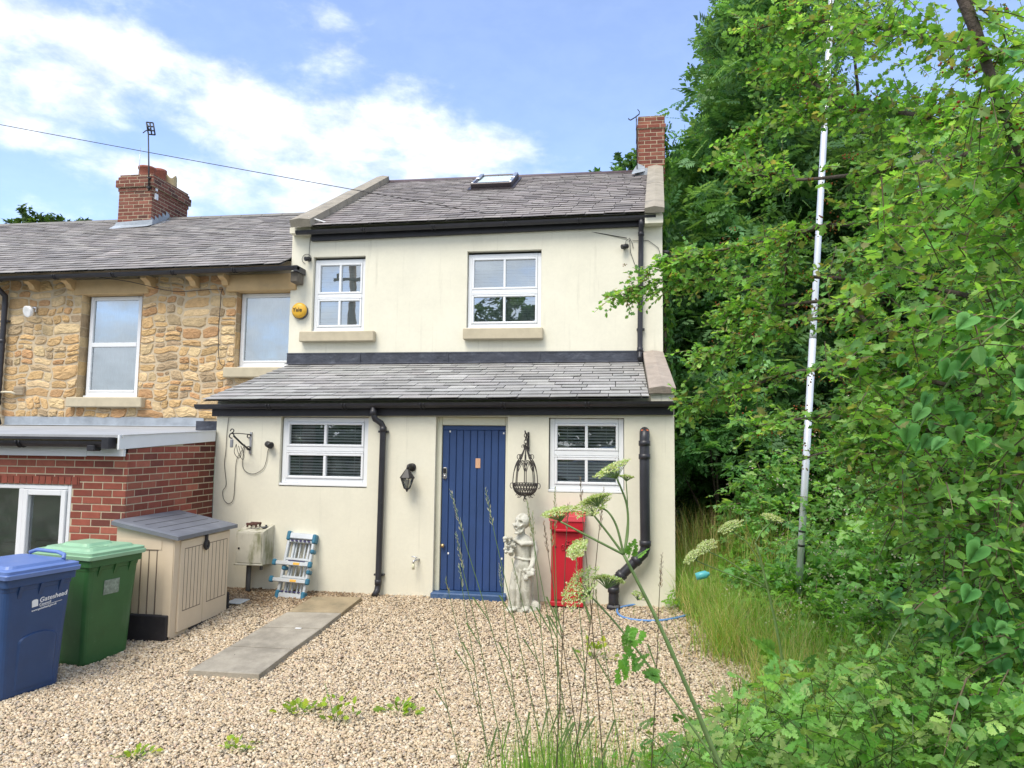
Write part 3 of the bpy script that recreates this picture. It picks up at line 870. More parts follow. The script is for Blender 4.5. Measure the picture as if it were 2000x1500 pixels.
# windows and sills
cottage_window(H, -4.764 + .012, -3.632 - .008, 1.232, 2.038, .045, .035, R(46), .52)
cottage_window(H, -1.434 + .01, -.564 - .006, 1.225, 2.05, .045, .035, R(46), .51)
cottage_window(H, -5.244 + .008, -4.41 - .004, 3.42, 4.523, 1.86, .025, R(72), .49)
cottage_window(H, -2.835 + .008, -1.729 - .004, 3.44, 4.542, 1.86, .025, R(66), .49)
m = MB(); m.bbox(-5.385, -4.21, 1.69, 1.798, 3.235, 3.392, .012); m.build('window_sill', M['sill'], H)
m = MB(); m.bbox(-2.86, -1.69, 1.69, 1.798, 3.243, 3.412, .014); m.build('window_sill', M['sill'], H)

# the blue plank door
m = MB()
m.bbox(-2.79, -2.73, .07, .16, -.02, 2.058, .006); m.bbox(-1.953, -1.916, .07, .16, -.02, 2.058, .006); m.bbox(-2.728, -1.955, .07, .16, 1.96, 2.058, .006)
fr = m.build('door_frame', M['cream_paint'], H)
m = MB()
dx0, dx1, nb = -2.726, -1.957, 9
m.box(dx0, dx1, .112, .15, .012, 1.955)
wb = (dx1 - dx0) / nb
for i in range(nb): m.bbox(dx0 + i * wb + .0035, dx0 + (i + 1) * wb - .0035, .094, .114, .012, 1.90, .005)
m.bbox(dx0, dx1, .098, .113, 1.902, 1.955, .004)
door = m.build('door', M['door_blue'], H)
m = MB(); m.bbox(-2.712, -2.662, .068, .093, 1.315, 1.455, .012); m.bbox(-2.706, -2.668, .060, .068, 1.385, 1.445, .008, 1); m.lathe([(.0, .058), (.012, .058), (.014, .066)], 0, 0, 10, 2, T=Matrix.Translation((-2.687, 0, 1.35)) @ Matrix.Rotation(R(90), 4, 'X') @ Matrix.Scale(-1, 4, (0, 0, 1)))
m.build('keypad_lock', [M['metal'], M['black'], M['metal']], door)
m = MB(); m.lathe([(.0, -.048), (.018, -.044), (.024, -.03), (.018, -.012), (.01, 0)], 0, 0, 12, T=Matrix.Translation((-2.695, .093, .53)) @ Matrix.Rotation(R(-90), 4, 'X'))
m.build('door_knob', mk('brass', (.55, .40, .2), .35, metal=.8), door)
m = MB(); m.bbox(-2.318, -2.258, .088, .0955, 1.45, 1.565, .003); m.build('door_plate', mk('pale_wood_plate', (.62, .36, .22), .6), door)
for x, z in ((-2.635, 1.885), (-1.98, 1.87), (-2.63, .44), (-1.985, .40)):
    m = MB(); m.box(x - .009, x + .008, .091, .0938, z - .012, z + .01); m.build('paint_chip', M['white'], door)
m = MB(); m.bbox(-2.80, -1.905, -.07, .15, -.085, .008, .012); m.build('door_step', M['step_blue'], H)

# rooflight on the roof slope (frame in slope space)
def slope_T(x, y):
    n = Vector((0, -(6.94 - 5.0) / 3.4, 1)).normalized()
    v = Vector((0, 1, (6.94 - 5.0) / 3.4)).normalized()
    z = 5.0 + (y - 1.6) * (6.94 - 5.0) / 3.4
    T = Matrix.Identity(4)
    for i in range(3): T[i][0], T[i][1], T[i][2], T[i][3] = (1, 0, 0)[i], v[i], n[i], (x, y, z)[i]
    return T
T = slope_T(-3.235, 3.86)
w_, h_ = .74, 1.05
m = MB()
m.bbox(0, w_, -.03, .07, .0, .12, .012, T=T); m.bbox(0, .07, .07, h_, 0, .11, .01, T=T); m.bbox(w_ - .07, w_, .07, h_, 0, .11, .01, T=T); m.bbox(.07, w_ - .07, h_ - .07, h_, 0, .11, .01, T=T)
m.box(-.05, w_ + .05, -.12, h_ + .04, .014, .03, T=T)
sk = m.build('rooflight', mk('rooflight_frame', (.055, .045, .05), .4, .2, 8, metal=.3), H)
for q in ((.005, .075, .5, h_ - .02, .112, .135), (w_ - .075, w_ - .005, .5, h_ - .02, .112, .135), (w_ - .045, w_ - .002, .04, .49, .112, .125), (.002, .04, .04, .49, .112, .125)):
    m = MB(); m.bbox(*q, .006, T=T); m.build('cover_strip', M['metal'], sk)
m = MB(); m.add([T @ Vector(p) for p in ((.07, .07, .098), (w_ - .07, .07, .098), (w_ - .07, h_ - .07, .098), (.07, h_ - .07, .098))], [(0, 1, 2, 3)]); m.build('pane', M['skyglass'], sk)
m = MB(); m.add([T @ Vector(p) for p in ((.07, .07, .085), (w_ - .07, .07, .085), (w_ - .07, h_ - .07, .085), (.07, h_ - .07, .085))], [(0, 1, 2, 3)]); m.build('bright_pane_backing', mk('bright_backing', (.72, .8, .76), .6), sk)  # pale sheet added close under the glass so the pane looks bright
m = MB(); m.tube([(-5.27, 1.62, 5.13), (-5.05, 1.75, 5.08), (-4.98, 1.78, 5.06)], .012, 6); m.build('overflow_pipe', M['white'], H)

# ------------------------------------------------------------------ the stone neighbour
N_ = thing('stone_house', 'honey coloured rubble stone terraced house with slate roof and two tall windows', 'house', (-8.5, 1.85, -.06))
ST = [(.55, .365, .175), (.60, .445, .25), (.49, .29, .14), (.41, .30, .18)]
m = MB()
rubble(m, [(-10.54, -9.19, 2.07, 4.32), (-8.12, -6.5, 2.07, 4.32), (-9.19, -8.12, 2.07, 2.24), (-6.5, -5.6, 2.07, 2.71)], 1.85, ST)
rubble(m, [(-11.6, -10.54, 2.07, 4.32)], 1.855, [jit(c, .05) for c in ST])
for a, c, e, g in ((-15.5, -9.192, 1.5, 4.52), (-8.118, -6.502, 1.5, 4.52), (-9.192, -8.118, 1.5, 2.3), (-6.502, -5.61, 1.5, 2.76), (-9.192, -8.118, 4.06, 4.52), (-6.502, -5.61, 4.06, 4.52)):
    m.box(a, c, 1.86, 2.06, e, g, 1, skip='t')
# jambs of the openings, rough dressed stones turning the corner
rj = random.Random(3)
for x, d in ((-9.19, 1), (-8.12, -1), (-6.5, 1)):
    z = 2.4 if x < -7 else 2.86
    while z < 4.05:
        h = rj.uniform(.12, .3); zt = min(4.06, z + h)
        m.bbox(x - (.006 if d > 0 else .0), x + (.0 if d > 0 else .006), 1.84, 2.03, z + .005, zt - .004, .004, 0, jit(ST[rj.randrange(4)], .15))
        z += h
m.build('wall', [M['stone'], M['mortar']], N_)
m = MB(); m.bbox(-9.33, -8.0, 1.805, 1.99, 4.052, 4.30, .012); m.build('lintel', M['lintel'], N_)
m = MB(); m.bbox(-6.65, -5.50, 1.765, 1.99, 4.05, 4.31, .012); m.build('lintel', M['lintel'], N_)
m = MB(); m.bbox(-9.28, -7.965, 1.73, 2.0, 2.236, 2.393, .012); m.build('window_sill', M['sill'], N_)
m = MB(); m.bbox(-6.62, -5.61, 1.73, 2.0, 2.702, 2.858, .012); m.build('window_sill', M['sill'], N_)
def tall_window(x0, x1, z0, z1, zt, y=1.97):
    f = MB()
    w = .062
    frame_bars(f, x0, x1, z0, z1, y, y + .07, w)
    if zt: f.bbox(x0 + w, x1 - w, y - .005, y + .065, zt - .035, zt + .035, .006)
    f.bbox(x0 + w + .001, x1 - w - .001, y - .008, y + .04, z0 + w, z0 + w + .03, .004)
    f.bbox(x0 - .02, x1 + .02, y - .03, y + .05, z0 - .03, z0 - .001, .006)
    wi = f.build('window', M['upvc'], N_)
    g = MB(); g.add([(x0 + w, y + .03, z0 + w), (x1 - w, y + .03, z0 + w), (x1 - w, y + .03, z1 - w), (x0 + w, y + .03, z1 - w)], [(0, 1, 2, 3)]); g.build('pane', M['glass'], wi)
    c = MB()
    n = 40
    vs = [(x0 + .03 + (x1 - x0 - .06) * i / n, y + .12 + .012 * math.sin(i * 1.7), z) for i in range(n + 1) for z in (z0 + .03, z1 - .02)]
    c.add(vs, [(2 * i, 2 * i + 2, 2 * i + 3, 2 * i + 1) for i in range(n)], smooth=True)
    c.build('net_curtain', mk('net_curtain', (.47, .54, .56), .9), wi)
    r = MB(); r.box(x0 - .1, x1 + .1, y + .2, y + .22, z0 - .1, z1 + .1); r.build('room_recess', M['dark_room'], wi)
tall_window(-9.135, -8.215, 2.43, 4.045, 3.255)
tall_window(-6.49, -5.61, 2.89, 4.045, None)
m = MB()
SLN = [(.275, .258, .25), (.33, .31, .295), (.22, .208, .205)]
slates(m, (-15.5, 1.5, 4.325), (-5.62, 1.5, 4.385), (-15.5, 5.0, 6.37), (-5.55, 5.0, 6.35), .15, .30, SLN, slip=.03)
m.add([(-15.5, 5.0, 6.34), (-5.55, 5.0, 6.33), (-5.55, 8.4, 4.3), (-15.5, 8.4, 4.3)], [(0, 1, 2, 3)], 0, (.16, .15, .16))
m.build('roof', M['slate'], N_)
m = MB()
x = -15.5
while x < -5.6:
    m.prism([(4.90, 6.32), (4.985, 6.395), (5.015, 6.395), (5.1, 6.32)], 'X', x, min(-5.55, x + .44))
    x += .45
m.build('ridge_tiles', mk('ridge_tile', (.20, .19, .175), .85, .2, 5, .3, 40, .006), N_)
m = MB(); gutter(m, -15.5, -5.36, 1.53, 4.245, 4.35, .058); m.box(-5.42, -5.36, 1.50, 1.79, 4.27, 4.36)
m.build('gutter', M['black_plastic'], N_)
for x in (-10.02, -9.35, -7.95, -7.19, -6.65):
    m = MB(); m.prism([(1.84, 4.29), (1.60, 4.29), (1.60, 4.24), (1.70, 4.20), (1.74, 4.14), (1.84, 4.12)], 'X', x - .05, x + .05)
    m.build('corbel', M['lintel'], N_)
m = MB(); m.bbox(-5.50, -5.385, 1.57, 1.795, 4.12, 4.29, .015); m.build('corbel', mk('dark_corbel', (.14, .12, .095), .9, .3, 9, .5, 40, .01), N_)
m = MB()
pipe(m, [(-10.53, 1.54, 4.24), (-10.53, 1.6, 4.15), (-10.53, 1.76, 4.05), (-10.53, 1.77, 3.9), (-10.53, 1.77, 2.35), (-10.53, 1.74, 2.18), (-10.45, 1.7, 2.05), (-10.38, 1.66, 1.96)], .042, [((-10.53, 1.77, 3.3), (0, 0, 1)), ((-10.53, 1.77, 2.3), (0, 0, 1))])
m.box(-10.6, -10.46, 1.775, 1.845, 3.62, 3.65)
m.build('downpipe', M['black_plastic'], N_)
m = MB()
m.box(-10.29, -10.115, 1.805, 1.845, 2.43, 2.57)
for k in range(5): m.box(-10.285, -10.12, 1.795, 1.806, 2.44 + k * .026, 2.452 + k * .026)
m.build('air_vent', mk('vent_terracotta', (.42, .34, .24), .8), N_)
m = MB(); m.tube([(-10.75, 1.78, 2.46), (-10.4, 1.78, 2.475), (-10.3, 1.78, 2.47), (-10.27, 1.8, 2.45), (-10.265, 1.84, 2.445)], .018, 8); m.build('waste_pipe', mk('cream_pipe', (.62, .56, .42), .5), N_)
# chimney stack with pots
m = MB()
BR2 = [(.20, .078, .058), (.235, .098, .072), (.13, .062, .05)]
stack(m, -10.72, -9.98, 4.44, 5.62, 5.75, 7.13, BR2, [(6.78, 6.84, .015), (6.86, 7.01, .05), (7.012, 7.08, .02)])
m.build('chimney', [M['brick'], M['mortar_grey']], N_)
ch = N_.children[-1]
m = MB()
for a, c in (((-10.75, 4.36, 5.96), (-10.35, 4.34, 5.99)), ((-10.35, 4.34, 5.99), (-9.96, 4.34, 6.0))): pass
m.add([(-10.80, 4.28, 5.955), (-9.93, 4.27, 5.985), (-9.93, 4.425, 6.07), (-10.78, 4.425, 6.07), (-9.93, 4.425, 6.17), (-10.74, 4.43, 6.14)], [(0, 1, 2, 3), (3, 2, 4, 5)])
for i in range(5):
    y0, y1 = 4.425 + i * .115, 4.425 + (i + 1) * .115
    z = 6.04 + i * .067
    m.add([(-9.965, y0, z - .02), (-9.965, y1, z + .05), (-9.965, y1, z + .15), (-9.965, y0, z + .19)], [(0, 1, 2, 3)])
    m.add([(-9.965, y0, z - .005), (-9.84, y0, z - .0), (-9.84, y1, z + .065), (-9.965, y1, z + .06)], [(0, 1, 2, 3)])
m.build('chimney_flashing', M['lead_pale'], N_)
def pot(x, y, z, r, h, mat, crown=False):
    m = MB()
    if not crown:
        m.lathe([(r * 1.02, z), (r, z + h * .8), (r * 1.12, z + h * .84), (r * 1.12, z + h), (r * .9, z + h), (r * .85, z)], x, y, 18)
    else:
        n = 18
        pr = [(r, z), (r * .97, z + h * .7)]
        m.lathe(pr, x, y, n)
        vs = []
        for k in range(n):
            a = 2 * math.pi * k / n
            zz = z + h * (.74 + .26 * abs(math.cos(a * 2)) ** 2.5)
            for q in (.97, .82): vs.append((x + r * q * math.cos(a), y + r * q * math.sin(a), zz))
        low = [(x + r * .97 * math.cos(2 * math.pi * k / n), y + r * .97 * math.sin(2 * math.pi * k / n), z + h * .7) for k in range(n)]
        o = len(vs)
        F = []
        for k in range(n):
            j = (k + 1) % n
            F += [(2 * k, 2 * j, 2 * j + 1, 2 * k + 1), (o + k, o + j, 2 * j, 2 * k)]
        m.add(vs + low, F)
    return m.build('chimney_pot', mat, ch)
pot(-10.33, 4.72, 7.12, .155, .26, M['terracotta'])
pot(-10.33, 5.10, 7.12, .135, .36, M['terracotta'])
pot(-10.30, 5.42, 7.12, .15, .36, M['buff_pot'], True)

# ------------------------------------------------------------------ brick extension with the flat felt roof
X = thing('brick_extension', 'red brick flat roofed extension with white fascia and white casement window', 'extension', (-6.8, -1.0, -.2))
RB = [(.27, .08, .057), (.325, .11, .076), (.18, .06, .048)]
m = MB()
topf = lambda u: 1.60 + .0 * u
bricks(m, (-8.9, -1.58, -.35), (1, 0, 0), 3.27, -.35, 1.6, (0, -1, 0), RB, top=topf, holes=[(.4, 2.655, .2, 1.265)], start=.03)
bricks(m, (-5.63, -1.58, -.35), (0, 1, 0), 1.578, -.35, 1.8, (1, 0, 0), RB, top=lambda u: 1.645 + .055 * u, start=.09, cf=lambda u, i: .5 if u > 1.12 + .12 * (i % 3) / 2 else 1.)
# soldier course over the window
xx = -8.5
while xx < -6.17:
    m.box(xx + .004, min(xx + .068, -6.16), -1.589, -1.58, 1.222 + .05, 1.33 + .02, 0, jit(RB[0], .2)); xx += .075
m.build('wall', [M['brick'], M['mortar_grey']], X)
m = MB()
m.add([(-11.5, -1.70, 1.775), (-5.60, -1.70, 1.79), (-5.60, -.02, 1.862), (-5.72, 0, 1.862), (-5.72, 1.845, 1.945), (-11.5, 1.845, 1.935)], [(0, 1, 2, 3, 4, 5)])
m.add([(-11.5, -1.70, 1.745), (-5.60, -1.70, 1.76), (-5.60, -1.70, 1.79), (-11.5, -1.70, 1.775)], [(0, 1, 2, 3)])
m.add([(-11.5, -1.58, 1.6), (-5.64, -1.58, 1.6), (-5.64, 0, 1.68), (-11.5, 0, 1.68)], [(0, 1, 2, 3)])
m.build('roof', M['felt'], X)
m = MB()
V = [(-5.618, -1.73, 1.643), (-5.618, -.015, 1.733), (-5.618, -.015, 1.868), (-5.618, -1.73, 1.79)]
m.add(V + [(p[0] - .02, p[1], p[2]) for p in V], [(0, 1, 2, 3), (7, 6, 5, 4), (3, 2, 6, 7), (0, 3, 7, 4), (1, 5, 6, 2)])
m.box(-9.5, -5.639, -1.64, -1.60, 1.572, 1.70)
m.box(-9.5, -6.05, -1.643, -1.639, 1.566, 1.64)
m.build('fascia', M['upvc'], X)
m = MB()
gutter(m, -11.5, -5.75, -1.745, 1.715, 1.725, .062)
m.box(-11.5, -5.69, -1.80, -1.69, 1.738, 1.765); m.box(-5.76, -5.685, -1.805, -1.685, 1.65, 1.765)
m.bbox(-5.93, -5.84, -1.80, -1.69, 1.625, 1.69, .01)
m.build('gutter', M['black_plastic'], X)
m = MB()
for k in range(12):
    a = -10.45 + k * .29
    m.add([(a, 1.838, 1.955), (a + .3, 1.838, 1.953), (a + .3, 1.836, 2.08 + .006 * math.sin(k * 2)), (a, 1.836, 2.085)], [(0, 1, 2, 3)])
    m.add([(a, 1.78, 1.946), (a + .3, 1.78, 1.946), (a + .3, 1.838, 1.96), (a, 1.838, 1.962)], [(0, 1, 2, 3)])
m.build('flashing', M['lead_pale'], X)
m = MB(); m.bbox(-5.92, -5.625, .02, .2, 1.866, 1.985, .004); m.build('coping_block', M['lead_dark'], X)
f = MB()
y = -1.555
x0, x1, z0, z1 = -8.5, -6.25, .2, 1.262
frame_bars(f, x0, x1, z0, z1, y - .02, y + .05, .045)
f.bbox(-6.87, -6.81, y - .02, y + .05, z0 + .045, z1 - .045, .006)
frame_bars(f, -6.80, -6.30, z0 + .05, z1 - .05, y - .04, y + .03, .058)
f.bbox(-7.7, -7.64, y - .02, y + .05, z0 + .045, z1 - .045, .006)
wi = f.build('window', M['upvc'], X)
g = MB()
g.add([(x0 + .04, y + .005, z0 + .04), (x1 - .04, y + .005, z0 + .04), (x1 - .04, y + .005, z1 - .04), (x0 + .04, y + .005, z1 - .04)], [(0, 1, 2, 3)])
g.build('pane', M['glass_low'], wi)
r = MB(); r.box(x0 - .1, x1 + .1, y + .5, y + .52, z0 - .2, z1 + .2); r.box(-7.2, -6.35, y + .15, y + .45, z0, .62); r.box(-6.75, -6.4, y + .1, y + .3, .62, .66)
r.build('room_recess', M['dark_room'], wi)

# ------------------------------------------------------------------ things fixed to or standing on the houses
def V3(*p): return Vector(p)
t = thing('tv_aerial', 'thin tv aerial mast with tilted grid reflector on the stone house chimney', 'aerial', (-10.05, 4.36, 6.85))
m = MB(); m.tube([(-10.0, 4.36, 6.75), (-10.03, 4.36, 7.25), (-10.085, 4.36, 7.98)], [.016, .014, .012], 6); m.box(-10.04, -9.985, 4.34, 4.43, 6.8, 6.84); m.box(-10.04, -9.985, 4.34, 4.43, 7.0, 7.03); m.build('mast', M['iron'], t)
m = MB()
A = V3(-10.17, 4.40, 8.21); U = V3(.115, .05, .004); D = V3(.06, .0, -.26)
for k in range(4): m.tube([A + D * (k / 3), A + D * (k / 3) + U], .015, 5)
for k in range(3): m.tube([A + U * (k / 2), A + U * (k / 2) + D], .015, 5)
m.build('grid_reflector', M['iron'], t)
m = MB(); m.tube([A + U * .5 + D * .5, A + U * .5 + D * .9 + V3(.01, -.2, -.04), A + U * .5 + D + V3(.03, -.3, -.1)], .011, 5); m.tube([A + U * .5 + D * .35 + V3(0, -.1, 0), A + U * .5 + D * .7 + V3(0, -.1, 0)], .02, 5); m.build('boom', M['iron'], t)
m = MB(); m.box(-9.972, -9.94, 4.5, 4.58, 6.62, 6.74); m.box(-9.972, -9.945, 4.5, 4.56, 6.80, 6.85); m.build('junction_box', M['upvc'], t)
m = MB(); m.tube([(-10.33, 4.48, 7.05), (-10.335, 4.48, 7.72)], .005, 5); tag(m.build('whip_aerial', M['metal']), 'hair thin upright rod beside the pots of the stone house chimney', 'aerial')
t = thing('roof_aerial', 'small broken yagi aerial clamped beside the cream house chimney', 'aerial', (-.29, 4.62, 6.9))
m = MB(); m.tube([(-.262, 4.63, 6.85), (-.27, 4.62, 7.5), (-.275, 4.6, 7.86)], .009, 6); m.tube([(-.262, 4.6, 7.05), (-.275, 4.58, 7.2), (-.25, 4.6, 7.4), (-.28, 4.6, 7.6), (-.262, 4.6, 7.8)], .005, 5); m.build('mast', M['iron'], t)
m = MB(); m.tube([(-.41, 4.58, 7.79), (-.38, 4.58, 7.775), (-.30, 4.6, 7.83), (-.22, 4.62, 7.90)], .011, 6); m.tube([(-.41, 4.58, 7.79), (-.42, 4.57, 7.81)], .01, 5); m.tube([(-.22, 4.62, 7.9), (-.215, 4.6, 7.94), (-.25, 4.55, 7.96)], .008, 5); m.build('boom', M['iron'], t)

t = thing('alarm_box', 'round yellow burglar alarm box between the stone and cream walls', 'alarm box', (-5.415, 1.79, 3.72))
m = MB()
Tm = Matrix.Translation((-5.415, 1.745, 3.72)) @ Matrix.Rotation(R(-90), 4, 'X')
m.lathe([(.0, -.052), (.075, -.048), (.105, -.034), (.118, -.012), (.12, .0)], 0, 0, 28, T=Matrix.Translation((-5.415, 1.745, 3.722)) @ Matrix.Rotation(R(-90), 4, 'X'))
m.build('cover', M['yellow'], t)
m = MB(); m.lathe([(.12, -.002), (.122, .02), (.12, .052)], 0, 0, 28, T=Matrix.Translation((-5.415, 1.745, 3.712)) @ Matrix.Rotation(R(-90), 4, 'X')); m.build('back_plate', M['lead_dark'], t)
text_mesh('lettering', 'Yale', .088, M['letter_black'], t, Matrix.Translation((-.012, -.099, -.024)) @ Matrix.Rotation(R(90), 4, 'X'), .002, bold=.0004, align='CENTER')

def cctv(name, label, x, y, z, yaw, cable, r=.03, L=.085):
    t = thing(name, label, 'camera', (x, y, z))
    m = MB(); m.tube([(x, y - .02, z), (x, y - .055, z - .005)], .012, 6); m.lathe([(0, 0), (.032, 0), (.03, .02), (.0, .022)], 0, 0, 12, T=Matrix.Translation((x, y, z)) @ Matrix.Rotation(R(90), 4, 'X')); m.build('bracket', M['iron'], t)
    d = Vector((math.sin(yaw), -math.cos(yaw), -.25)).normalized()
    p = Vector((x, y - .06, z - .005))
    m = MB(); m.tube([p - d * L * .5, p - d * L * .48, p + d * L * .48, p + d * L * .5], [r * .7, r, r, r * .85], 12); m.build('camera_body', M['iron'], t)
    if cable: 
        m = MB()
        for c in cable: m.tube(c, .004, 5, caps=False)
        m.build('cable', M['iron'], t)
    return t
cctv('security_camera', 'small black security camera under the left end of the cream house gutter', -5.31, 1.79, 4.52, -.5, [[(-5.31, 1.78, 4.55), (-5.312, 1.785, 4.68), (-5.30, 1.785, 4.87)], [(-5.31 + .075 * math.cos(a) - .04, 1.788, 4.53 + .075 * math.sin(a)) for a in np.linspace(-.6, 4.4, 16)]], .034)
cctv('security_camera', 'small black security camera beside the upper downpipe of the cream house', -.53, 1.79, 4.57, -1.0, [[(-.53, 1.78, 4.58), (-.51, 1.78, 4.66), (-.46, 1.78, 4.70), (-.42, 1.78, 4.62), (-.41, 1.785, 4.55)], [(-.46, 1.785, 4.68), (-.45, 1.785, 4.5), (-.40, 1.785, 4.35), (-.37, 1.785, 4.27)], [(-.42, 1.785, 4.66), (-.2, 1.785, 4.66), (-.06, 1.785, 4.55), (-.01, 1.785, 4.38)]], .034, .1)
cctv('security_camera', 'black bullet camera on the porch wall beside the scrolled bracket', -4.875, -.005, 1.70, .9, [], .038, .1)
cctv('security_camera', 'tiny dark camera poking out of the ivy at the gable corner', .05, 1.9, 4.5, 1.2, [], .03, .1)

t = thing('hook_bracket', 'black scrolled bracket for a basket hung with tangled cable', 'bracket', (-5.145, -.01, 1.72))
def curl(c, r, a0, a1, n=10, y=-.05): return [(c[0] + r * math.cos(a), y, c[1] + r * math.sin(a)) for a in np.linspace(a0, a1, n)]
m = MB(); m.box(-5.158, -5.132, -.02, -.001, 1.58, 1.85); m.build('wall_plate', M['metal'], t)
m = MB()
m.tube([(-5.145, -.02, 1.82), (-5.19, -.2, 1.83), (-5.22, -.34, 1.83)], .006, 6)
m.tube([(-5.15, -.02, 1.63), (-5.18, -.15, 1.70), (-5.21, -.3, 1.80)], .011, 6)
for (q, a) in (((-5.165, 1.80), 0), ((-5.165, 1.65), 1)): m.tube(curl(q, .022, 0, 5.2, y=-.03), .007, 5)
m.tube(curl((-5.215, 1.86), .022, -1.6, 3.4, y=-.33), .007, 5); m.tube(curl((-5.225, 1.80), .03, 0, 5, y=-.32), .008, 5)
m.build('bracket_arm', M['iron'], t)
m = MB(); m.bbox(-5.235, -5.20, -.34, -.31, 1.66, 1.76, .008); m.build('plug', mk('grey_plug', (.25, .26, .28), .5), t)
def cab(pts, y=-.012): return [(x, y, z) for x, z in pts]
def smooth_path(pts, k=5):
    P = [Vector(p) for p in pts]; out = []
    for i in range(len(P) - 1):
        a, b_, c, d = P[max(i - 1, 0)], P[i], P[i + 1], P[min(i + 2, len(P) - 1)]
        for j in range(k):
            s_ = j / k
            out.append(.5 * ((2 * b_) + (c - a) * s_ + (2 * a - 5 * b_ + 4 * c - d) * s_ ** 2 + (3 * b_ - a - 3 * c + d) * s_ ** 3))
    return out + [P[-1]]
m = MB()
m.tube(smooth_path(cab([(-5.455, 2.03), (-5.47, 1.85), (-5.475, 1.6), (-5.485, 1.45), (-5.45, 1.2), (-5.49, 1.12), (-5.475, 1.02), (-5.41, .965), (-5.345, 1.02), (-5.335, 1.25), (-5.325, 1.5), (-5.26, 1.62), (-5.225, 1.70)])), .0035, 5)
m.tube(smooth_path(cab([(-5.225, 1.68), (-5.245, 1.5), (-5.23, 1.40), (-5.16, 1.345), (-5.07, 1.34), (-4.97, 1.40), (-4.93, 1.5), (-4.915, 1.62), (-4.885, 1.68)])), .0035, 5)
for q in range(2): m.tube(smooth_path([(-5.23, -.2, 1.70), (-5.31 + q * .05, -.1, 1.60), (-5.29 + q * .06, -.04, 1.53 - .02 * q), (-5.22 + q * .04, -.1, 1.56), (-5.2 + q * .03, -.2, 1.68)]), .0035, 5)
m.build('cable', M['iron'], t)

t = thing('floodlight', 'small white floodlight on the rubble wall near the left downpipe', 'light', (-9.95, 1.8, 3.78))
m = MB(); m.tube([(-10.02, 1.84, 3.83), (-10.0, 1.72, 3.81)], .03, 8); m.bbox(-10.05, -9.98, 1.79, 1.845, 3.78, 3.87, .01); m.build('bracket', M['metal'], t)
m = MB(); m.lathe([(0, .03), (.05, .03), (.085, 0), (.092, -.05), (.08, -.052), (.0, -.04)], 0, 0, 18, T=Matrix.Translation((-9.94, 1.64, 3.76)) @ Matrix.Rotation(R(40), 4, 'Y') @ Matrix.Rotation(R(-70), 4, 'X') @ Matrix.Scale(-1, 4, (0, 0, 1)) @ Matrix.Scale(-1, 4, (0, 0, 1))); m.build('lamp_head', M['white'], t)

t = thing('wall_lantern', 'black coach lantern on the cream wall between downpipe and door', 'lantern', (-3.09, -.01, 1.35))
m = MB(); m.lathe([(.0, 0), (.05, .0), (.045, .02), (.0, .03)], 0, 0, 14, T=Matrix.Translation((-3.07, -.001, 1.45)) @ Matrix.Rotation(R(90), 4, 'X'))
m.tube([(-3.07, -.02, 1.45), (-3.075, -.07, 1.475), (-3.085, -.11, 1.47), (-3.09, -.13, 1.43)], [.03, .026, .02, .016], 8); m.build('wall_mount', M['iron'], t)
cx_, cy_ = -3.09, -.13
m = MB(); m.lathe([(.0, 1.435), (.025, 1.43), (.045, 1.40), (.07, 1.365), (.092, 1.335), (.09, 1.325), (.0, 1.327)], cx_, cy_, 6, smooth=False); m.build('hood', M['iron'], t)
m = MB()
for k in range(6):
    a = math.pi / 3 * k
    m.tube([(cx_ + .078 * math.cos(a), cy_ + .078 * math.sin(a), 1.325), (cx_ + .035 * math.cos(a), cy_ + .035 * math.sin(a), 1.205)], .005, 5)
m.lathe([(.0, 1.165), (.008, 1.17), (.012, 1.18), (.02, 1.195), (.04, 1.205), (.038, 1.212), (0, 1.21)], cx_, cy_, 8); m.build('cage', M['iron'], t)
m = MB(); m.lathe([(.034, 1.212), (.074, 1.322)], cx_, cy_, 6, smooth=False); m.build('glass', M['glass_lamp'], t)
m = MB(); m.lathe([(0, 1.215), (.014, 1.22), (.018, 1.25), (.03, 1.28), (.026, 1.305), (0, 1.315)], cx_, cy_, 10); m.build('bulb', M['white'], t)

t = thing('garden_tap', 'small brass outside tap low on the cream wall left of the door', 'tap', (-3.0, -.01, .37))
m = MB(); m.tube([(-2.96, 0, .37), (-2.98, -.05, .372), (-3.0, -.09, .365), (-3.0, -.10, .335)], [.012, .014, .013, .011], 8); m.tube([(-2.985, -.055, .372), (-2.99, -.058, .405)], .006, 6); m.build('spout', M['metal'], t)
m = MB(); m.tube([(-3.035, -.06, .412), (-2.965, -.055, .400)], .007, 6); m.build('lever', M['alu'], t)
m = MB(); m.tube([(-3.0, -.10, .335), (-3.0, -.10, .27)], .016, 8); m.build('hose_connector', mk('pale_plastic', (.62, .6, .42), .5), t)

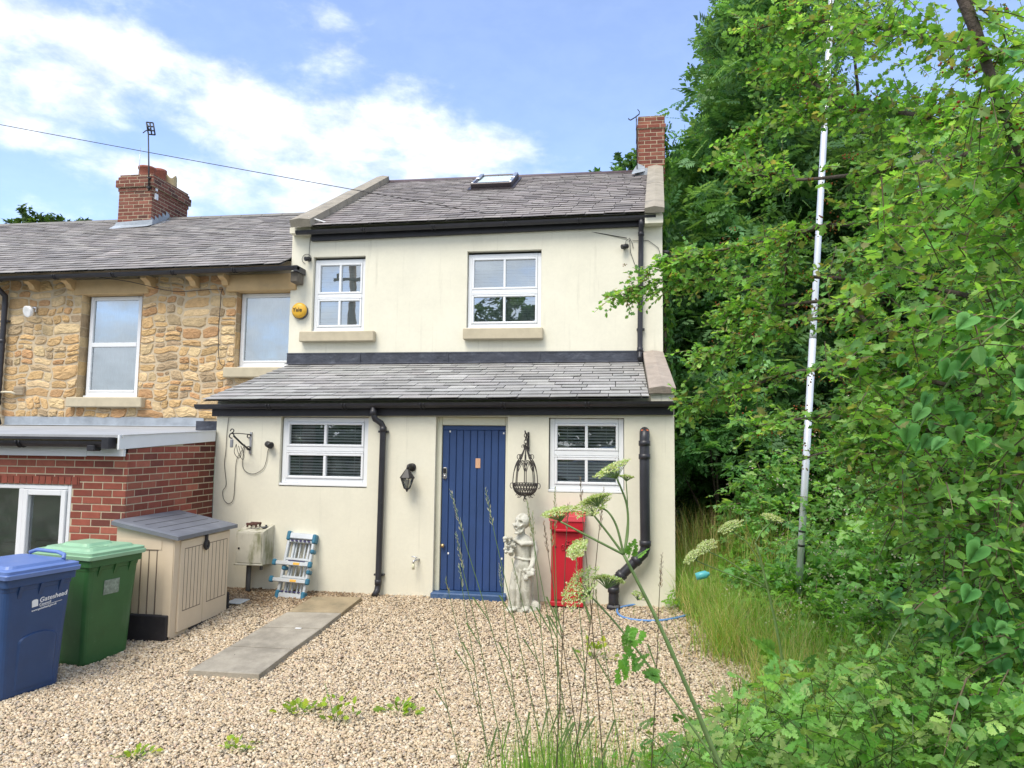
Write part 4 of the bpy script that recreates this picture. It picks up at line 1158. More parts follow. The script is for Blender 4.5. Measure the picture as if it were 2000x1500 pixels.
# hanging basket on its bracket
t = thing('hanging_basket', 'ornate dark wire hanging basket, empty, between the door and right window', 'basket', (-1.675, -.26, 1.3))
bx, by = -1.672, -.26
m = MB(); m.box(-1.682, -1.662, -.02, -.001, 1.66, 1.885); m.tube([(-1.672, -.01, 1.84), (-1.675, -.15, 1.865), (-1.676, -.26, 1.87), (-1.678, -.275, 1.895)], .008, 6); m.tube([(-1.672, -.01, 1.70), (-1.674, -.12, 1.80), (-1.676, -.2, 1.86)], .006, 5)
m.build('wall_hook', M['iron'], t)
m = MB()
n = 10
rb = .142
prof = [(rb, 1.30), (rb * .97, 1.255), (rb * .82, 1.21), (rb * .55, 1.175), (rb * .2, 1.165)]
for k in range(26):
    a = 2 * math.pi * k / 26
    m.tube([(bx + r_ * math.cos(a + .12 * i), by + r_ * math.sin(a + .12 * i), z) for i, (r_, z) in enumerate(prof)], .0036, 4, caps=False)
    m.tube([(bx + r_ * math.cos(a - .12 * i), by + r_ * math.sin(a - .12 * i), z) for i, (r_, z) in enumerate(prof)], .0036, 4, caps=False)
for z, r_ in ((1.30, rb), (1.285, rb), (1.235, rb * .92), (1.19, rb * .68)):
    m.tube([(bx + r_ * math.cos(a), by + r_ * math.sin(a), z) for a in np.linspace(0, 2 * math.pi, 28, endpoint=False)], .005, 5, closed=True)
for k in range(8):
    a = 2 * math.pi * k / 8
    m.tube([(bx + (rb * .6 + .02 * math.cos(q)) * math.cos(a), by + (rb * .6 + .02 * math.cos(q)) * math.sin(a), 1.165 + .02 * math.sin(q)) for q in np.linspace(0, 5, 8)], .004, 4)
m.tube([(bx, by, 1.17), (bx, by, 1.12)], .006, 5); m.tube([(bx + .018 * math.cos(q), by, 1.12 + .018 * math.sin(q)) for q in np.linspace(0, 5, 8)], .004, 4)
m.build('bowl', M['iron_brown'], t)
m = MB()
for k in range(8):
    a = 2 * math.pi * k / 8 + .2
    m.tube(smooth_path([(bx + r_ * math.cos(a), by + r_ * math.sin(a), z) for r_, z in ((rb, 1.30), (rb * .92, 1.42), (rb * .72, 1.53), (rb * .4, 1.60), (.02, 1.68), (.012, 1.72))], 4), .0055, 5, caps=False)
    a2 = a + math.pi / 8
    m.tube(smooth_path([(bx + r_ * math.cos(q), by + r_ * math.sin(q), z) for r_, z, q in ((rb * .9, 1.43, a), (rb * .75, 1.51, a + .25), (rb * .66, 1.535, a2), (rb * .75, 1.51, a + .53), (rb * .9, 1.43, a + math.pi / 4))], 4), .004, 4, caps=False)
    m.tube(smooth_path([(bx + r_ * math.cos(q), by + r_ * math.sin(q), z) for r_, z, q in ((rb * .75, 1.5, a), (rb * .55, 1.56, a2), (rb * .75, 1.5, a + math.pi / 4))], 4), .004, 4, caps=False)
    m.tube([(bx + (.075 + .02 * math.cos(q)) * math.cos(a), by + (.075 + .02 * math.cos(q)) * math.sin(a), 1.60 + .028 * math.sin(q)) for q in np.linspace(-1, 4, 8)], .004, 4)
for sgn in (-1, 1):
    m.tube([(bx + sgn * (rb + .012 + .018 * math.cos(q)), by, 1.275 + .03 * math.sin(q)) for q in np.linspace(-2, 3, 9)], .004, 4)
m.build('cage', M['iron_brown'], t)
m = MB()
for k in range(4): m.tube([(bx + (.016 * math.cos(q) if k % 2 else 0), by + (0 if k % 2 else .016 * math.cos(q)), 1.735 + k * .036 + .024 * math.sin(q)) for q in np.linspace(0, 2 * math.pi, 10, endpoint=False)], .0045, 4, closed=True)
for k in range(6):
    a = k * 1.05
    m.tube([(bx + (.03 + .014 * math.cos(q)) * math.cos(a), by + (.03 + .014 * math.cos(q)) * math.sin(a), 1.70 + .02 * k * .3 + .02 * math.sin(q)) for q in np.linspace(-1, 4, 7)], .0035, 4)
m.build('chain', M['iron_brown'], t)

# service cables
def cable(name, pts, r, label, sag=.05):
    A, B = Vector(pts[0]), Vector(pts[1])
    n = 24
    m = MB(); m.tube([A.lerp(B, i / n) - Vector((0, 0, 4 * sag * (i / n) * (1 - i / n))) for i in range(n + 1)], r, 5)
    return tag(m.build(name, M['iron']), label, 'cable')
P_ = sight(-60, 232, 12.5)
cable('overhead_cable', [tuple(P_), (-.50, 1.78, 4.70)], .0062, 'black overhead cable slanting across the sky and roof to the cream house', .02)
m = MB(); m.tube(smooth_path([(-9.0, 1.50, 4.30), (-8.2, 1.62, 4.20), (-7.55, 1.79, 4.07), (-6.8, 1.80, 4.09), (-6.75, 1.80, 4.0), (-6.76, 1.80, 3.4), (-6.72, 1.80, 2.95), (-6.6, 1.8, 2.9)]), .0055, 5)
tag(m.build('house_cable', M['iron']), 'thin black cable drooping across the rubble wall between its two windows', 'cable')

# ------------------------------------------------------------------ things on the drive
def hit(px, py, dz=0.0):
    """point where a sight line meets the ground, dz above it"""
    d = sight(px, py, 1.0) - CAM_C
    t = 5.0
    for _ in range(40):
        p = CAM_C + d * t
        t += (p[2] - (float(gz(p[0], p[1])) + dz)) / -d[2] * .7
    return CAM_C + d * t
def rrect(w, d, r, n=4, x0=0.0):
    """rounded rectangle, x from x0-d to x0, y centred"""
    out = []
    for cx, cy, a0 in ((x0 - r, w / 2 - r, 0), (x0 - d + r, w / 2 - r, 90), (x0 - d + r, -w / 2 + r, 180), (x0 - r, -w / 2 + r, 270)):
        for k in range(n + 1):
            a = R(a0 + 90 * k / n)
            out.append((cx + r * math.cos(a), cy + r * math.sin(a)))
    return out
def loft(m, secs, mi=0, smooth=False, cap0=True, cap1=True):
    """secs: list of (ring of 2-D points, z or list of z)"""
    n = len(secs[0][0]); V = []
    for ring, z in secs: V += [(p[0], p[1], z) for p in ring]
    F = [(i * n + k, i * n + (k + 1) % n, (i + 1) * n + (k + 1) % n, (i + 1) * n + k) for i in range(len(secs) - 1) for k in range(n)]
    if cap0: F.append(tuple(range(n))[::-1])
    if cap1: F.append(tuple((len(secs) - 1) * n + k for k in range(n)))
    m.add(V, F, mi, smooth=smooth)

def wheelie(name, label, body, lid, loc, rz, h=.97, logo=False):
    t = thing(name, label, 'wheelie bin', loc, rz)
    m = MB()
    def sec(w, d, x0, r=.05): return rrect(w, d, r, 4, x0)
    loft(m, [(sec(.455, .52, -.03), .0), (sec(.47, .54, -.02), .03), (sec(.50, .58, -.0), h * .5), (sec(.528, .63, .025), h * .86), (sec(.535, .635, .03), h * .87), (sec(.54, .645, .035), h * .90), (sec(.56, .68, .05, .03), h * .905), (sec(.565, .69, .055, .03), h)])
    for y in (-.16, 0, .16): m.prism([(.02, h * .80), (.055, h * .905), (.02, h * .905)], 'Y', y - .014, y + .014)
    if logo:   # pressed arch on the front
        ring, ring2 = [], []
        for k in range(13):
            a = math.pi * k / 12
            ring.append((.155 * math.cos(a), h * .44 + .06 * math.sin(a))); 
        poly = [(-.155, .06)] + ring[::-1] + [(.155, .06)]
        face = lambda z: -.03 + .03 * min(1, z / (h * .5)) + (.025 * max(0, (z - h * .5) / (h * .36)))
        V = [(face(z) + .001, y + .02, z) for y, z in poly] + [(face(z) + .014, y * .9 + .02, z * .985 + .004) for y, z in poly]
        n = len(poly)
        m.add(V, [tuple(range(n, 2 * n))] + [(i, (i + 1) % n, n + (i + 1) % n, n + i) for i in range(n)])
    m.build('body', body, t, world=False)
    m = MB()
    lz = h + .002
    loft(m, [(sec(.595, .735, .075, .03), lz - .03), (sec(.605, .745, .08, .03), lz), (sec(.60, .74, .078, .03), lz + .005), (sec(.585, .73, .066, .03), lz + .007), (sec(.585, .73, .066, .03), lz + .03), (sec(.555, .70, .045, .04), lz + .037)], cap0=False)
    loft(m, [(sec(.50, .60, .0, .06), lz + .036), (sec(.47, .57, -.015, .06), lz + .058), (sec(.45, .55, -.025, .05), lz + .06)])
    if not logo: loft(m, [(sec(.30, .34, -.16, .05), lz + .058), (sec(.27, .30, -.18, .05), lz + .084)])
    ld_ = m.build('lid', lid, t, world=False)
    m = MB()
    if logo: m.tube([(-.02, .20, lz + .055), (-.06, .235, lz + .085), (-.16, .245, lz + .10), (-.42, .245, lz + .10), (-.5, .235, lz + .075)], .016, 8)
    m.tube([(-.685, -.24, h * .93), (-.74, -.22, h * .95), (-.745, .22, h * .95), (-.685, .24, h * .93)], .016, 8)
    m.build('handle', lid, t, world=False)
    if not logo:
        m = MB()
        m.tube([(-.065 + .035 * (1 if math.cos(a) > 0 else -1) * abs(math.cos(a)) ** .5, -.11 + .085 * (1 if math.sin(a) > 0 else -1) * abs(math.sin(a)) ** .5, lz + .061) for a in np.linspace(0, 2 * math.pi, 20, endpoint=False)], .006, 5, closed=True)
        m.build('lid_emboss', lid, ld_, world=False)
    for y in (-.235, .235):
        m = MB(); m.tube([(-.53, y - .02, .09), (-.53, y + .02, .09)], .095, 18); m.build('wheel', M['rubber'], t, world=False)
    return t
def tz(x, y): return float(gz(x, y))
gb = wheelie('green_wheelie_bin', 'dark green wheelie bin with pale green lid beside the beige storage box', M['bin_green'], M['bin_green_lid'], (-5.213, -2.239, -.25), R(-11.2), .96)
bb = wheelie('blue_wheelie_bin', 'blue wheelie bin with white council lettering at the edge of the drive', M['bin_blue'], M['bin_blue_lid'], (-5.218, -3.066, -.263), R(-14.7), .96, True)
# printed council mark, on the tilted front face
def face_M(y, z, tilt=4.1, rot=6):
    return Matrix.Translation((.025 * (z - .48) / .3456 + .0035, y, z)) @ Matrix.Rotation(R(tilt), 4, 'Y') @ Matrix.Rotation(R(rot), 4, 'X') @ Matrix.Rotation(R(90), 4, 'Z') @ Matrix.Rotation(R(90), 4, 'X')
text_mesh('lettering', 'Gateshead', .052, M['letter_white'], bb, face_M(.0, .712), .001, .18, .0006)
text_mesh('lettering', 'Council', .030, M['letter_white'], bb, face_M(.0, .684), .001, .18, .0003)
text_mesh('lettering', 'www.gateshead.gov.uk', .0215, M['letter_white'], bb, face_M(-.055, .648, rot=7), .001, .18, .0003)
m = MB()
Mf = face_M(-.055, .682)
m.add([Mf @ Vector(p) for p in ((0, 0, 0), (.048, 0, 0), (.048, .05, 0), (.036, .058, 0), (.012, .058, 0), (0, .05, 0))], [(0, 1, 2, 3, 4, 5)])
m.add([Mf @ Vector(p) for p in ((.06, -.012, 0), (.24, -.012, 0), (.24, -.0085, 0), (.06, -.0085, 0))], [(0, 1, 2, 3)])
m.build('emblem', M['letter_white'], bb, world=False)

m = MB(); m.bbox(-.002, .003, -.10, .06, .0, .13, .0012, T=face_M(0, .60, rot=0) @ Matrix.Rotation(R(-90), 4, 'X') @ Matrix.Rotation(R(-90), 4, 'Z') @ Matrix.Translation((.0, 0, 0)))
m.build('blurred_number_patch', mk('blurred_number_patch', (.22, .27, .22), .7, .5, 30), gb, world=False)  # plain patch added in place of the blurred number on the bin
# storage box
t = thing('storage_box', 'beige plastic garden storage box with grey lid against the brick extension', 'storage box', (-5.25, -1.25, -.18))
bx0, bx1, by0, by1, bz0 = -5.57, -4.935, -1.75, -.76, -.18
zt = lambda x: .895 + (x - bx0) / (bx1 - bx0) * (-.115)
m = MB()
e = .012   # slight batter
m.add([(bx0, by0 + e, bz0), (bx1 - e, by0 + e, bz0), (bx1 - e, by1 - e, bz0), (bx0, by1 - e, bz0), (bx0, by0, zt(bx0)), (bx1, by0, zt(bx1)), (bx1, by1, zt(bx1)), (bx0, by1, zt(bx0))],
      [(0, 3, 2, 1), (4, 5, 6, 7), (0, 1, 5, 4), (2, 3, 7, 6), (3, 0, 4, 7), (1, 2, 6, 5)])
m.box(bx1 - .10, bx1 - .012, by0 - .004, by0 + .02, bz0 + .02, zt(bx1) - .005)
m.box(bx0 + .02, bx1 - .14, by0 - .004, by0 + .02, .67, .76)
body = m.build('body', M['box_beige'], t)
m = MB()
for k in range(6):
    x = bx0 + .02 + k * .085
    m.box(x, x + .007, by0 - .0035 + .001, by0 + .03, .03, .66)
m.box(bx0 + .02, bx0 + .46, by0 - .0028, by0 + .03, .66, .668)
m.build('side_groove', M['box_groove'], body)
for d, (ya, yb) in enumerate(((by0 + .085, (by0 + by1) / 2 - .004), ((by0 + by1) / 2 + .004, by1 - .03))):
    m = MB(); m.bbox(bx1 - .012, bx1 + .014, ya, yb, bz0 + .04, zt(bx1) - .03, .006)
    dr = m.build('door', M['box_beige'], t)
    m = MB()
    n = 5
    yy0, yy1 = ya + .06, yb - .05
    for k in range(n + 1):
        y = yy0 + (yy1 - yy0) * k / n
        m.box(bx1 + .0, bx1 + .0155, y, y + .006, .06, .66)
    m.box(bx1, bx1 + .0155, yy0, yy1 + .006, .66, .667); m.box(bx1, bx1 + .0155, yy0, yy1 + .006, .052, .06)
    m.build('door_groove', M['box_groove'], dr)
m = MB()
L0, L1 = -.045, .05
V = [(bx0 - .03, by0 - .05, zt(bx0) + .005), (bx1 + .06, by0 - .045, zt(bx1) - .012), (bx1 + .06, by1 + .05, zt(bx1) - .012), (bx0 - .03, by1 + .05, zt(bx0) + .005)]
Vt = [(p[0], p[1], p[2] + .038) for p in V]
Vi = [(V[0][0] + .02, V[0][1] + .03, Vt[0][2] + .012), (V[1][0] - .03, V[1][1] + .03, Vt[1][2] + .012), (V[2][0] - .03, V[2][1] - .03, Vt[2][2] + .012), (V[3][0] + .02, V[3][1] - .03, Vt[3][2] + .012)]
m.add(V + Vt + Vi, [(3, 2, 1, 0), (0, 1, 5, 4), (1, 2, 6, 5), (2, 3, 7, 6), (3, 0, 4, 7), (4, 5, 9, 8), (5, 6, 10, 9), (6, 7, 11, 10), (7, 4, 8, 11), (8, 9, 10, 11)])
lid = m.build('lid', M['box_lid'], t)
m = MB()
A, B_, C_, D_ = [Vector(p) for p in Vi]
for k in range(1, 5):
    f = k / 5
    p, q = A.lerp(B_, f).lerp(D_.lerp(C_, f), .08), A.lerp(B_, f).lerp(D_.lerp(C_, f), .92)
    m.box(p.x - .004, p.x + .004, p.y, q.y, p.z - .01, p.z + .0015)
m.build('lid_groove', M['black'], lid)
m = MB(); m.bbox(bx1 + .012, bx1 + .04, -1.275, -1.235, .64, .81, .01); m.tube([(bx1 + .03, -1.255 + .032 * math.cos(a), .655 + .04 * math.sin(a)) for a in np.linspace(0, 2 * math.pi, 16, endpoint=False)], .016, 6, closed=True)
m.build('latch', M['box_base'], t)
m = MB(); m.bbox(bx0 - .01, bx1 - .03, by0 - .035, by0 + .02, bz0 - .06, .045, .008); m.bbox(bx0, bx1 + .012, by0 + .30, by1 + .03, bz0 - .05, bz0 + .055, .008); m.bbox(bx1 - .1, bx1 + .012, by1 - .0, by1 + .032, bz0 - .03, .06, .008)
m.build('plinth', M['box_base'], t)

# meter cabinet and what lies on it
t = thing('meter_cabinet', 'mould stained white meter cabinet on the porch wall behind the ladder', 'cabinet', (-4.96, 0, .28))
cx0, cx1, cz0, cz1, cy0 = -5.135, -4.795, .285, .665, -.27
m = MB()
m.add([(cx0, cy0, cz0), (cx1, cy0, cz0), (cx1, -.003, cz0 - .03), (cx0, -.003, cz0 - .03), (cx0, cy0, cz1), (cx1, cy0, cz1), (cx1, -.003, cz1 + .055), (cx0, -.003, cz1 + .055)],
      [(0, 3, 2, 1), (4, 5, 6, 7), (0, 1, 5, 4), (2, 3, 7, 6), (3, 0, 4, 7), (1, 2, 6, 5)])
m.bbox(cx0 - .012, cx1 + .01, cy0 - .02, cy0 + .01, cz0 - .012, cz0 + .008, .004)
m.build('case', M['cabinet'], t)
m = MB(); m.bbox(cx0 + .022, cx1 - .012, cy0 - .012, cy0 - .001, cz0 + .015, cz1 - .012, .004); dr = m.build('door', M['cabinet'], t)
m = MB(); m.tube([(cx0 + .045, cy0 - .011, .47), (cx0 + .045, cy0 - .018, .47)], .012, 8); m.build('door_lock', M['black'], dr)
m = MB(); m.tube([(-5.04, -.12, .27), (-5.045, -.12, -.14)], .03, 8); m.box(-4.86, -4.835, -.2, -.17, .21, .27); m.build('pipe', mk('grey_duct', (.13, .13, .13), .6), t)
t = thing('iron_trivet', 'small rusty iron trivet lying on top of the meter cabinet', 'trivet', (-4.99, -.14, .70))
m = MB()
for x in (-5.04, -4.99, -4.94): m.bbox(x - .012, x + .012, -.19, -.09, .735, .755, .005)
m.bbox(-5.06, -4.92, -.20, -.185, .73, .76, .005); m.bbox(-5.06, -4.92, -.095, -.08, .73, .76, .005); m.build('grille', M['rust'], t)
for x in (-5.045, -4.935):
    for y in (-.185, -.09):
        m = MB(); m.tube([(x, y, .735), (x - .004, y, .708)], .011, 6); m.build('foot', M['rust'], t)
m = MB(); m.bbox(-4.88, -4.83, -.17, -.08, .698, .712, .004, T=None); m.bbox(-4.865, -4.845, -.1, -.08, .712, .73, .004)
tag(m.build('slate_scrap', M['lead_dark']), 'flat dark scrap on the meter cabinet beside the trivet', 'scrap')

# folded ladder leaning on the wall
t = thing('folded_ladder', 'folded aluminium ladder with blue plastic joints leaning on the porch wall', 'ladder', (-4.435, -.285, -.10))
Tl = Matrix.Rotation(R(2.5), 4, 'Y') @ Matrix.Rotation(R(-17), 4, 'X')
w2, Lh = .175, .775
for x, y in ((-w2 + .0, 0), (w2 - .035, 0)):
    m = MB(); m.bbox(x, x + .035, 0, .06, .02, Lh - .03, .006, T=Tl); m.build('rail', M['alu'], t, world=False)
for x, y in ((-w2 + .06, .06), (w2 - .095, .06)):
    m = MB(); m.bbox(x, x + .03, .05, .11, .03, Lh - .05, .006, T=Tl); m.build('rail', M['alu'], t, world=False)
for z in (.02, .205, .24, .415, .45, .66):
    m = MB(); m.bbox(-w2 + .02, w2 - .02, .005, .05, z, z + .03, .005, T=Tl); m.build('rung', M['alu'], t, world=False)
for x in (-.085, -.035, .03, .075):
    m = MB(); m.bbox(x, x + .022, .07, .10, .04, Lh - .06, .005, T=Tl); m.build('inner_rail', M['alu'], t, world=False)
m = MB()
m.bbox(-w2, w2, -.01, .06, .70, .775, .01, T=Tl)
m.build('end_plate', M['alu'], t, world=False)
m = MB(); m.bbox(-w2, w2, -.01, .05, .0, .075, .01, T=Tl)
m.build('end_plate', M['alu'], t, world=False)
m = MB()
for k in range(5):
    x = -.12 + k * .052
    m.bbox(x, x + .034, -.012, -.008, .668, .688, .003, T=Tl); m.bbox(x, x + .034, -.012, -.008, .08, .097, .003, T=Tl)
m.bbox(-.11, .10, .0, .004, .438, .449, .002, T=Tl)
m.build('slot', mk('navy_slot', (.03, .025, .10), .6), t, world=False)
for z, xl, xr in ((.385, -.265, .19), (.19, -.26, .20)):
    m = MB(); m.bbox(xl, xr, -.045, -.012, z, z + .045, .006, T=Tl); m.build('stabiliser_bar', M['alu'], t, world=False)
    m = MB(); m.bbox(-.02, .06, -.048, -.044, z + .008, z + .036, .002, T=Tl); m.build('label', M['yellow_label'], t, world=False)
    for x in (xl - .02, xr - .03):
        m = MB(); m.bbox(x, x + .05, -.055, -.005, z - .012, z + .06, .012, T=Tl); m.build('blue_joint', M['cyan_plastic'], t, world=False)
for x, z in ((-w2 - .012, .68), (w2 - .035, .66), (-w2 - .008, -.01), (w2 - .04, -.01), (w2 - .03, .54), (w2 - .03, .30), (-w2 + .01, .33)):
    m = MB(); m.bbox(x, x + .048, -.02, .075, z, z + (.11 if z < .1 or z > .6 else .05), .012, T=Tl); m.build('blue_joint', M['cyan_plastic'], t, world=False)

# slabs
rows = [((612, 1165), (707, 1166)), ((561.5, 1195), (667, 1197)), ((511, 1225), (627, 1228)), ((449, 1262), (571, 1268)), ((367, 1310), (505, 1318))]
labs = ['brown stained paving slab touching the porch wall', 'grey paving slab next to the brown stained one', 'grey paving slab with a white fleck, third from the wall', 'grey slab with black spots at the near end of the path']
Q = [[hit(*a, .052), hit(*b_, .052)] for a, b_ in rows]
for i in range(4):
    a, b_, c, d = [Vector(p) for p in (Q[i + 1][0], Q[i + 1][1], Q[i][1], Q[i][0])]
    gp = .008
    u = (c - b_).normalized() * gp
    a, b_, c, d = a + u, b_ + u, c - u, d - u
    m = MB()
    top = [p for p in (a, b_, c, d)]
    ctr = (a + b_ + c + d) / 4
    inn = [p + (ctr - p).normalized() * .01 + Vector((0, 0, .004)) for p in top]
    low = [p - Vector((0, 0, .055)) for p in top]
    m.add(low + top + inn, [(3, 2, 1, 0), (0, 1, 5, 4), (1, 2, 6, 5), (2, 3, 7, 6), (3, 0, 4, 7), (4, 5, 9, 8), (5, 6, 10, 9), (6, 7, 11, 10), (7, 4, 8, 11), (8, 9, 10, 11)])
    sl = tag(m.build('paving_slab', M['slab_warm'] if i == 0 else M['slab']), labs[i], 'paving slab', 'concrete slabs forming a short path')
    if i == 3:
        m = MB()
        for px, py in ((412, 1296), (426, 1294), (462, 1297), (459, 1279)):
            p = hit(px, py, .057)
            m.lathe([(.0, p[2] + .004), (.016, p[2] + .003), (.02, p[2])], p[0], p[1], 8)
        m.build('black_spot', M['stain_black'], sl)
    if i == 2:
        p = hit(583, 1227, .057)
        m = MB(); m.box(p[0] - .03, p[0] + .03, p[1] - .02, p[1] + .01, p[2], p[2] + .003); m.build('white_fleck', M['white'], sl)
p = hit(465, 1174, .02)
m = MB(); m.bbox(p[0] - .09, p[0] + .09, p[1] - .12, p[1] + .1, p[2] - .006, p[2] + .006, .003)
tag(m.build('white_tile', mk('pale_tile', (.5, .55, .58), .4)), 'pale square tile lying on the gravel by the meter cabinet', 'tile')

# red letter box
t = thing('red_letter_box', 'red cast letter box with embossed crest standing against the cream wall', 'letter box', (-1.195, -.12, -.08))
x0, x1 = -1.378, -1.028
m = MB()
yb, yf = -.012, -.20
m.bbox(x0, x1, yf, yb, -.035, .80, .012)
m.bbox(x0 - .01, x1 + .01, yf - .012, yb, -.05, -.0, .006)
m.build('body', M['red'], t)
m = MB()
m.prism([(yf - .04, .795), (yb, .795), (yb, .975), (yf - .01, .945), (yf - .045, .90)], 'X', x0 - .012, x1 + .018)
m.prism([(yf - .055, .89), (yb, .955), (yb, .985), (yf - .04, .935)], 'X', x0 - .022, x1 + .03)
m.build('hood', M['red'], t)
m = MB(); m.bbox(x0 + .05, x1 - .05, yf - .062, yf - .035, .775, .80, .006); m.build('letter_slot_flap', M['red'], t)
m = MB(); m.bbox(x0 + .03, x1 - .03, yf - .01, yf + .001, .02, .76, .006); dr = m.build('door', M['red'], t)
m = MB()
ccx, ccz, yy = -1.185, .60, yf - .014
for k in range(8):
    a = 2 * math.pi * k / 8
    m.tube([(ccx + (.045 + .016 * math.cos(q)) * math.cos(a), yy, ccz + (.04 + .016 * math.sin(q)) * math.sin(a) + .012 * math.sin(q)) for q in np.linspace(0, 2 * math.pi, 10, endpoint=False)], .0055, 5, closed=True)
m.tube([(ccx + .03 * math.cos(a), yy, ccz + .035 * math.sin(a)) for a in np.linspace(0, 2 * math.pi, 16, endpoint=False)], .007, 5, closed=True)
for s_ in (-1, 1): m.tube([(ccx + s_ * (.06 + .02 * math.cos(q)), yy, ccz + .03 * math.sin(q)) for q in np.linspace(-2, 2.5, 9)], .006, 5)
m.tube([(ccx - .035, yy, ccz + .05), (ccx - .02, yy, ccz + .075), (ccx, yy, ccz + .055), (ccx + .02, yy, ccz + .075), (ccx + .035, yy, ccz + .05)], .006, 5)
m.build('crest', M['red'], dr)
m = MB(); m.tube([(x0 + .05, yf - .008, .60), (x0 + .05, yf - .016, .60)], .012, 8); m.build('keyhole', M['black'], dr)
m = MB(); m.box(x0 + .005, x1 - .005, yf + .01, yb, -.10, -.045); m.build('plinth', M['black'], t)

# the weathered statue of a skull-headed figure in a robe
def statue():
    m = MB()
    bz_ = -.14
    # rocky base
    def ring(cx, cy, rx, ry, z, n=36, fold=0., k=7, ph=0.): return [(cx + (rx * (1 + fold * math.sin(k * a + ph))) * math.cos(a), cy + (ry * (1 + fold * math.sin(k * a + ph))) * math.sin(a), z) for a in [2 * math.pi * i / n for i in range(n)]]
    def lo(rings):
        n = len(rings[0]); V = [p for r_ in rings for p in r_]
        F = [(i * n + k, i * n + (k + 1) % n, (i + 1) * n + (k + 1) % n, (i + 1) * n + k) for i in range(len(rings) - 1) for k in range(n)]
        m.add(V, F + [tuple(range(n))[::-1], tuple((len(rings) - 1) * n + k for k in range(n))])
    def ball(c, r_, sx=1, sy=1, sz=1, n=12):
        lo([[(c[0] + sx * r_ * math.cos(b) * math.cos(a), c[1] + sy * r_ * math.cos(b) * math.sin(a), c[2] + sz * r_ * math.sin(b)) for a in [2 * math.pi * k / n for k in range(n)]] for b in [math.pi * (j / 8 - .5) * .98 for j in range(9)]])
    X_, Y_ = -1.69, -.27
    lo([ring(X_, Y_, .185, .15, bz_, 36, .05, 5), ring(X_, Y_, .18, .145, bz_ + .04, 36, .06, 5, .4), ring(X_ + .005, Y_, .15, .12, bz_ + .075, 36, .08, 6), ring(X_ + .01, Y_, .10, .09, bz_ + .10, 36, .1, 6)])
    ball((X_ + .13, Y_ - .02, bz_ + .08), .075, 1, .9, 1.1); ball((X_ - .11, Y_ - .08, bz_ + .05), .05, 1.3, .8, .7)
    # robe: hem to waist, with deep folds, weight on one leg
    lo([ring(X_ - .005, Y_, .125, .095, bz_ + .07, 48, .22, 10), ring(X_ - .01, Y_, .118, .092, bz_ + .16, 48, .22, 10, .5), ring(X_ - .01, Y_, .112, .09, bz_ + .28, 48, .19, 9, 1.1), ring(X_ - .0, Y_, .11, .09, bz_ + .40, 48, .15, 8, 1.6), ring(X_ + .005, Y_, .105, .085, bz_ + .50, 48, .07, 7, 2.0), ring(X_ + .0, Y_, .088, .072, bz_ + .575, 48, .04, 7, 2.0), ring(X_ - .002, Y_, .08, .066, bz_ + .61, 48, .02, 7)])
    # skirt flare at his right and two standing legs showing through the robe
    m.tube([(X_ - .06, Y_ - .06, bz_ + .46), (X_ - .085, Y_ - .085, bz_ + .3), (X_ - .09, Y_ - .07, bz_ + .10)], [.05, .045, .04], 12)
    m.tube([(X_ + .05, Y_ - .06, bz_ + .46), (X_ + .055, Y_ - .075, bz_ + .28), (X_ + .065, Y_ - .06, bz_ + .08)], [.055, .048, .042], 12)
    m.tube([(X_ - .01, Y_ - .09, bz_ + .5), (X_ - .03, Y_ - .105, bz_ + .3), (X_ - .015, Y_ - .10, bz_ + .09)], [.018, .02, .022], 8)
    ball((X_ - .07, Y_ - .12, bz_ + .085), .035, 1, 1.7, .7); ball((X_ + .05, Y_ - .12, bz_ + .085), .035, 1, 1.7, .7)
    # chest and shoulders
    lo([ring(X_, Y_, .078, .064, bz_ + .60, 36), ring(X_ - .002, Y_, .088, .07, bz_ + .68, 36, .03, 6), ring(X_ - .004, Y_, .10, .072, bz_ + .76, 36, .03, 6), ring(X_ - .0, Y_, .105, .066, bz_ + .815, 36), ring(X_, Y_, .07, .05, bz_ + .855, 36), ring(X_ - .012, Y_ - .01, .036, .036, bz_ + .885, 36), ring(X_ - .02, Y_ - .015, .034, .034, bz_ + .93, 36)])
    # shawl over the shoulder, belt
    m.tube([(X_ - .08, Y_ - .05, bz_ + .82), (X_ + .0, Y_ - .085, bz_ + .78), (X_ + .09, Y_ - .06, bz_ + .79), (X_ + .125, Y_, bz_ + .77)], [.02, .022, .028, .03], 10)
    m.tube([(X_ + .086 * math.cos(a), Y_ + .072 * math.sin(a), bz_ + .615 + .01 * math.sin(a * 2)) for a in np.linspace(0, 2 * math.pi, 24, endpoint=False)], .010, 6, closed=True)
    # arm hanging at the viewer's right, hand at the hip with a posy
    m.tube([(X_ + .10, Y_ - .0, bz_ + .80), (X_ + .128, Y_ - .01, bz_ + .70), (X_ + .125, Y_ - .03, bz_ + .62), (X_ + .105, Y_ - .075, bz_ + .545), (X_ + .09, Y_ - .10, bz_ + .51)], [.046, .042, .034, .027, .024], 12)
    for k in range(4): m.tube([(X_ + .075 + k * .012, Y_ - .105, bz_ + .515), (X_ + .06 + k * .013, Y_ - .13, bz_ + .49), (X_ + .07 + k * .013, Y_ - .13, bz_ + .47)], .0085, 6)
    m.tube([(X_ + .10, Y_ - .09, bz_ + .53), (X_ + .115, Y_ - .12, bz_ + .50)], .009, 6)
    rr = random.Random(4)
    for k in range(16): ball((X_ + .085 + rr.uniform(-.05, .05), Y_ - .115 + rr.uniform(-.02, .03), bz_ + .455 + rr.uniform(-.06, .06)), rr.uniform(.016, .028), n=8)
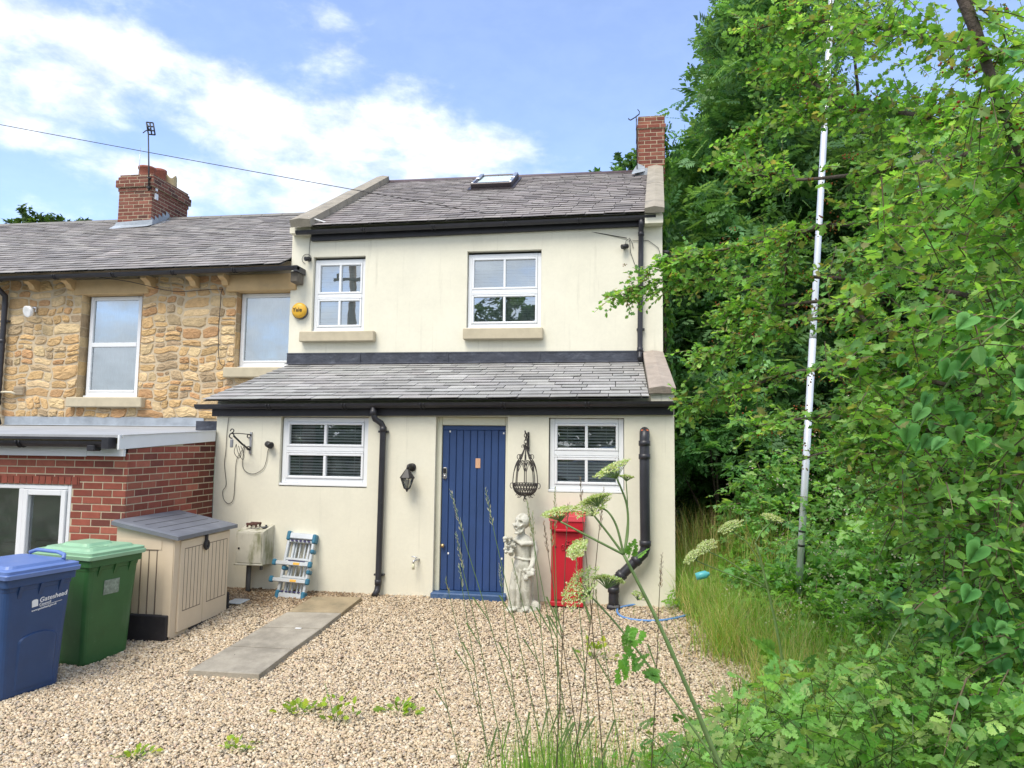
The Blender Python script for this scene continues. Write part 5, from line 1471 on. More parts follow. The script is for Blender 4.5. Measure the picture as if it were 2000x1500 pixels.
    # raised arm at the viewer's left carrying flowers against the chest
    m.tube([(X_ - .095, Y_ - .0, bz_ + .80), (X_ - .12, Y_ - .03, bz_ + .71), (X_ - .11, Y_ - .085, bz_ + .67), (X_ - .095, Y_ - .11, bz_ + .735)], [.042, .038, .03, .024], 12)
    for k in range(4): m.tube([(X_ - .105 + k * .011, Y_ - .115, bz_ + .745), (X_ - .108 + k * .012, Y_ - .128, bz_ + .775), (X_ - .10 + k * .012, Y_ - .118, bz_ + .795)], .008, 6)
    m.tube([(X_ - .07, Y_ - .11, bz_ + .74), (X_ - .058, Y_ - .125, bz_ + .765)], .0085, 6)
    for k in range(18): ball((X_ - .135 + rr.uniform(-.04, .045), Y_ - .11 + rr.uniform(-.03, .02), bz_ + .78 + rr.uniform(-.09, .07)), rr.uniform(.014, .026), n=8)
    # skull
    hx, hy, hz = X_ - .018, Y_ - .028, bz_ + .985
    ball((hx + .014, hy + .012, hz + .012), .072, 1.0, 1.02, .98, 18)
    ball((hx - .028, hy - .04, hz - .022), .044, .9, .85, 1.0); ball((hx - .022, hy - .038, hz - .068), .034, .85, .9, .8)
    ball((hx - .038, hy - .058, hz - .088), .02, 1.1, .9, .6)
    ball((hx + .002, hy - .056, hz - .015), .017); ball((hx - .062, hy - .024, hz - .015), .015)
    m.tube([(hx + .03, hy - .02, hz - .04), (hx + .012, hy - .045, hz - .072), (hx - .025, hy - .062, hz - .09)], .013, 8)
    o = m.build('statue', M['statue'])
    md = o.modifiers.new('r', 'REMESH'); md.mode = 'VOXEL'; md.voxel_size = .0055; md.use_smooth_shade = True
    ms = o.modifiers.new('s', 'SMOOTH'); ms.factor = .4; ms.iterations = 1
    dg = bpy.context.evaluated_depsgraph_get()
    me = bpy.data.meshes.new_from_object(o.evaluated_get(dg))
    o.modifiers.clear()
    o.data = me
    n = len(me.vertices)
    hx0, hy0 = X_, Y_
    co = np.empty(n * 3); me.vertices.foreach_get('co', co); co = co.reshape(-1, 3)
    fd = np.array([-.45, -.85, -.1]); fd /= np.linalg.norm(fd)
    for c, r_, d_ in (((hx - .004, hy - .062, hz - .0), .027, .034), ((hx - .05, hy - .045, hz - .0), .025, .034), ((hx - .040, hy - .072, hz - .036), .014, .022), ((hx - .03, hy - .066, hz - .07), .009, .012)):
        dd = np.linalg.norm(co - np.array(c), axis=1)
        k = np.clip(1 - (dd / r_) ** 2, 0, 1)
        co += -fd[None] * (k * d_)[:, None]
    up_ = np.clip((co[:, 2] - (bz_ + .885)) / .05, 0, 1)[:, None]
    ctr_ = np.array([hx, hy + .01, hz - .1])
    co = ctr_ + (co - ctr_) * (1 + .24 * up_)                      # a big head on slight shoulders
    co[:, 0] = X_ + (co[:, 0] - X_) * (1 + .06 * (1 - up_[:, 0])); co[:, 1] = Y_ + (co[:, 1] - Y_) * (1 + .12 * (1 - up_[:, 0]))
    me.vertices.foreach_set('co', co.ravel())
    me.polygons.foreach_set('use_smooth', [True] * len(me.polygons))
    me.update()
    o['label'] = 'weathered stone statue of a robed skull-faced figure beside the blue door'
    o['category'] = 'statue'
    return o
statue()

# hose, and the leaning pole at the right
m = MB()
hp = [(1318, 1180), (1280, 1179), (1240, 1181), (1213, 1186), (1205, 1194), (1216, 1205), (1245, 1211), (1285, 1212), (1320, 1207), (1352, 1199), (1390, 1195)]
m.tube(smooth_path([tuple(hit(px, py, .018)) for px, py in hp], 5), .012, 8)
tag(m.build('garden_hose', M['hose']), 'blue garden hose looped on the gravel below the soil pipe', 'hose')
t = thing('flag_pole', 'tall white metal pole rising through the branches right of the house', 'pole', (1.17, -.6, -.1))
A, B_ = Vector(sight(1561, 1140, 7.05)), Vector(sight(1611, 235, 7.3))
dv = (B_ - A).normalized()
foot = A - dv * (A.z + .25) / dv.z
m = MB(); m.tube([foot, A.lerp(B_, .52)], .035, 14); m.tube([A.lerp(B_, .52), A.lerp(B_, .53), B_ + dv * 4.6], [.035, .032, .031], 14); m.build('shaft', M['pole_metal'], t)
m = MB()
for f in (.08, .11): 
    p = A.lerp(B_, f); m.tube([p - dv * .012, p + dv * .012], .036, 12)
m.bbox(A.x + .03, A.x + .06, A.y - .03, A.y + .0, A.z + .2, A.z + .32, .005); m.build('cleat', M['black_plastic'], t)
m = MB()
p = Vector(sight(1369, 1124, 6.9))
m.lathe([(.0, -.05), (.035, -.05), (.038, .0), (.038, .05), (.02, .07), (.018, .085), (0, .085)], 0, 0, 14, T=Matrix.Translation(p) @ Matrix.Rotation(R(75), 4, 'Y'))
tag(m.build('teal_bottle', M['teal']), 'teal plastic pot caught in the weeds by the corner of the house', 'pot')
p0, p1 = hit(1775, 1400, .08), hit(1860, 1478, .08)
m = MB()
d = Vector(p1) - Vector(p0)
m.bbox(-.08, .09, -.25, .35, -.03, .02, .008, T=Matrix.Translation((Vector(p0) + Vector(p1)) / 2) @ Matrix.Rotation(R(24), 4, 'Z') @ Matrix.Rotation(R(-8), 4, 'X'))
tag(m.build('stone_block', M['slab_warm']), 'buff stone block half buried in the undergrowth at the bottom right', 'block')

# ------------------------------------------------------------------ vegetation
def tri_fan(outline, ctr):
    n = len(outline)
    V = np.array(list(outline) + [ctr], float)
    F = np.array([(n, i, (i + 1) % n) for i in range(n)])
    return V, F
def leaf_shape(half, fold=.18, curl=.12):
    """half outline (x>0, y from 0 to 1) mirrored about the midrib and folded along it"""
    R_ = [(0, 0)] + list(half) + [(0, 1)]
    mid = [(0, y) for y in (.33, .68)]
    V, F = [], []
    pts = [(x, y, fold * x - curl * y * y) for x, y in R_] + [(-x, y, fold * x - curl * y * y) for x, y in half] + [(0, y, -curl * y * y) for _, y in mid]
    nR, nh = len(R_), len(half)
    right = list(range(nR)); left = [0] + [nR + i for i in range(nh)] + [nR - 1]
    m0, m1 = nR + nh, nR + nh + 1
    for ch in (right, left):
        for i in range(len(ch) - 1):
            a, b_ = ch[i], ch[i + 1]
            ym = (pts[a][1] + pts[b_][1]) / 2
            F.append((m0 if ym < .52 else m1, a, b_))
        k = min(range(len(ch)), key=lambda q: abs(pts[ch[q]][1] - .52))
        F.append((m0, ch[k], m1))
    return np.array(pts, float), np.array(F)
HAW = leaf_shape([(.10, .16), (.40, .34), (.22, .42), (.46, .64), (.22, .70), (.2, .92)])
OVAL = leaf_shape([(.22, .18), (.33, .45), (.24, .75)], .2, .2)
HEART = leaf_shape([(.14, -.12), (.32, -.15), (.46, -.03), (.50, .14), (.45, .36), (.33, .58), (.17, .80)], .05, .16)
def compound(base, leaflets):
    Vs, Fs, o = [], [], 0
    for (ox, oy, ang, sc) in leaflets:
        c, s_ = math.cos(ang), math.sin(ang)
        V = base[0] * sc
        Vs.append(np.stack([ox + V[:, 0] * c - V[:, 1] * s_, oy + V[:, 0] * s_ + V[:, 1] * c, V[:, 2] - .12 * oy * oy], 1))
        Fs.append(base[1] + o); o += len(V)
    return np.concatenate(Vs), np.concatenate(Fs)
DIA = (np.array([(0, 0, 0), (.24, .45, .04), (0, 1, -.12), (-.24, .45, .04)], float), np.array([(0, 1, 2), (0, 2, 3)]))
PINN = compound(DIA, [(0, .70, 0, .34)] + [(s_ * .02, .12 + .15 * k, -s_ * 1.05, .36 - .02 * k) for k in range(4) for s_ in (-1, 1)])
MAPLE = compound(DIA, [(0, .0, a, q) for a, q in ((0, 1.0), (.75, .8), (-.75, .8), (1.5, .5), (-1.5, .5))])
TRI = compound(OVAL, [(0, .42, 0, .62), (.03, .36, -1.25, .5), (-.03, .36, 1.25, .5)])
FEATH = compound(HAW, [(0, .62, 0, .42)] + [(s_ * .03, .18 + .2 * k, -s_ * 1.0, .42 - .06 * k) for k in range(3) for s_ in (-1, 1)])

def norm(A): return A / np.maximum(np.linalg.norm(A, axis=-1, keepdims=True), 1e-9)
def scatter(tpl, pos, axis, nrm, size, col):
    V, F = tpl
    y = norm(axis); x = norm(np.cross(y, nrm)); z = np.cross(x, y)
    P = (V[None, :, 0:1] * x[:, None] + V[None, :, 1:2] * y[:, None] + V[None, :, 2:3] * z[:, None]) * size[:, None, None] + pos[:, None]
    n = len(pos)
    Fa = (F[None] + (np.arange(n) * len(V))[:, None, None]).reshape(-1, 3)
    return P.reshape(-1, 3), Fa, np.repeat(col, len(F), 0)
def join(parts):
    Vs, Fs, Cs, o = [], [], [], 0
    for V, F, C in parts:
        Vs.append(V); Fs.append(F + o); Cs.append(C); o += len(V)
    return np.concatenate(Vs), np.concatenate(Fs), np.concatenate(Cs)
def palette(n, cols, p=None, spread=.25):
    c = np.array(cols)[RNG.choice(len(cols), n, p=p)]
    return c * RNG.uniform(1 - spread, 1 + spread, (n, 1)) * RNG.uniform(.92, 1.08, (n, 3))
def sprays(tpl, anch, dirs, L, K, size, cols, droop=.25, up=.8, spread=.3, p=None, wide=.9, clump=None):
    """leafy twigs: K leaves along each twig, alternate sides; gives leaves and twig sticks"""
    n = len(anch)
    L = np.broadcast_to(L, (n,)).astype(float)
    d = norm(dirs)
    side = norm(np.cross(d, np.array([0, 0, 1.0]) + RNG.normal(0, .3, (n, 3))))
    parts_pos, ax, nr, sz = [], [], [], []
    tone = RNG.uniform(1 - spread, 1 + spread, n)
    for j in range(K):
        t = (j + .6 + RNG.uniform(-.3, .3, n)) / K
        pos = anch + d * (L * t)[:, None] - np.array([0, 0, 1.0]) * (droop * L * t * t)[:, None]
        s_ = (1 if j % 2 else -1)
        a = d * .55 + side * s_ * wide + RNG.normal(0, .35, (n, 3)) + np.array([0, 0, -.15])
        parts_pos.append(pos); ax.append(a)
        nr.append(np.array([0, 0, up]) + RNG.normal(0, .45, (n, 3)))
        sz.append(size * RNG.lognormal(0, .25, n) * (1 - .25 * t))
    pos, ax, nr, sz = [np.concatenate(q) for q in (parts_pos, ax, nr, sz)]
    col = palette(len(pos), cols, p, .18) * np.tile(tone, K)[:, None]
    leaves = scatter(tpl, pos, ax, nr, sz, col)
    return leaves, (anch, d, L, droop)
def sticks(tw, r):
    anch, d, L, droop = tw
    n = len(anch)
    rings = []
    u = norm(np.cross(d, np.array([.31, .2, .92]))); w = np.cross(d, u)
    for t, q in ((0, 1), (.5, .7), (1, .35)):
        c = anch + d * (L * t)[:, None] - np.array([0, 0, 1.0]) * (droop * L * t * t)[:, None]
        rings += [c + (u * math.cos(a) + w * math.sin(a)) * (r * q) for a in (0, 2.094, 4.189)]
    V = np.stack(rings, 1)
    F = []
    for s_ in range(2):
        for k in range(3):
            a, b_, c, e = s_ * 3 + k, s_ * 3 + (k + 1) % 3, s_ * 3 + 3 + (k + 1) % 3, s_ * 3 + 3 + k
            F += [(a, b_, c), (a, c, e)]
    F = np.array(F)
    return V.reshape(-1, 3), (F[None] + (np.arange(n) * 9)[:, None, None]).reshape(-1, 3), np.ones((n * len(F), 3))
def pix(P):
    d = P - CAM_C
    z = d @ _f
    return 1000 + FPX * (d @ _r) / z, 750 - FPX * (d @ _u) / z, z
def noise3(P, f, seed=0):
    q = np.random.default_rng(seed)
    out = np.zeros(len(P))
    for k in range(7):
        w = q.normal(0, 1, 3) * f; out += np.sin(P @ w + q.uniform(0, 6.28))
    return out / 7 ** .5

GREEN_ASH = [(.09, .20, .065), (.115, .245, .085), (.065, .15, .06), (.17, .31, .14)]
GREEN_HAW = [(.17, .36, .085), (.225, .43, .10), (.125, .28, .075), (.32, .51, .15), (.28, .29, .11)]
GREEN_BR = [(.17, .37, .11), (.22, .44, .13), (.13, .29, .09), (.29, .50, .17)]

# --- far trees to the right of and behind the house
def far_tree(name, label, base, pts, tpl, size, cols, trunk_r, tips, K=7, L=.9):
    t = thing(name, label, 'tree', base)
    dirs = norm(pts - (np.array(base) + np.array([0, 0, 4.0]))) + RNG.normal(0, .6, (len(pts), 3)) + np.array([0, 0, -.1])
    lv, tw = sprays(tpl, pts, dirs, RNG.uniform(.6, 1.3, len(pts)) * L, K, size, cols, .3, .9, .3)
    cr = npmesh('crown', *join([lv, ]), M['leaf_far'], t)
    m = MB()
    b_ = Vector(base)
    m.tube([b_ - Vector((0, 0, .5)), b_ + Vector((.1, .1, 2.5)), b_ + Vector((.15, .3, 5.5)), b_ + Vector((.2, .3, 8))], [trunk_r, trunk_r * .8, trunk_r * .5, trunk_r * .2], 9)
    for q in tips:
        q = Vector(q); s_ = b_ + Vector((.1, .2, 2.2 + .35 * (q.z - b_.z) * .6))
        m.tube([s_, s_.lerp(q, .4) + Vector((0, 0, .35)), s_.lerp(q, .75) + Vector((0, 0, .2)), q], [trunk_r * .4, trunk_r * .25, trunk_r * .12, .015], 6)
    m.build('trunk', M['bark'], t)
    return t
def carve(n, lo, hi, fn):
    P = RNG.uniform(lo, hi, (n, 3))
    return P[fn(P)]
def leftb(py): return np.interp(py, [-400, 0, 60, 110, 150, 200, 250, 300, 345, 2000], [1500, 1452, 1425, 1398, 1380, 1386, 1392, 1345, 1318, 1290])
def farfn(P):
    px, py, z = pix(P)
    e = noise3(P, 1.0, 1) * 22 + noise3(P, 2.6, 2) * 14
    ok = px + e > leftb(py) + 18
    ok &= ~((py < 230) & (px > 1660 + e * 2)) & (px < 2150)
    ok &= noise3(P, 1.9, 3) > .0 + np.where(py > 560, .3, 0) - np.where(py < 250, .1, 0) + np.where((py < 260) & (px > 1540), .7, 0)
    ok &= (P[:, 2] > gz(P[:, 0], P[:, 1]) + .2)
    return ok
F_ = carve(95000, (.2, 4.6, .3), (9.5, 12.5, 14), farfn)
px, py, z = pix(F_)
keep = RNG.random(len(F_)) < np.where(py < -60, .12, np.where(px > 1750, .4, .6))
F_ = F_[keep]
a_ = F_[(F_[:, 0] < 2.6)]; b__ = F_[F_[:, 0] >= 2.6]
a_ = a_[RNG.permutation(len(a_))[:2100]]; b__ = b__[RNG.permutation(len(b__))[:3300]]
far_tree('ash_tree', 'tall feathery ash tree rising just behind the gable chimney', (2.2, 8.5, 0), a_, PINN, .44, [tuple(1.18 * np.array(c)) for c in GREEN_ASH], .22, [tuple(q) for q in a_[::170]])
far_tree('ash_tree', 'broad dark tree behind the white pole and hawthorn', (5.6, 9.5, 0.4), b__, PINN, .40, [tuple(.85 * np.array(c)) for c in GREEN_ASH], .28, [tuple(q) for q in b__[::190]])
# dense shaded wood behind them
def woodfn(P):
    px, py, z = pix(P)
    return (px > 1285) & (px < 2200) & (P[:, 2] < 8.5 + noise3(P, .5, 9) * 1.2)
Wd = carve(9000, (.5, 12, 0), (18, 20, 10.5), woodfn)[:4200]
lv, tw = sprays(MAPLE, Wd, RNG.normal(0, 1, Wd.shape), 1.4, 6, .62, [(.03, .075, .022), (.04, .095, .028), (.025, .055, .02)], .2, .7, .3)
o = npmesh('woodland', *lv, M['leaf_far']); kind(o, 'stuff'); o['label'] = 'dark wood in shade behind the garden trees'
# shaded shrubs under the trees beside the gable
def shrub(name, label, cat, ctr, rad, n, tpl, size, cols, mat, seed=0, L=.35, K=7, stems=5, group=None, up=.8, wood='bark'):
    t = thing(name, label, cat, (ctr[0], ctr[1], tz(ctr[0], ctr[1])), 0, group)
    q = norm(RNG.normal(0, 1, (n, 3))); q[:, 2] = np.abs(q[:, 2]) * 1.1 - .25
    rr = RNG.uniform(.35, 1.0, n) ** .5
    P = np.array(ctr) + q * rr[:, None] * np.array(rad) * (1 + .22 * noise3(q * 3, 1.3, seed))[:, None]
    P = P[(noise3(P / np.mean(rad), 3.2, seed + 1) > -.8) & (P[:, 2] > gz(P[:, 0], P[:, 1]) + .02)]
    d = q[:len(P)] * 0 + norm(P - np.array(ctr)) + RNG.normal(0, .5, P.shape) + np.array([0, 0, .15])
    lv, tw = sprays(tpl, P, d, RNG.uniform(.6, 1.2, len(P)) * L, K, size, cols, .25, up, .28)
    npmesh('foliage', *lv, mat, t)
    m = MB()
    g = Vector((ctr[0], ctr[1], tz(ctr[0], ctr[1]) - .1))
    for k in range(stems):
        e = Vector(P[k * len(P) // stems])
        m.tube([g + Vector((RNG.uniform(-.1, .1), RNG.uniform(-.1, .1), 0)), g.lerp(e, .5) + Vector((0, 0, .15)), e], [.03, .02, .006], 6)
    m.build('stem', M[wood], t)
    return t
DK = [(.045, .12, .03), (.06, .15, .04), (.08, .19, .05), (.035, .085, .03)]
shrub('elder_shrub', 'pale leafed shrub against the gable corner under the ash tree', 'shrub', (.95, 3.2, 1.6), (.75, 1.0, 1.5), 330, PINN, .26, [(.10, .24, .08), (.13, .29, .11), (.07, .17, .05)], M['leaf_far'], 11)
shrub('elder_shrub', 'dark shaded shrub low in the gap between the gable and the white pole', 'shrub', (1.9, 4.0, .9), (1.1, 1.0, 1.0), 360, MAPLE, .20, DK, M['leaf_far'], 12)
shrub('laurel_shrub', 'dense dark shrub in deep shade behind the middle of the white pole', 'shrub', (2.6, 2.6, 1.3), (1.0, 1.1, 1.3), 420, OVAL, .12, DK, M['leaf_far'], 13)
shrub('elder_shrub', 'tall light green feathery shrub beside the gable wall below the chimney', 'shrub', (1.25, 5.6, 4.6), (1.0, 1.1, 2.0), 420, PINN, .30, [(.13, .29, .11), (.17, .34, .15), (.09, .21, .07)], M['leaf_far'], 14)

# ivy on the gable
n = 5200
zz = RNG.uniform(.2, 7.75, n); yy = 1.86 + RNG.uniform(0, 1, n) ** 1.5 * 4
keep = (zz < np.interp(yy, [1.8, 5.0, 7], [4.9, 7.0, 6.0]) + .05) | ((zz > 6.6) & (np.abs(yy - 5.0) < .38))
zz, yy = zz[keep], yy[keep]
xx = (yy - 1.8) * .0625 + RNG.uniform(.01, .09, len(yy)) * (1 + .8 * np.sin(zz * 4) ** 2)
xx = np.where((zz > 6.9), RNG.uniform(.26, .33, len(yy)), xx)
P = np.stack([xx, yy, zz], 1)
t = thing('ivy', 'ivy climbing the gable end of the cream house up to its chimney', 'ivy', (.1, 3.5, 0))
lv = scatter(HEART, P, np.array([.15, -.1, -1.0]) + RNG.normal(0, .45, P.shape), np.array([1.0, -.5, .35]) + RNG.normal(0, .35, P.shape), RNG.uniform(.05, .10, len(P)), palette(len(P), [(.05, .13, .025), (.08, .19, .03), (.035, .09, .02), (.16, .26, .04)], [.4, .25, .25, .1]))
npmesh('foliage', *lv, M['leaf'], t)
m = MB()
for y in (2.0, 2.7, 3.6, 4.8): m.tube(smooth_path([(.03 + (y - 1.8) * .0625, y, -.1), (.05 + (y - 1.8) * .0625, y + .1, 1.5), (.03 + (y - 1.8) * .0625, y - .08, 3.0), (.05 + (y - 1.8) * .0625, y + .05, 4.4)], 4), .018, 6)
m.build('stem', M['bark'], t)

# --- hawthorn: boughs reaching from the right
def S3(px, py, d): return tuple(sight(px, py, d))
boughs = [
    [(2180, 560, 3.0), (1850, 452, 3.6), (1620, 440, 4.2), (1500, 470, 4.7), (1390, 492, 5.1), (1300, 512, 5.4)],
    [(1620, 440, 4.2), (1545, 470, 4.4), (1535, 560, 4.5), (1538, 640, 4.5)],
    [(2150, 640, 3.1), (1800, 560, 3.8), (1560, 540, 4.5), (1400, 545, 5.1), (1290, 552, 5.4), (1218, 577, 5.6)],
    [(2150, 760, 3.0), (1760, 640, 3.8), (1560, 625, 4.4), (1450, 665, 4.7), (1370, 700, 4.9)],
    [(2150, 850, 3.0), (1760, 730, 3.8), (1560, 725, 4.4), (1430, 770, 4.8), (1335, 792, 5.1)],
    [(2150, 930, 2.8), (1760, 830, 3.6), (1600, 815, 4.1), (1475, 833, 4.5)],
    [(2150, 400, 3.0), (1850, 240, 3.6), (1650, 215, 4.4), (1520, 235, 4.9), (1440, 280, 5.1)],
    [(2100, 150, 3.0), (1750, 60, 3.8), (1560, 40, 4.6), (1470, 60, 5.0)],
    [(1900, 300, 3.3), (1680, 340, 4.0), (1520, 350, 4.6), (1425, 318, 4.9)],
    [(1650, 215, 4.4), (1560, 140, 4.7), (1500, 130, 5.0)],
    [(1850, -80, 2.7), (1905, 60, 2.65), (1945, 180, 2.6), (1990, 300, 2.6), (2080, 520, 2.7)],
    [(2150, 1010, 2.7), (1850, 920, 3.3), (1650, 880, 3.9), (1560, 900, 4.2)],
    [(1700, 640, 3.9), (1640, 590, 4.1), (1500, 600, 4.6), (1420, 615, 4.8)],
]
t = thing('hawthorn', 'hawthorn with long leafy boughs and reddish fruit hanging in from the right', 'tree', (2.55, -4.2, .3))
m = MB()
anch, dirs = [], []
for bi, bgh in enumerate(boughs):
    pts = smooth_path([S3(*q) for q in bgh], 8)
    n = len(pts)
    r0 = .012 if bi != 10 else .022
    m.tube(pts, [r0 * (1 - .8 * i / n) + .003 for i in range(n)], 7)
    for i in range(n // 5, n):
        p = np.array(pts[i]); d = np.array(pts[min(i + 1, n - 1)]) - np.array(pts[max(i - 1, 0)])
        d = d / (np.linalg.norm(d) + 1e-9)
        for k in range((4 if pix(p[None])[0][0] < 1570 else 7) if bi != 10 else 2):
            anch.append(p + RNG.normal(0, .035, 3)); dirs.append(d * .7 + RNG.normal(0, .6, 3) + np.array([0, 0, .12]))
root = Vector((2.6, -4.1, .2))
m.tube([root - Vector((0, 0, .4)), root + Vector((.02, -.05, .9)), root + Vector((-.1, .1, 1.9)), root + Vector((-.15, .1, 3.1)), root + Vector((-.4, .0, 4.2))], [.13, .11, .085, .05, .02], 9)
for bgh in boughs[:10] + boughs[11:12]:
    p = Vector(S3(*bgh[0])); q = root + Vector((-.08, .05, max(.4, min(3.2, p.z - .35 - .2))))
    if bgh[0][0] > 2000: m.tube([q, q.lerp(p, .5) + Vector((0, 0, .05)), p], [.05, .03, .014], 7)
m.build('trunk', M['bark'], t)
def hawb(py): return np.interp(py, [-200, 0, 120, 250, 330, 420, 520, 620, 700, 800, 880, 960, 1060, 1200], [1560, 1560, 1640, 1600, 1560, 1590, 1560, 1590, 1560, 1560, 1620, 1690, 1800, 1950])
def hawfn(P):
    px, py, z = pix(P)
    e = noise3(P, 3, 21) * 26 + noise3(P, 7, 22) * 18
    ok = (px + e > hawb(py)) & (px < 2160) & (z > 2.5) & (z < 4.9) & (py > -120) & (py < 1180)
    ok &= noise3(P, 3.4, 23) > np.where(py < 260, .42, -.05) - np.where(px > 1850, .3, 0)
    return ok
Hv = carve(60000, (.2, -6, .0), (4.2, -1.6, 5.2), hawfn)
Hv = Hv[RNG.permutation(len(Hv))[:2100]]
A_ = np.concatenate([np.array(anch), Hv])
D_ = np.concatenate([np.array(dirs), RNG.normal(0, .8, Hv.shape) + np.array([-.5, -.1, .05])])
px, py, z = pix(A_ + norm(D_) * .1)
gap = (np.abs(px - np.interp(py, [235, 1140], [1611, 1561])) < 58) & (py > 245)          # a thin place in the crown, where the pole shows through
ok = ~gap | (RNG.random(len(A_)) < .16)
A_, D_ = A_[ok], D_[ok]
lv, tw = sprays(HAW, A_, D_, RNG.uniform(.10, .24, len(A_)), 10, .046, GREEN_HAW, .25, .75, .25, [.34, .26, .2, .12, .08])
npmesh('crown', *lv, M['leaf'], t)
npmesh('twigs', *sticks(tw, .0032), M['twig'], t)
# clusters of young fruit
k = RNG.choice(len(anch), 380)
fp = np.array(anch)[k] + RNG.normal(0, .05, (380, 3))
OCT = (np.array([(1, 0, 0), (-1, 0, 0), (0, 1, 0), (0, -1, 0), (0, 0, 1), (0, 0, -1)], float), np.array([(0, 2, 4), (2, 1, 4), (1, 3, 4), (3, 0, 4), (2, 0, 5), (1, 2, 5), (3, 1, 5), (0, 3, 5)]))
fp = (fp[:, None] + RNG.normal(0, .016, (380, 5, 3))).reshape(-1, 3)
fr_ = npmesh('fruit', *scatter(OCT, fp, RNG.normal(0, 1, fp.shape), RNG.normal(0, 1, fp.shape), RNG.uniform(.005, .008, len(fp)), palette(len(fp), [(.28, .17, .05), (.34, .11, .05), (.22, .22, .06)])), M['leaf'], t, smooth=True)

# second hedge plant below it, darker, filling the right edge
def hedgefn(P):
    px, py, z = pix(P)
    e = noise3(P, 3, 31) * 30
    return (px + e > np.interp(py, [500, 900, 1000, 1150, 1300, 1500], [1900, 1840, 1800, 1850, 1890, 1900])) & (px < 2200) & (py > 560) & (py < 1560) & (z > 2.4) & (z < 4.6) & (noise3(P, 3.6, 32) > -.2) & (P[:, 2] > gz(P[:, 0], P[:, 1]))
Hd = carve(60000, (.2, -6, -.3), (4, -1.6, 3), hedgefn)
Hd = Hd[RNG.permutation(len(Hd))[:1900]]
t = thing('hedge_bush', 'dark leafy hedge bush at the right edge below the hawthorn boughs', 'bush', (1.9, -4.3, .1))
lv, tw = sprays(OVAL, Hd, RNG.normal(0, .8, Hd.shape) + np.array([-.5, -.2, 0]), RNG.uniform(.14, .3, len(Hd)), 10, .047, [(.16, .34, .09), (.20, .40, .105), (.12, .265, .08), (.27, .47, .14)], .3, .7, .25)
npmesh('foliage', *lv, M['leaf'], t)
npmesh('twigs', *sticks(tw, .004), M['twig'], t)

# bindweed with big heart leaves
t = thing('bindweed', 'bindweed with large smooth heart shaped leaves climbing the hedge at the far right', 'climber', (1.3, -5.3, .2))
B = []
for (x0, x1, y0, y1, n, d0, d1) in [(1760, 2010, 590, 860, 46, 2.35, 2.8), (1860, 2010, 1040, 1300, 34, 2.4, 2.9), (1940, 2010, 60, 160, 3, 2.3, 2.5), (1740, 1850, 1120, 1330, 12, 2.9, 3.3), (1860, 2000, 1400, 1500, 10, 2.3, 2.6)]:
    for _ in range(n): B.append(S3(RNG.uniform(x0, x1), RNG.uniform(y0, y1), RNG.uniform(d0, d1)))
B = np.array(B)
lv = scatter(HEART, B, np.array([-.45, -.25, -.75]) + RNG.normal(0, .4, B.shape), np.array([-.35, -.65, .65]) + RNG.normal(0, .35, B.shape), RNG.uniform(.045, .078, len(B)), palette(len(B), [(.11, .30, .08), (.14, .35, .10), (.085, .24, .075), (.22, .44, .08)], [.35, .3, .2, .15], .15))
npmesh('foliage', *lv, M['leaf_gloss'], t, smooth=True)
m = MB()
for q in ([(1760, 900, 2.7), (1830, 780, 2.6), (1900, 690, 2.55), (2000, 600, 2.5)], [(1850, 1320, 2.8), (1900, 1200, 2.7), (1960, 1100, 2.6), (2030, 1000, 2.6)], [(1700, 1330, 3.1), (1760, 1220, 3.1), (1830, 1140, 3.0)]):
    m.tube(smooth_path([S3(*p) for p in q], 6), .004, 5)
m.build('stem', M['stem_green'], t)

# --- brambles and weeds on the bank
def edge_x(y): return np.interp(y, [-5, -2.6, -2.0, -1.76, -1.4, -.7, 0, 3], [.6, 1.0, 1.35, 1.25, .7, .38, .1, .1])
def bank_pts(n, y0, y1, xo0, xo1, hmax, seed):
    y = RNG.uniform(y0, y1, n); x = edge_x(y) + RNG.uniform(xo0, xo1, n)
    h = hmax * np.clip((x - edge_x(y) + .1) / .9, .12, 1) * (.65 + .35 * noise3(np.stack([x, y, y * 0], 1), 2.6, seed))
    z = gz(x, y) + np.clip(h, .03, 9) * RNG.uniform(.15, 1, n) ** .6
    return np.stack([x, y, z], 1)
def bramble(label, y0, y1, xo0, xo1, h, n, seed, loc):
    t = thing('bramble', label, 'bramble', loc)
    P = bank_pts(n, y0, y1, xo0, xo1, h, seed)
    lv, tw = sprays(TRI, P, RNG.normal(0, .7, P.shape) + np.array([-.3, -.3, .35]), RNG.uniform(.2, .4, n), 6, .115, GREEN_BR, .45, .9, .25)
    npmesh('foliage', *lv, M['leaf'], t)
    npmesh('canes', *sticks(tw, .004), M['twig'], t)
    k = RNG.choice(n, n // 7)
    fp = P[k] + np.array([-.05, -.08, .18]) + RNG.normal(0, .06, (len(k), 3))
    fp = (fp[:, None] + RNG.normal(0, .03, (len(k), 6, 3))).reshape(-1, 3)
    npmesh('blossom', *scatter(MAPLE, fp, RNG.normal(0, 1, fp.shape) + np.array([0, -.6, .3]), np.array([-.2, -.8, .7]) + RNG.normal(0, .3, fp.shape), RNG.uniform(.012, .022, len(fp)), palette(len(fp), [(.62, .60, .52), (.5, .46, .4)])), M['flower'], t)
    return t
bramble('bramble mound with pale blossom in front of the foot of the white pole', -3.2, -.3, .1, 1.6, .95, 900, 41, (1.9, -1.7, 0))
bramble('bramble thicket spreading behind the foot of the white pole', -.7, 2.4, .75, 3.0, 1.5, 1100, 42, (2.2, .8, 0))
bramble('bramble mound under the hawthorn boughs at the right of the gravel', -3.9, -1.6, .5, 1.9, 1.5, 800, 43, (2.3, -2.8, 0))
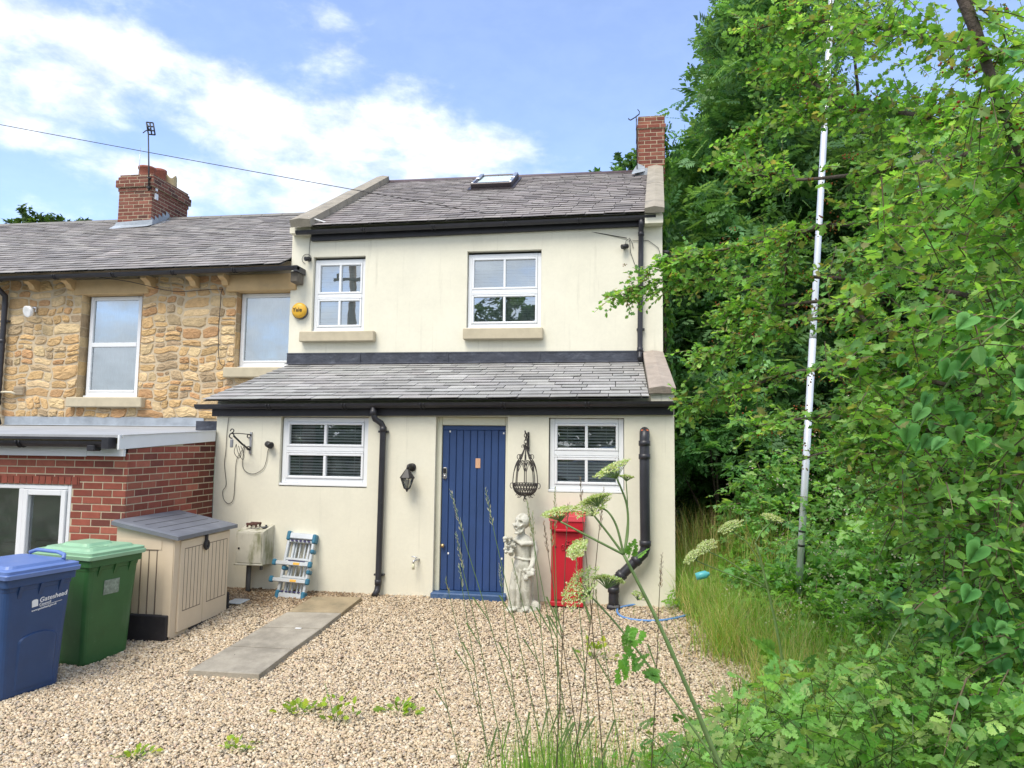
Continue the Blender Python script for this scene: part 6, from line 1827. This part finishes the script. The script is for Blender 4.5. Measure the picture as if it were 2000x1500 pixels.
# loose green weeds covering the ground
def weeds(name, label, P, tpl, size, cols, L, K, mat='leaf', up=.8, r=.0025):
    lv, tw = sprays(tpl, P, RNG.normal(0, .5, P.shape) + np.array([0, 0, .6]), L, K, size, cols, .3, up, .25)
    Vs, Fs, Cs = join([lv, (lambda q: (q[0], q[1], q[2] * np.array([.09, .14, .045])))(sticks(tw, r))])
    o = npmesh(name, Vs, Fs, Cs, M[mat])
    kind(o, 'stuff'); o['label'] = label
    return o
P = np.concatenate([bank_pts(900, -3.6, 2.5, -.15, 1.0, .55, 51), bank_pts(700, -.4, 3.2, .0, 3.2, .8, 52)])
weeds('undergrowth', 'low light green weeds along the ragged edge of the gravel', P, FEATH, .085, [(.20, .41, .065), (.25, .47, .085), (.15, .33, .06)], .26, 5)
# leafy weeds at the viewer's feet on the right
def nearfn(P):
    px, py, z = pix(P)
    return (px > np.interp(py, [1250, 1330, 1400, 1500, 1700], [1790, 1560, 1420, 1300, 1050]) + noise3(P, 4, 61) * 40) & (px < 2150) & (z > 2.2) & (z < 3.9) & (py > 1270) & (py < 1640)
Pn = carve(60000, (-1, -6.2, -.3), (2.6, -4, .9), nearfn)
Pn = Pn[RNG.permutation(len(Pn))[:1500]]
weeds('undergrowth', 'tangle of leafy weeds and cut leaves in the bottom right corner', Pn, FEATH, .068, [(.19, .39, .10), (.24, .45, .125), (.145, .31, .085), (.31, .45, .15)], .26, 4)

# --- grasses
def blades(base, L, w, lean, cols, seg=4, bend=.5):
    n = len(base)
    az = RNG.uniform(0, 6.28, n)
    dh = np.stack([np.cos(az), np.sin(az), 0 * az], 1)
    sd = np.stack([-np.sin(az + RNG.normal(0, .6, n)), np.cos(az), 0 * az], 1)
    rings = []
    for k in range(seg + 1):
        t = k / seg
        c = base + np.array([0, 0, 1.0]) * (L * t * (1 - .25 * bend * t))[:, None] + dh * (L * lean * t + L * bend * lean * t * t)[:, None]
        ww = (w * (1 - t) ** .6)[:, None] if k < seg else 0
        rings += [c - sd * ww, c + sd * ww]
    V = np.stack(rings, 1)
    F = []
    for k in range(seg):
        F += [(2 * k, 2 * k + 1, 2 * k + 3), (2 * k, 2 * k + 3, 2 * k + 2)]
    F = np.array(F)
    return V.reshape(-1, 3), (F[None] + (np.arange(n) * len(rings))[:, None, None]).reshape(-1, 3), np.repeat(cols, len(F), 0)
def grass(name, label, xy, L, w, cols, lean=.25, bend=.6, p=None):
    n = len(xy)
    b_ = np.stack([xy[:, 0], xy[:, 1], gz(xy[:, 0], xy[:, 1]) - .02], 1)
    o = npmesh(name, *blades(b_, L * RNG.uniform(.5, 1.1, n), w * RNG.uniform(.6, 1.2, n), lean * RNG.uniform(.2, 1.5, n), palette(n, cols, p), bend=bend), M['leaf'])
    kind(o, 'stuff'); o['label'] = label
    return o
GRC = [(.22, .40, .075), (.28, .47, .10), (.17, .32, .065), (.44, .45, .18), (.60, .50, .27)]
def strip(n, y0, y1, a, b_): 
    y = RNG.uniform(y0, y1, n); return np.stack([edge_x(y) + RNG.uniform(a, b_, n), y], 1)
grass('grass', 'long green grass along the right edge of the gravel', strip(8500, -2.6, 2.2, -.12, .8), .58, .0045, GRC, p=[.28, .30, .12, .2, .10])
yv = RNG.uniform(.3, 3.0, 1300)
grass('dry_grass', 'tall straw coloured dry grass beside the corner of the house', np.stack([.15 + RNG.uniform(0, 1.2, 1300), yv], 1), 1.2, .0045, [(.52, .42, .20), (.44, .34, .15), (.26, .32, .09), (.22, .34, .07)], .2)
yv = RNG.uniform(-5.4, -4.2, 4200)
grass('grass', 'fresh green grass in front of the gravel at the bottom of the view', np.stack([np.where(RNG.random(4200) < .12, RNG.normal(-.95, .16, 4200), RNG.uniform(-.3, 2.2, 4200)), yv], 1), .55, .0045, GRC, p=[.36, .32, .18, .1, .04])
yg = RNG.uniform(-2.7, -.25, 3600)
grass('grass', 'soft pale tall grass spilling over the right edge of the gravel', np.stack([edge_x(yg) - np.interp(yg, [-1.3, -.7], [.28, -.12]) + RNG.normal(0, .16, 3600) - .25 * np.clip(-yg - 1.2, 0, .8), yg], 1), .62, .0032, GRC, .3, .7, p=[.22, .32, .06, .26, .14])
nb = 900
grass('grass', 'clump of tall fresh grass rising at the bottom of the view in front of the door', np.stack([RNG.normal(-.92, .13, nb), RNG.normal(-5.0, .16, nb)], 1), .78, .0042, GRC, .12, .4, p=[.4, .36, .2, .04, 0])
nb = 2300
grass('grass', 'tall thin grass in front of the hogweed stem', np.stack([RNG.normal(-.32, .36, nb), RNG.normal(-4.8, .35, nb)], 1), .66, .0036, GRC, .2, .5, p=[.34, .34, .1, .14, .08])
yv = RNG.uniform(-5.2, -.2, 420); xv = RNG.uniform(-1.6, .5, 420)
ok = RNG.random(420) < np.clip((xv + 1.7) / 2.2, .1, 1)
grass('grass', 'sparse grass blades growing through the gravel', np.stack([xv[ok], yv[ok]], 1), .22, .003, GRC, .4)

# single flowering grass stalks in front of the drive: (tip px, tip py, foot px, depth, ear length, ripe)
stalks = [(880, 958, 1035, 2.7, .17, 1), (948, 954, 1060, 2.7, .15, 1), (890, 1040, 985, 2.8, .16, 1), (897, 1103, 950, 2.9, .10, 1), (976, 1103, 1010, 2.9, .10, 1), (1029, 979, 1120, 2.6, .14, 0),
          (1084, 952, 1078, 2.6, .16, 0), (1076, 1010, 1090, 2.7, .12, 0), (1133, 933, 1170, 2.5, .10, 2), (1110, 985, 1072, 2.6, .10, 2), (1180, 955, 1105, 2.6, .16, 2), (1293, 1083, 1255, 2.6, .13, 2),
          (1125, 1085, 1150, 2.5, .14, 0), (840, 1240, 905, 3.0, .12, 1), (870, 1130, 960, 3.0, .07, 0), (1062, 1020, 1130, 2.8, .13, 2), (1040, 1000, 1065, 2.9, .10, 0), (1160, 1130, 1215, 2.7, .12, 0), (1000, 1090, 1100, 2.9, .12, 1)]
stlab = ['tallest pale seed head leaning across the middle of the blue door', 'pale seed head leaning against the right edge of the blue door', 'pale seed head in front of the lower middle of the door', 'short pale seed head low on the left of the door', 'short pale seed head at the lower right corner of the door',
         'seed head just under the hanging basket, leaning right', 'upright stalk in front of the left edge of the right window', 'upright stalk at the left side of the red letter box', 'dark seed head crossing the lower sash of the right window', 'dark seed head under the right window sill leaning left', 'brown seed head leaning right below the right window', 'brown bristly seed head against the wall right of the soil pipe bend',
         'seed head hanging in front of the middle of the red letter box', 'lone reddish stalk over the open gravel left of the door', 'small reddish stalk in front of the wall left of the door', 'thin brown stalk between statue and letter box', 'thin stalk touching the statue head', 'stalk over the right lower edge of the letter box', 'drooping stalk in front of the statue']
EARC = [[(.34, .34, .16), (.42, .38, .2)], [(.58, .55, .38), (.66, .6, .42), (.42, .46, .28)], [(.26, .19, .13), (.34, .25, .15)]]
SEED = (np.array([(0, 0, 0), (.13, .4, .05), (0, 1, 0), (-.13, .4, .05), (0, .45, .14)], float), np.array([(0, 1, 4), (1, 2, 4), (2, 3, 4), (3, 0, 4), (0, 2, 1), (0, 3, 2)]))
def seed_head(pts, L, ripe, parent):
    """spikelets along the last L metres of a stem"""
    P = np.array([tuple(p) for p in pts]); seg = np.linalg.norm(np.diff(P, axis=0), axis=1); cum = np.concatenate([[0], np.cumsum(seg)])
    n = int(L / .0042)
    s_ = cum[-1] - L + np.linspace(0, 1, n) * L
    c = np.stack([np.interp(s_, cum, P[:, i]) for i in range(3)], 1)
    d = norm(np.gradient(c, axis=0))
    az = RNG.uniform(0, 6.28, n)
    u = norm(np.cross(d, np.array([.2, .9, .1]))); w = np.cross(d, u)
    out = u * np.cos(az)[:, None] + w * np.sin(az)[:, None]
    sz = .017 * RNG.uniform(.7, 1.3, n) * (1.1 - .5 * np.linspace(0, 1, n))
    return npmesh('seed_head', *scatter(SEED, c + out * .002, d + out * .38, out, sz, palette(n, EARC[ripe], None, .15)), M['straw'], parent)
for (tx, ty, fx, d, L, ripe), lab in zip(stalks, stlab):
    tip, = [np.array(S3(tx, ty, d))]
    foot = np.array(S3(fx, 1560, d + .1)); foot[2] = min(foot[2], tip[2] - .4)
    low = foot + (foot - tip) * .45
    low[2] = float(gz(low[0], low[1]))
    bow = np.array([.02, 0, .0])
    pts = smooth_path([low, low + (tip - low) * .35 + bow, low + (tip - low) * .7 + bow * .6, low + (tip - low) * .88 + bow * .1, tip], 6)
    t = thing('grass_stalk', lab, 'grass stalk', tuple(low), 0, 'flowering grass stalks in front of the drive')
    m = MB(); n = len(pts); m.tube(pts, [.0026 * (1 - .6 * i / n) for i in range(n)], 5)
    m.build('stem', M['stem_green'] if ripe != 2 else M['twig'], t)
    for f, L2, s_ in ((.28, .22, 1), (.5, .16, -1)):
        m = MB()
        q = Vector(pts[int(n * f)]); dd = (Vector(pts[-1]) - Vector(pts[0])).normalized()
        a = q + dd * L2 * .6 + Vector((s_ * L2 * .25, 0, 0)); b_ = q + dd * L2 * .7 + Vector((s_ * L2 * .6, 0, -.01))
        m.add([q - Vector((.002, 0, 0)), q + Vector((.002, 0, 0)), a + Vector((.004, 0, 0)), a - Vector((.004, 0, 0)), b_], [(0, 1, 2, 3), (3, 2, 4)])
        m.build('blade', M['stem_green'], t)
    seed_head(pts, L, ripe, t)

# hogweed with its umbels, leaning in from the right
def umbel(parent, tip, axis, rad, n=22, tilt=None):
    """flat topped flower head: rays from the stalk end, each with a small cluster of white florets"""
    tip, axis = np.array(tip, float), norm(np.array(axis, float))
    u = norm(np.cross(axis, np.array([.13, .95, .2]))); w = np.cross(axis, u)
    m = MB(); P, Nn, Cc = [], [], []
    for k in range(n):
        rr = rad * math.sqrt((k + .5) / n); a = k * 2.39996
        e = tip + axis * rad * (.75 - .22 * (rr / rad) ** 2) + (u * math.cos(a) + w * math.sin(a)) * rr
        m.tube([tip, tip + (e - tip) * .5 + axis * rad * .04, e], .0011, 3, caps=False)
        for j in range(26):
            r2 = rad * .2 * math.sqrt((j + .5) / 26); b_ = j * 2.4
            P.append(e + (u * math.cos(b_) + w * math.sin(b_)) * r2 + axis * RNG.uniform(0, .003)); Nn.append(axis)
    m.build('flower_stalk', M['stem_green'], parent)
    P, Nn = np.array(P), np.array(Nn)
    npmesh('umbel', *scatter(MAPLE, P, RNG.normal(0, 1, P.shape), Nn + RNG.normal(0, .35, P.shape), RNG.uniform(.004, .007, len(P)) * (1 if rad > .03 else .8), palette(len(P), [(.58, .63, .40), (.46, .56, .26), (.66, .69, .54), (.34, .47, .14)], [.3, .34, .16, .2], .12)), M['flower'], parent)
def cut_leaf(parent, base, d, size, n=3):
    P = np.array([base] * n) + RNG.normal(0, .01, (n, 3))
    lv = scatter(FEATH, P, norm(np.array(d))[None] + RNG.normal(0, .25, (n, 3)), np.array([0, -.5, .8]) + RNG.normal(0, .25, (n, 3)), size * RNG.uniform(.7, 1.1, n), palette(n, [(.14, .32, .06), (.18, .38, .08)]))
    npmesh('leaf', *lv, M['leaf'], parent)
hd = 2.15
t = thing('hogweed', 'hogweed with pale green umbels leaning in front of the red letter box and soil pipe', 'wild flower', tuple(S3(1560, 1900, 2.1)))
m = MB()
node = S3(1218, 1083, hd)
m.tube(smooth_path([S3(1560, 1900, 2.1), S3(1440, 1580, hd), S3(1345, 1350, hd), S3(1285, 1215, hd), node], 5), [.0086 - .0002 * i + .0012 * (i % 9 == 4) for i in range(21)], 9)
st = [([node, S3(1190, 1045, hd), S3(1161, 1008, hd)], .0042), ([node, S3(1205, 1030, hd), S3(1188, 1000, hd), S3(1168, 990, hd + .05)], .004), ([node, S3(1226, 1040, hd + .02), S3(1224, 985, hd + .02), S3(1205, 935, hd)], .0045), ([node, S3(1150, 1048, hd - .03), S3(1095, 1019, hd - .03)], .004), ([node, S3(1226, 1010, hd + .05), S3(1223, 940, hd + .05)], .0022),
      ([S3(1400, 1490, hd), S3(1300, 1345, hd + .05), S3(1215, 1232, hd + .08), S3(1152, 1162, hd + .1)], .0042)]
for q, r in st: 
    pp = smooth_path(q, 6); m.tube(pp, [r * (1 - .35 * i / len(pp)) for i in range(len(pp))], 7)
m.build('stem', M['stem_green'], t)
for tip, ax, rad in [((1161, 1008), (-.35, -.35, .9), .062), ((1168, 990), (-.3, .2, .9), .045), ((1205, 935), (-.45, -.1, .85), .06), ((1095, 1019), (-.25, -.1, .95), .055), ((1223, 940), (.1, .1, .95), .022), ((1152, 1162), (-.7, -.45, .65), .075), ((1185, 1150), (.1, .3, .9), .05), ((1135, 1080), (-.5, -.5, .6), .036), ((1245, 1172), (.3, -.2, .8), .026)]:
    umbel(t, S3(*tip, hd + RNG.uniform(-.03, .06)), ax, rad * 1.0, 28 if rad > .03 else 11)
cut_leaf(t, S3(1232, 1098, hd), (.3, 0, .6), .055, 3)
cut_leaf(t, S3(1240, 1225, hd), (-.2, -.1, -.5), .06, 4)
cut_leaf(t, S3(1290, 1320, hd), (-.6, -.2, .1), .07, 4)
cut_leaf(t, S3(1235, 1320, hd), (.1, -.1, .8), .08, 3)
t = thing('hogweed', 'smaller hogweed with cream umbels standing over the grass below the white pole', 'wild flower', (.55, -4.3, -.2))
m = MB()
hd2 = 3.9
b0 = np.array(S3(1560, 1440, hd2)); b0[2] = gz(b0[0], b0[1])
m.tube(smooth_path([b0, S3(1530, 1300, hd2), S3(1490, 1110, hd2), S3(1475, 1060, hd2)], 5), [.009 - .0003 * i for i in range(16)], 8)
for q in ([(1490, 1110), (1460, 1060), (1432, 1040)], [(1475, 1060), (1490, 1035), (1505, 1022)], [(1500, 1150), (1430, 1100), (1385, 1078)], [(1500, 1150), (1420, 1120), (1360, 1095)]):
    m.tube(smooth_path([S3(a, b_, hd2) for a, b_ in q], 4), .0035, 5)
m.build('stem', M['stem_green'], t)
for (a, b_), ax, rad in [((1432, 1040), (-.4, -.2, .8), .07), ((1505, 1022), (.2, -.2, .9), .06), ((1385, 1078), (-.4, -.3, .8), .065), ((1360, 1095), (-.5, -.2, .6), .06)]:
    umbel(t, S3(a, b_, hd2), ax, rad, 26)
cut_leaf(t, S3(1520, 1280, hd2), (-.4, -.3, .3), .2, 3)

# small weeds in the gravel
wl = [(585, 1392, .17, 'yellow green weed spreading on the gravel below the slabs', 0), (655, 1412, .16, 'bushy little weed with an upright stem in the open gravel', 1), (780, 1392, .17, 'yellow green weed in the middle of the gravel', 0), (262, 1482, .12, 'small weed near the bottom left edge of the gravel', 0), (462, 1466, .12, 'small weed at the bottom of the gravel between two larger ones', 0), (1160, 1290, .15, 'leafy seedling in the gravel under the hogweed stem', 1)]
for px_, py_, s_, lab, tall in wl:
    p = hit(px_, py_)
    t = thing('gravel_weed', lab, 'weed', tuple(p), 0, 'weeds growing through the gravel')
    n = 26
    P = p + np.stack([RNG.normal(0, s_ * .4, n), RNG.normal(0, s_ * .3, n), RNG.uniform(.01, .05 + .12 * tall, n)], 1)
    dd = norm(P - p) + np.array([0, 0, .3])
    lv = scatter(HAW, P, dd + RNG.normal(0, .4, P.shape), np.array([0, -.3, 1.0]) + RNG.normal(0, .3, P.shape), s_ * .34 * RNG.uniform(.6, 1.2, n), palette(n, [(.26, .40, .04), (.34, .45, .05), (.17, .31, .04)]))
    npmesh('foliage', *lv, M['leaf'], t)
    m = MB()
    for k in range(6): m.tube([tuple(p), tuple(p + (P[k] - p) * .6 + np.array([0, 0, .01])), tuple(P[k])], .002, 4)
    if tall: m.tube([tuple(p), tuple(p + np.array([-.05, 0, .16])), tuple(p + np.array([-.09, 0, .27]))], .003, 5)
    m.build('stem', M['stem_green'], t)

# --- a parked car behind the viewer, seen in the lower right window
t = thing('parked_car', 'pale silver car reflected in the lower right window', 'car', (-.9, -12.6, .22))
m = MB()
m.prism([(-3.0, .5), (-3.05, .85), (-2.9, 1.1), (-1.9, 1.22), (.6, 1.25), (1.15, 1.12), (1.25, .75), (1.2, .5)], 'Y', -13.5, -11.75)
m.add([(-1.95, -13.4, 1.2), (.75, -13.4, 1.2), (.75, -11.8, 1.2), (-1.95, -11.8, 1.2), (-.95, -13.15, 1.72), (.25, -13.15, 1.74), (.25, -12.05, 1.74), (-.95, -12.05, 1.72)], [(0, 1, 5, 4), (1, 2, 6, 5), (2, 3, 7, 6), (3, 0, 4, 7), (4, 5, 6, 7)])
m.build('body', mk('silver_paint', (.62, .65, .67), .3, .03, 3, metal=.4, coat=.5), t)
m = MB()
for q in ([(-1.72, 1.26), (-.42, 1.26), (-.42, 1.65), (-.98, 1.65)], [(-.34, 1.26), (.5, 1.26), (.2, 1.66), (-.34, 1.66)]):
    k = lambda z: -11.79 - (z - 1.2) * .25 / .53
    m.add([(x, k(z), z) for x, z in q], [(0, 1, 2, 3)])
m.build('side_window', mk('tinted_glass', (.02, .03, .03), .1), t)
for x in (-2.3, .55):
    for y in (-11.85, -13.4):
        m = MB(); m.tube([(x, y - .1, .53), (x, y + .1, .53)], .31, 20); w_l = m.build('wheel', M['rubber'], t)
        m = MB(); m.tube([(x, y + .08, .53), (x, y + .11, .53)], .19, 14); m.build('rim', M['alu'], w_l)
m = MB(); m.bbox(-1.75, -1.5, -11.75, -11.6, 1.2, 1.34, .03); m.build('mirror', M['alu'], t)
# --- tree tops beyond the roofs
def roof_tree(label, px, py, d, rx, rz, n, size, cols):
    top = np.array(S3(px, py, d))
    ctr = top - np.array([0, 0, rz])
    t = thing('roadside_tree', label, 'tree', (ctr[0], ctr[1], 0))
    q = norm(RNG.normal(0, 1, (n, 3)))
    P = ctr + q * (RNG.uniform(.3, 1, n) ** .4)[:, None] * np.array([rx, rx, rz]) * (1 + .12 * noise3(q * 3, 1.5, int(px)))[:, None]
    lv, tw = sprays(MAPLE, P, q + RNG.normal(0, .5, q.shape), .5, 6, size, cols, .2, .8, .3)
    npmesh('crown', *lv, M['leaf_far'], t)
    m = MB(); m.tube([(ctr[0], ctr[1], -.3), (ctr[0] + .1, ctr[1], ctr[2] * .6), (ctr[0], ctr[1], ctr[2] + rz * .5)], [.25, .18, .04], 8)
    for k in range(6): m.tube([(ctr[0], ctr[1], ctr[2] * .7), tuple(ctr + (P[k * 9] - ctr) * .5), tuple(P[k * 9])], [.08, .05, .02], 5)
    m.build('trunk', M['bark'], t)
LT = [(.06, .12, .03), (.09, .16, .05), (.045, .09, .025)]
roof_tree('round tree top showing above the left end of the stone house ridge', 105, 432, 27, 2.0, 2.5, 900, .24, LT)
roof_tree('tree crown showing behind the ridge just left of the gable chimney', 1222, 303, 20, 1.0, 2.4, 420, .2, GREEN_ASH)
roof_tree('tip of a distant tree peeping over the ridge beside the rooflight', 1022, 356, 24, .55, 2.2, 90, .3, GREEN_ASH)

# --- across the lane behind the viewer (seen in the windows)
t = thing('utility_pole', 'wooden utility pole reflected in the upper left window', 'pole', (-11.8, -16, 0))
m = MB(); m.tube([(-11.8, -16, -.3), (-11.75, -16, 9.2)], [.2, .15], 12); m.build('shaft', M['timber'], t)
m = MB(); m.bbox(-12.5, -11.1, -15.9, -15.8, 8.5, 8.62, .01); m.tube([(-12.3, -15.85, 8.62), (-12.3, -15.85, 8.8)], .05, 8); m.tube([(-11.3, -15.85, 8.62), (-11.3, -15.85, 8.8)], .05, 8); m.build('crossarm', M['timber'], t)
q = norm(RNG.normal(0, 1, (700, 3)))
P = np.array([-5.4, -17, 4.9]) + q * (RNG.uniform(.2, 1, 700) ** .4)[:, None] * np.array([2.6, 2.0, 2.9]) * (1 + .2 * noise3(q * 3, 1.4, 5))[:, None]
t = thing('roadside_tree', 'open crowned tree reflected in the upper right window', 'tree', (-5.4, -17, 0))
npmesh('crown', *sprays(MAPLE, P, q + RNG.normal(0, .5, q.shape), .6, 6, .3, LT, .2, .8, .3)[0], M['leaf_far'], t)
m = MB(); m.tube([(-5.4, -17, -.2), (-5.3, -17, 3), (-5.4, -17, 6)], [.2, .15, .05], 8); m.build('trunk', M['bark'], t)
Ph = RNG.uniform((-30, -19.5, 0), (16, -17.5, 3.0), (2600, 3))
Ph[:, 2] *= 1 + .25 * noise3(Ph, .5, 77)
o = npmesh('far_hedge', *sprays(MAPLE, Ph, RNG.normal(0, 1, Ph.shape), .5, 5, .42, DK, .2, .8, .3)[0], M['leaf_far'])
kind(o, 'stuff'); o['label'] = 'dark hedge across the lane, reflected in the lower windows'
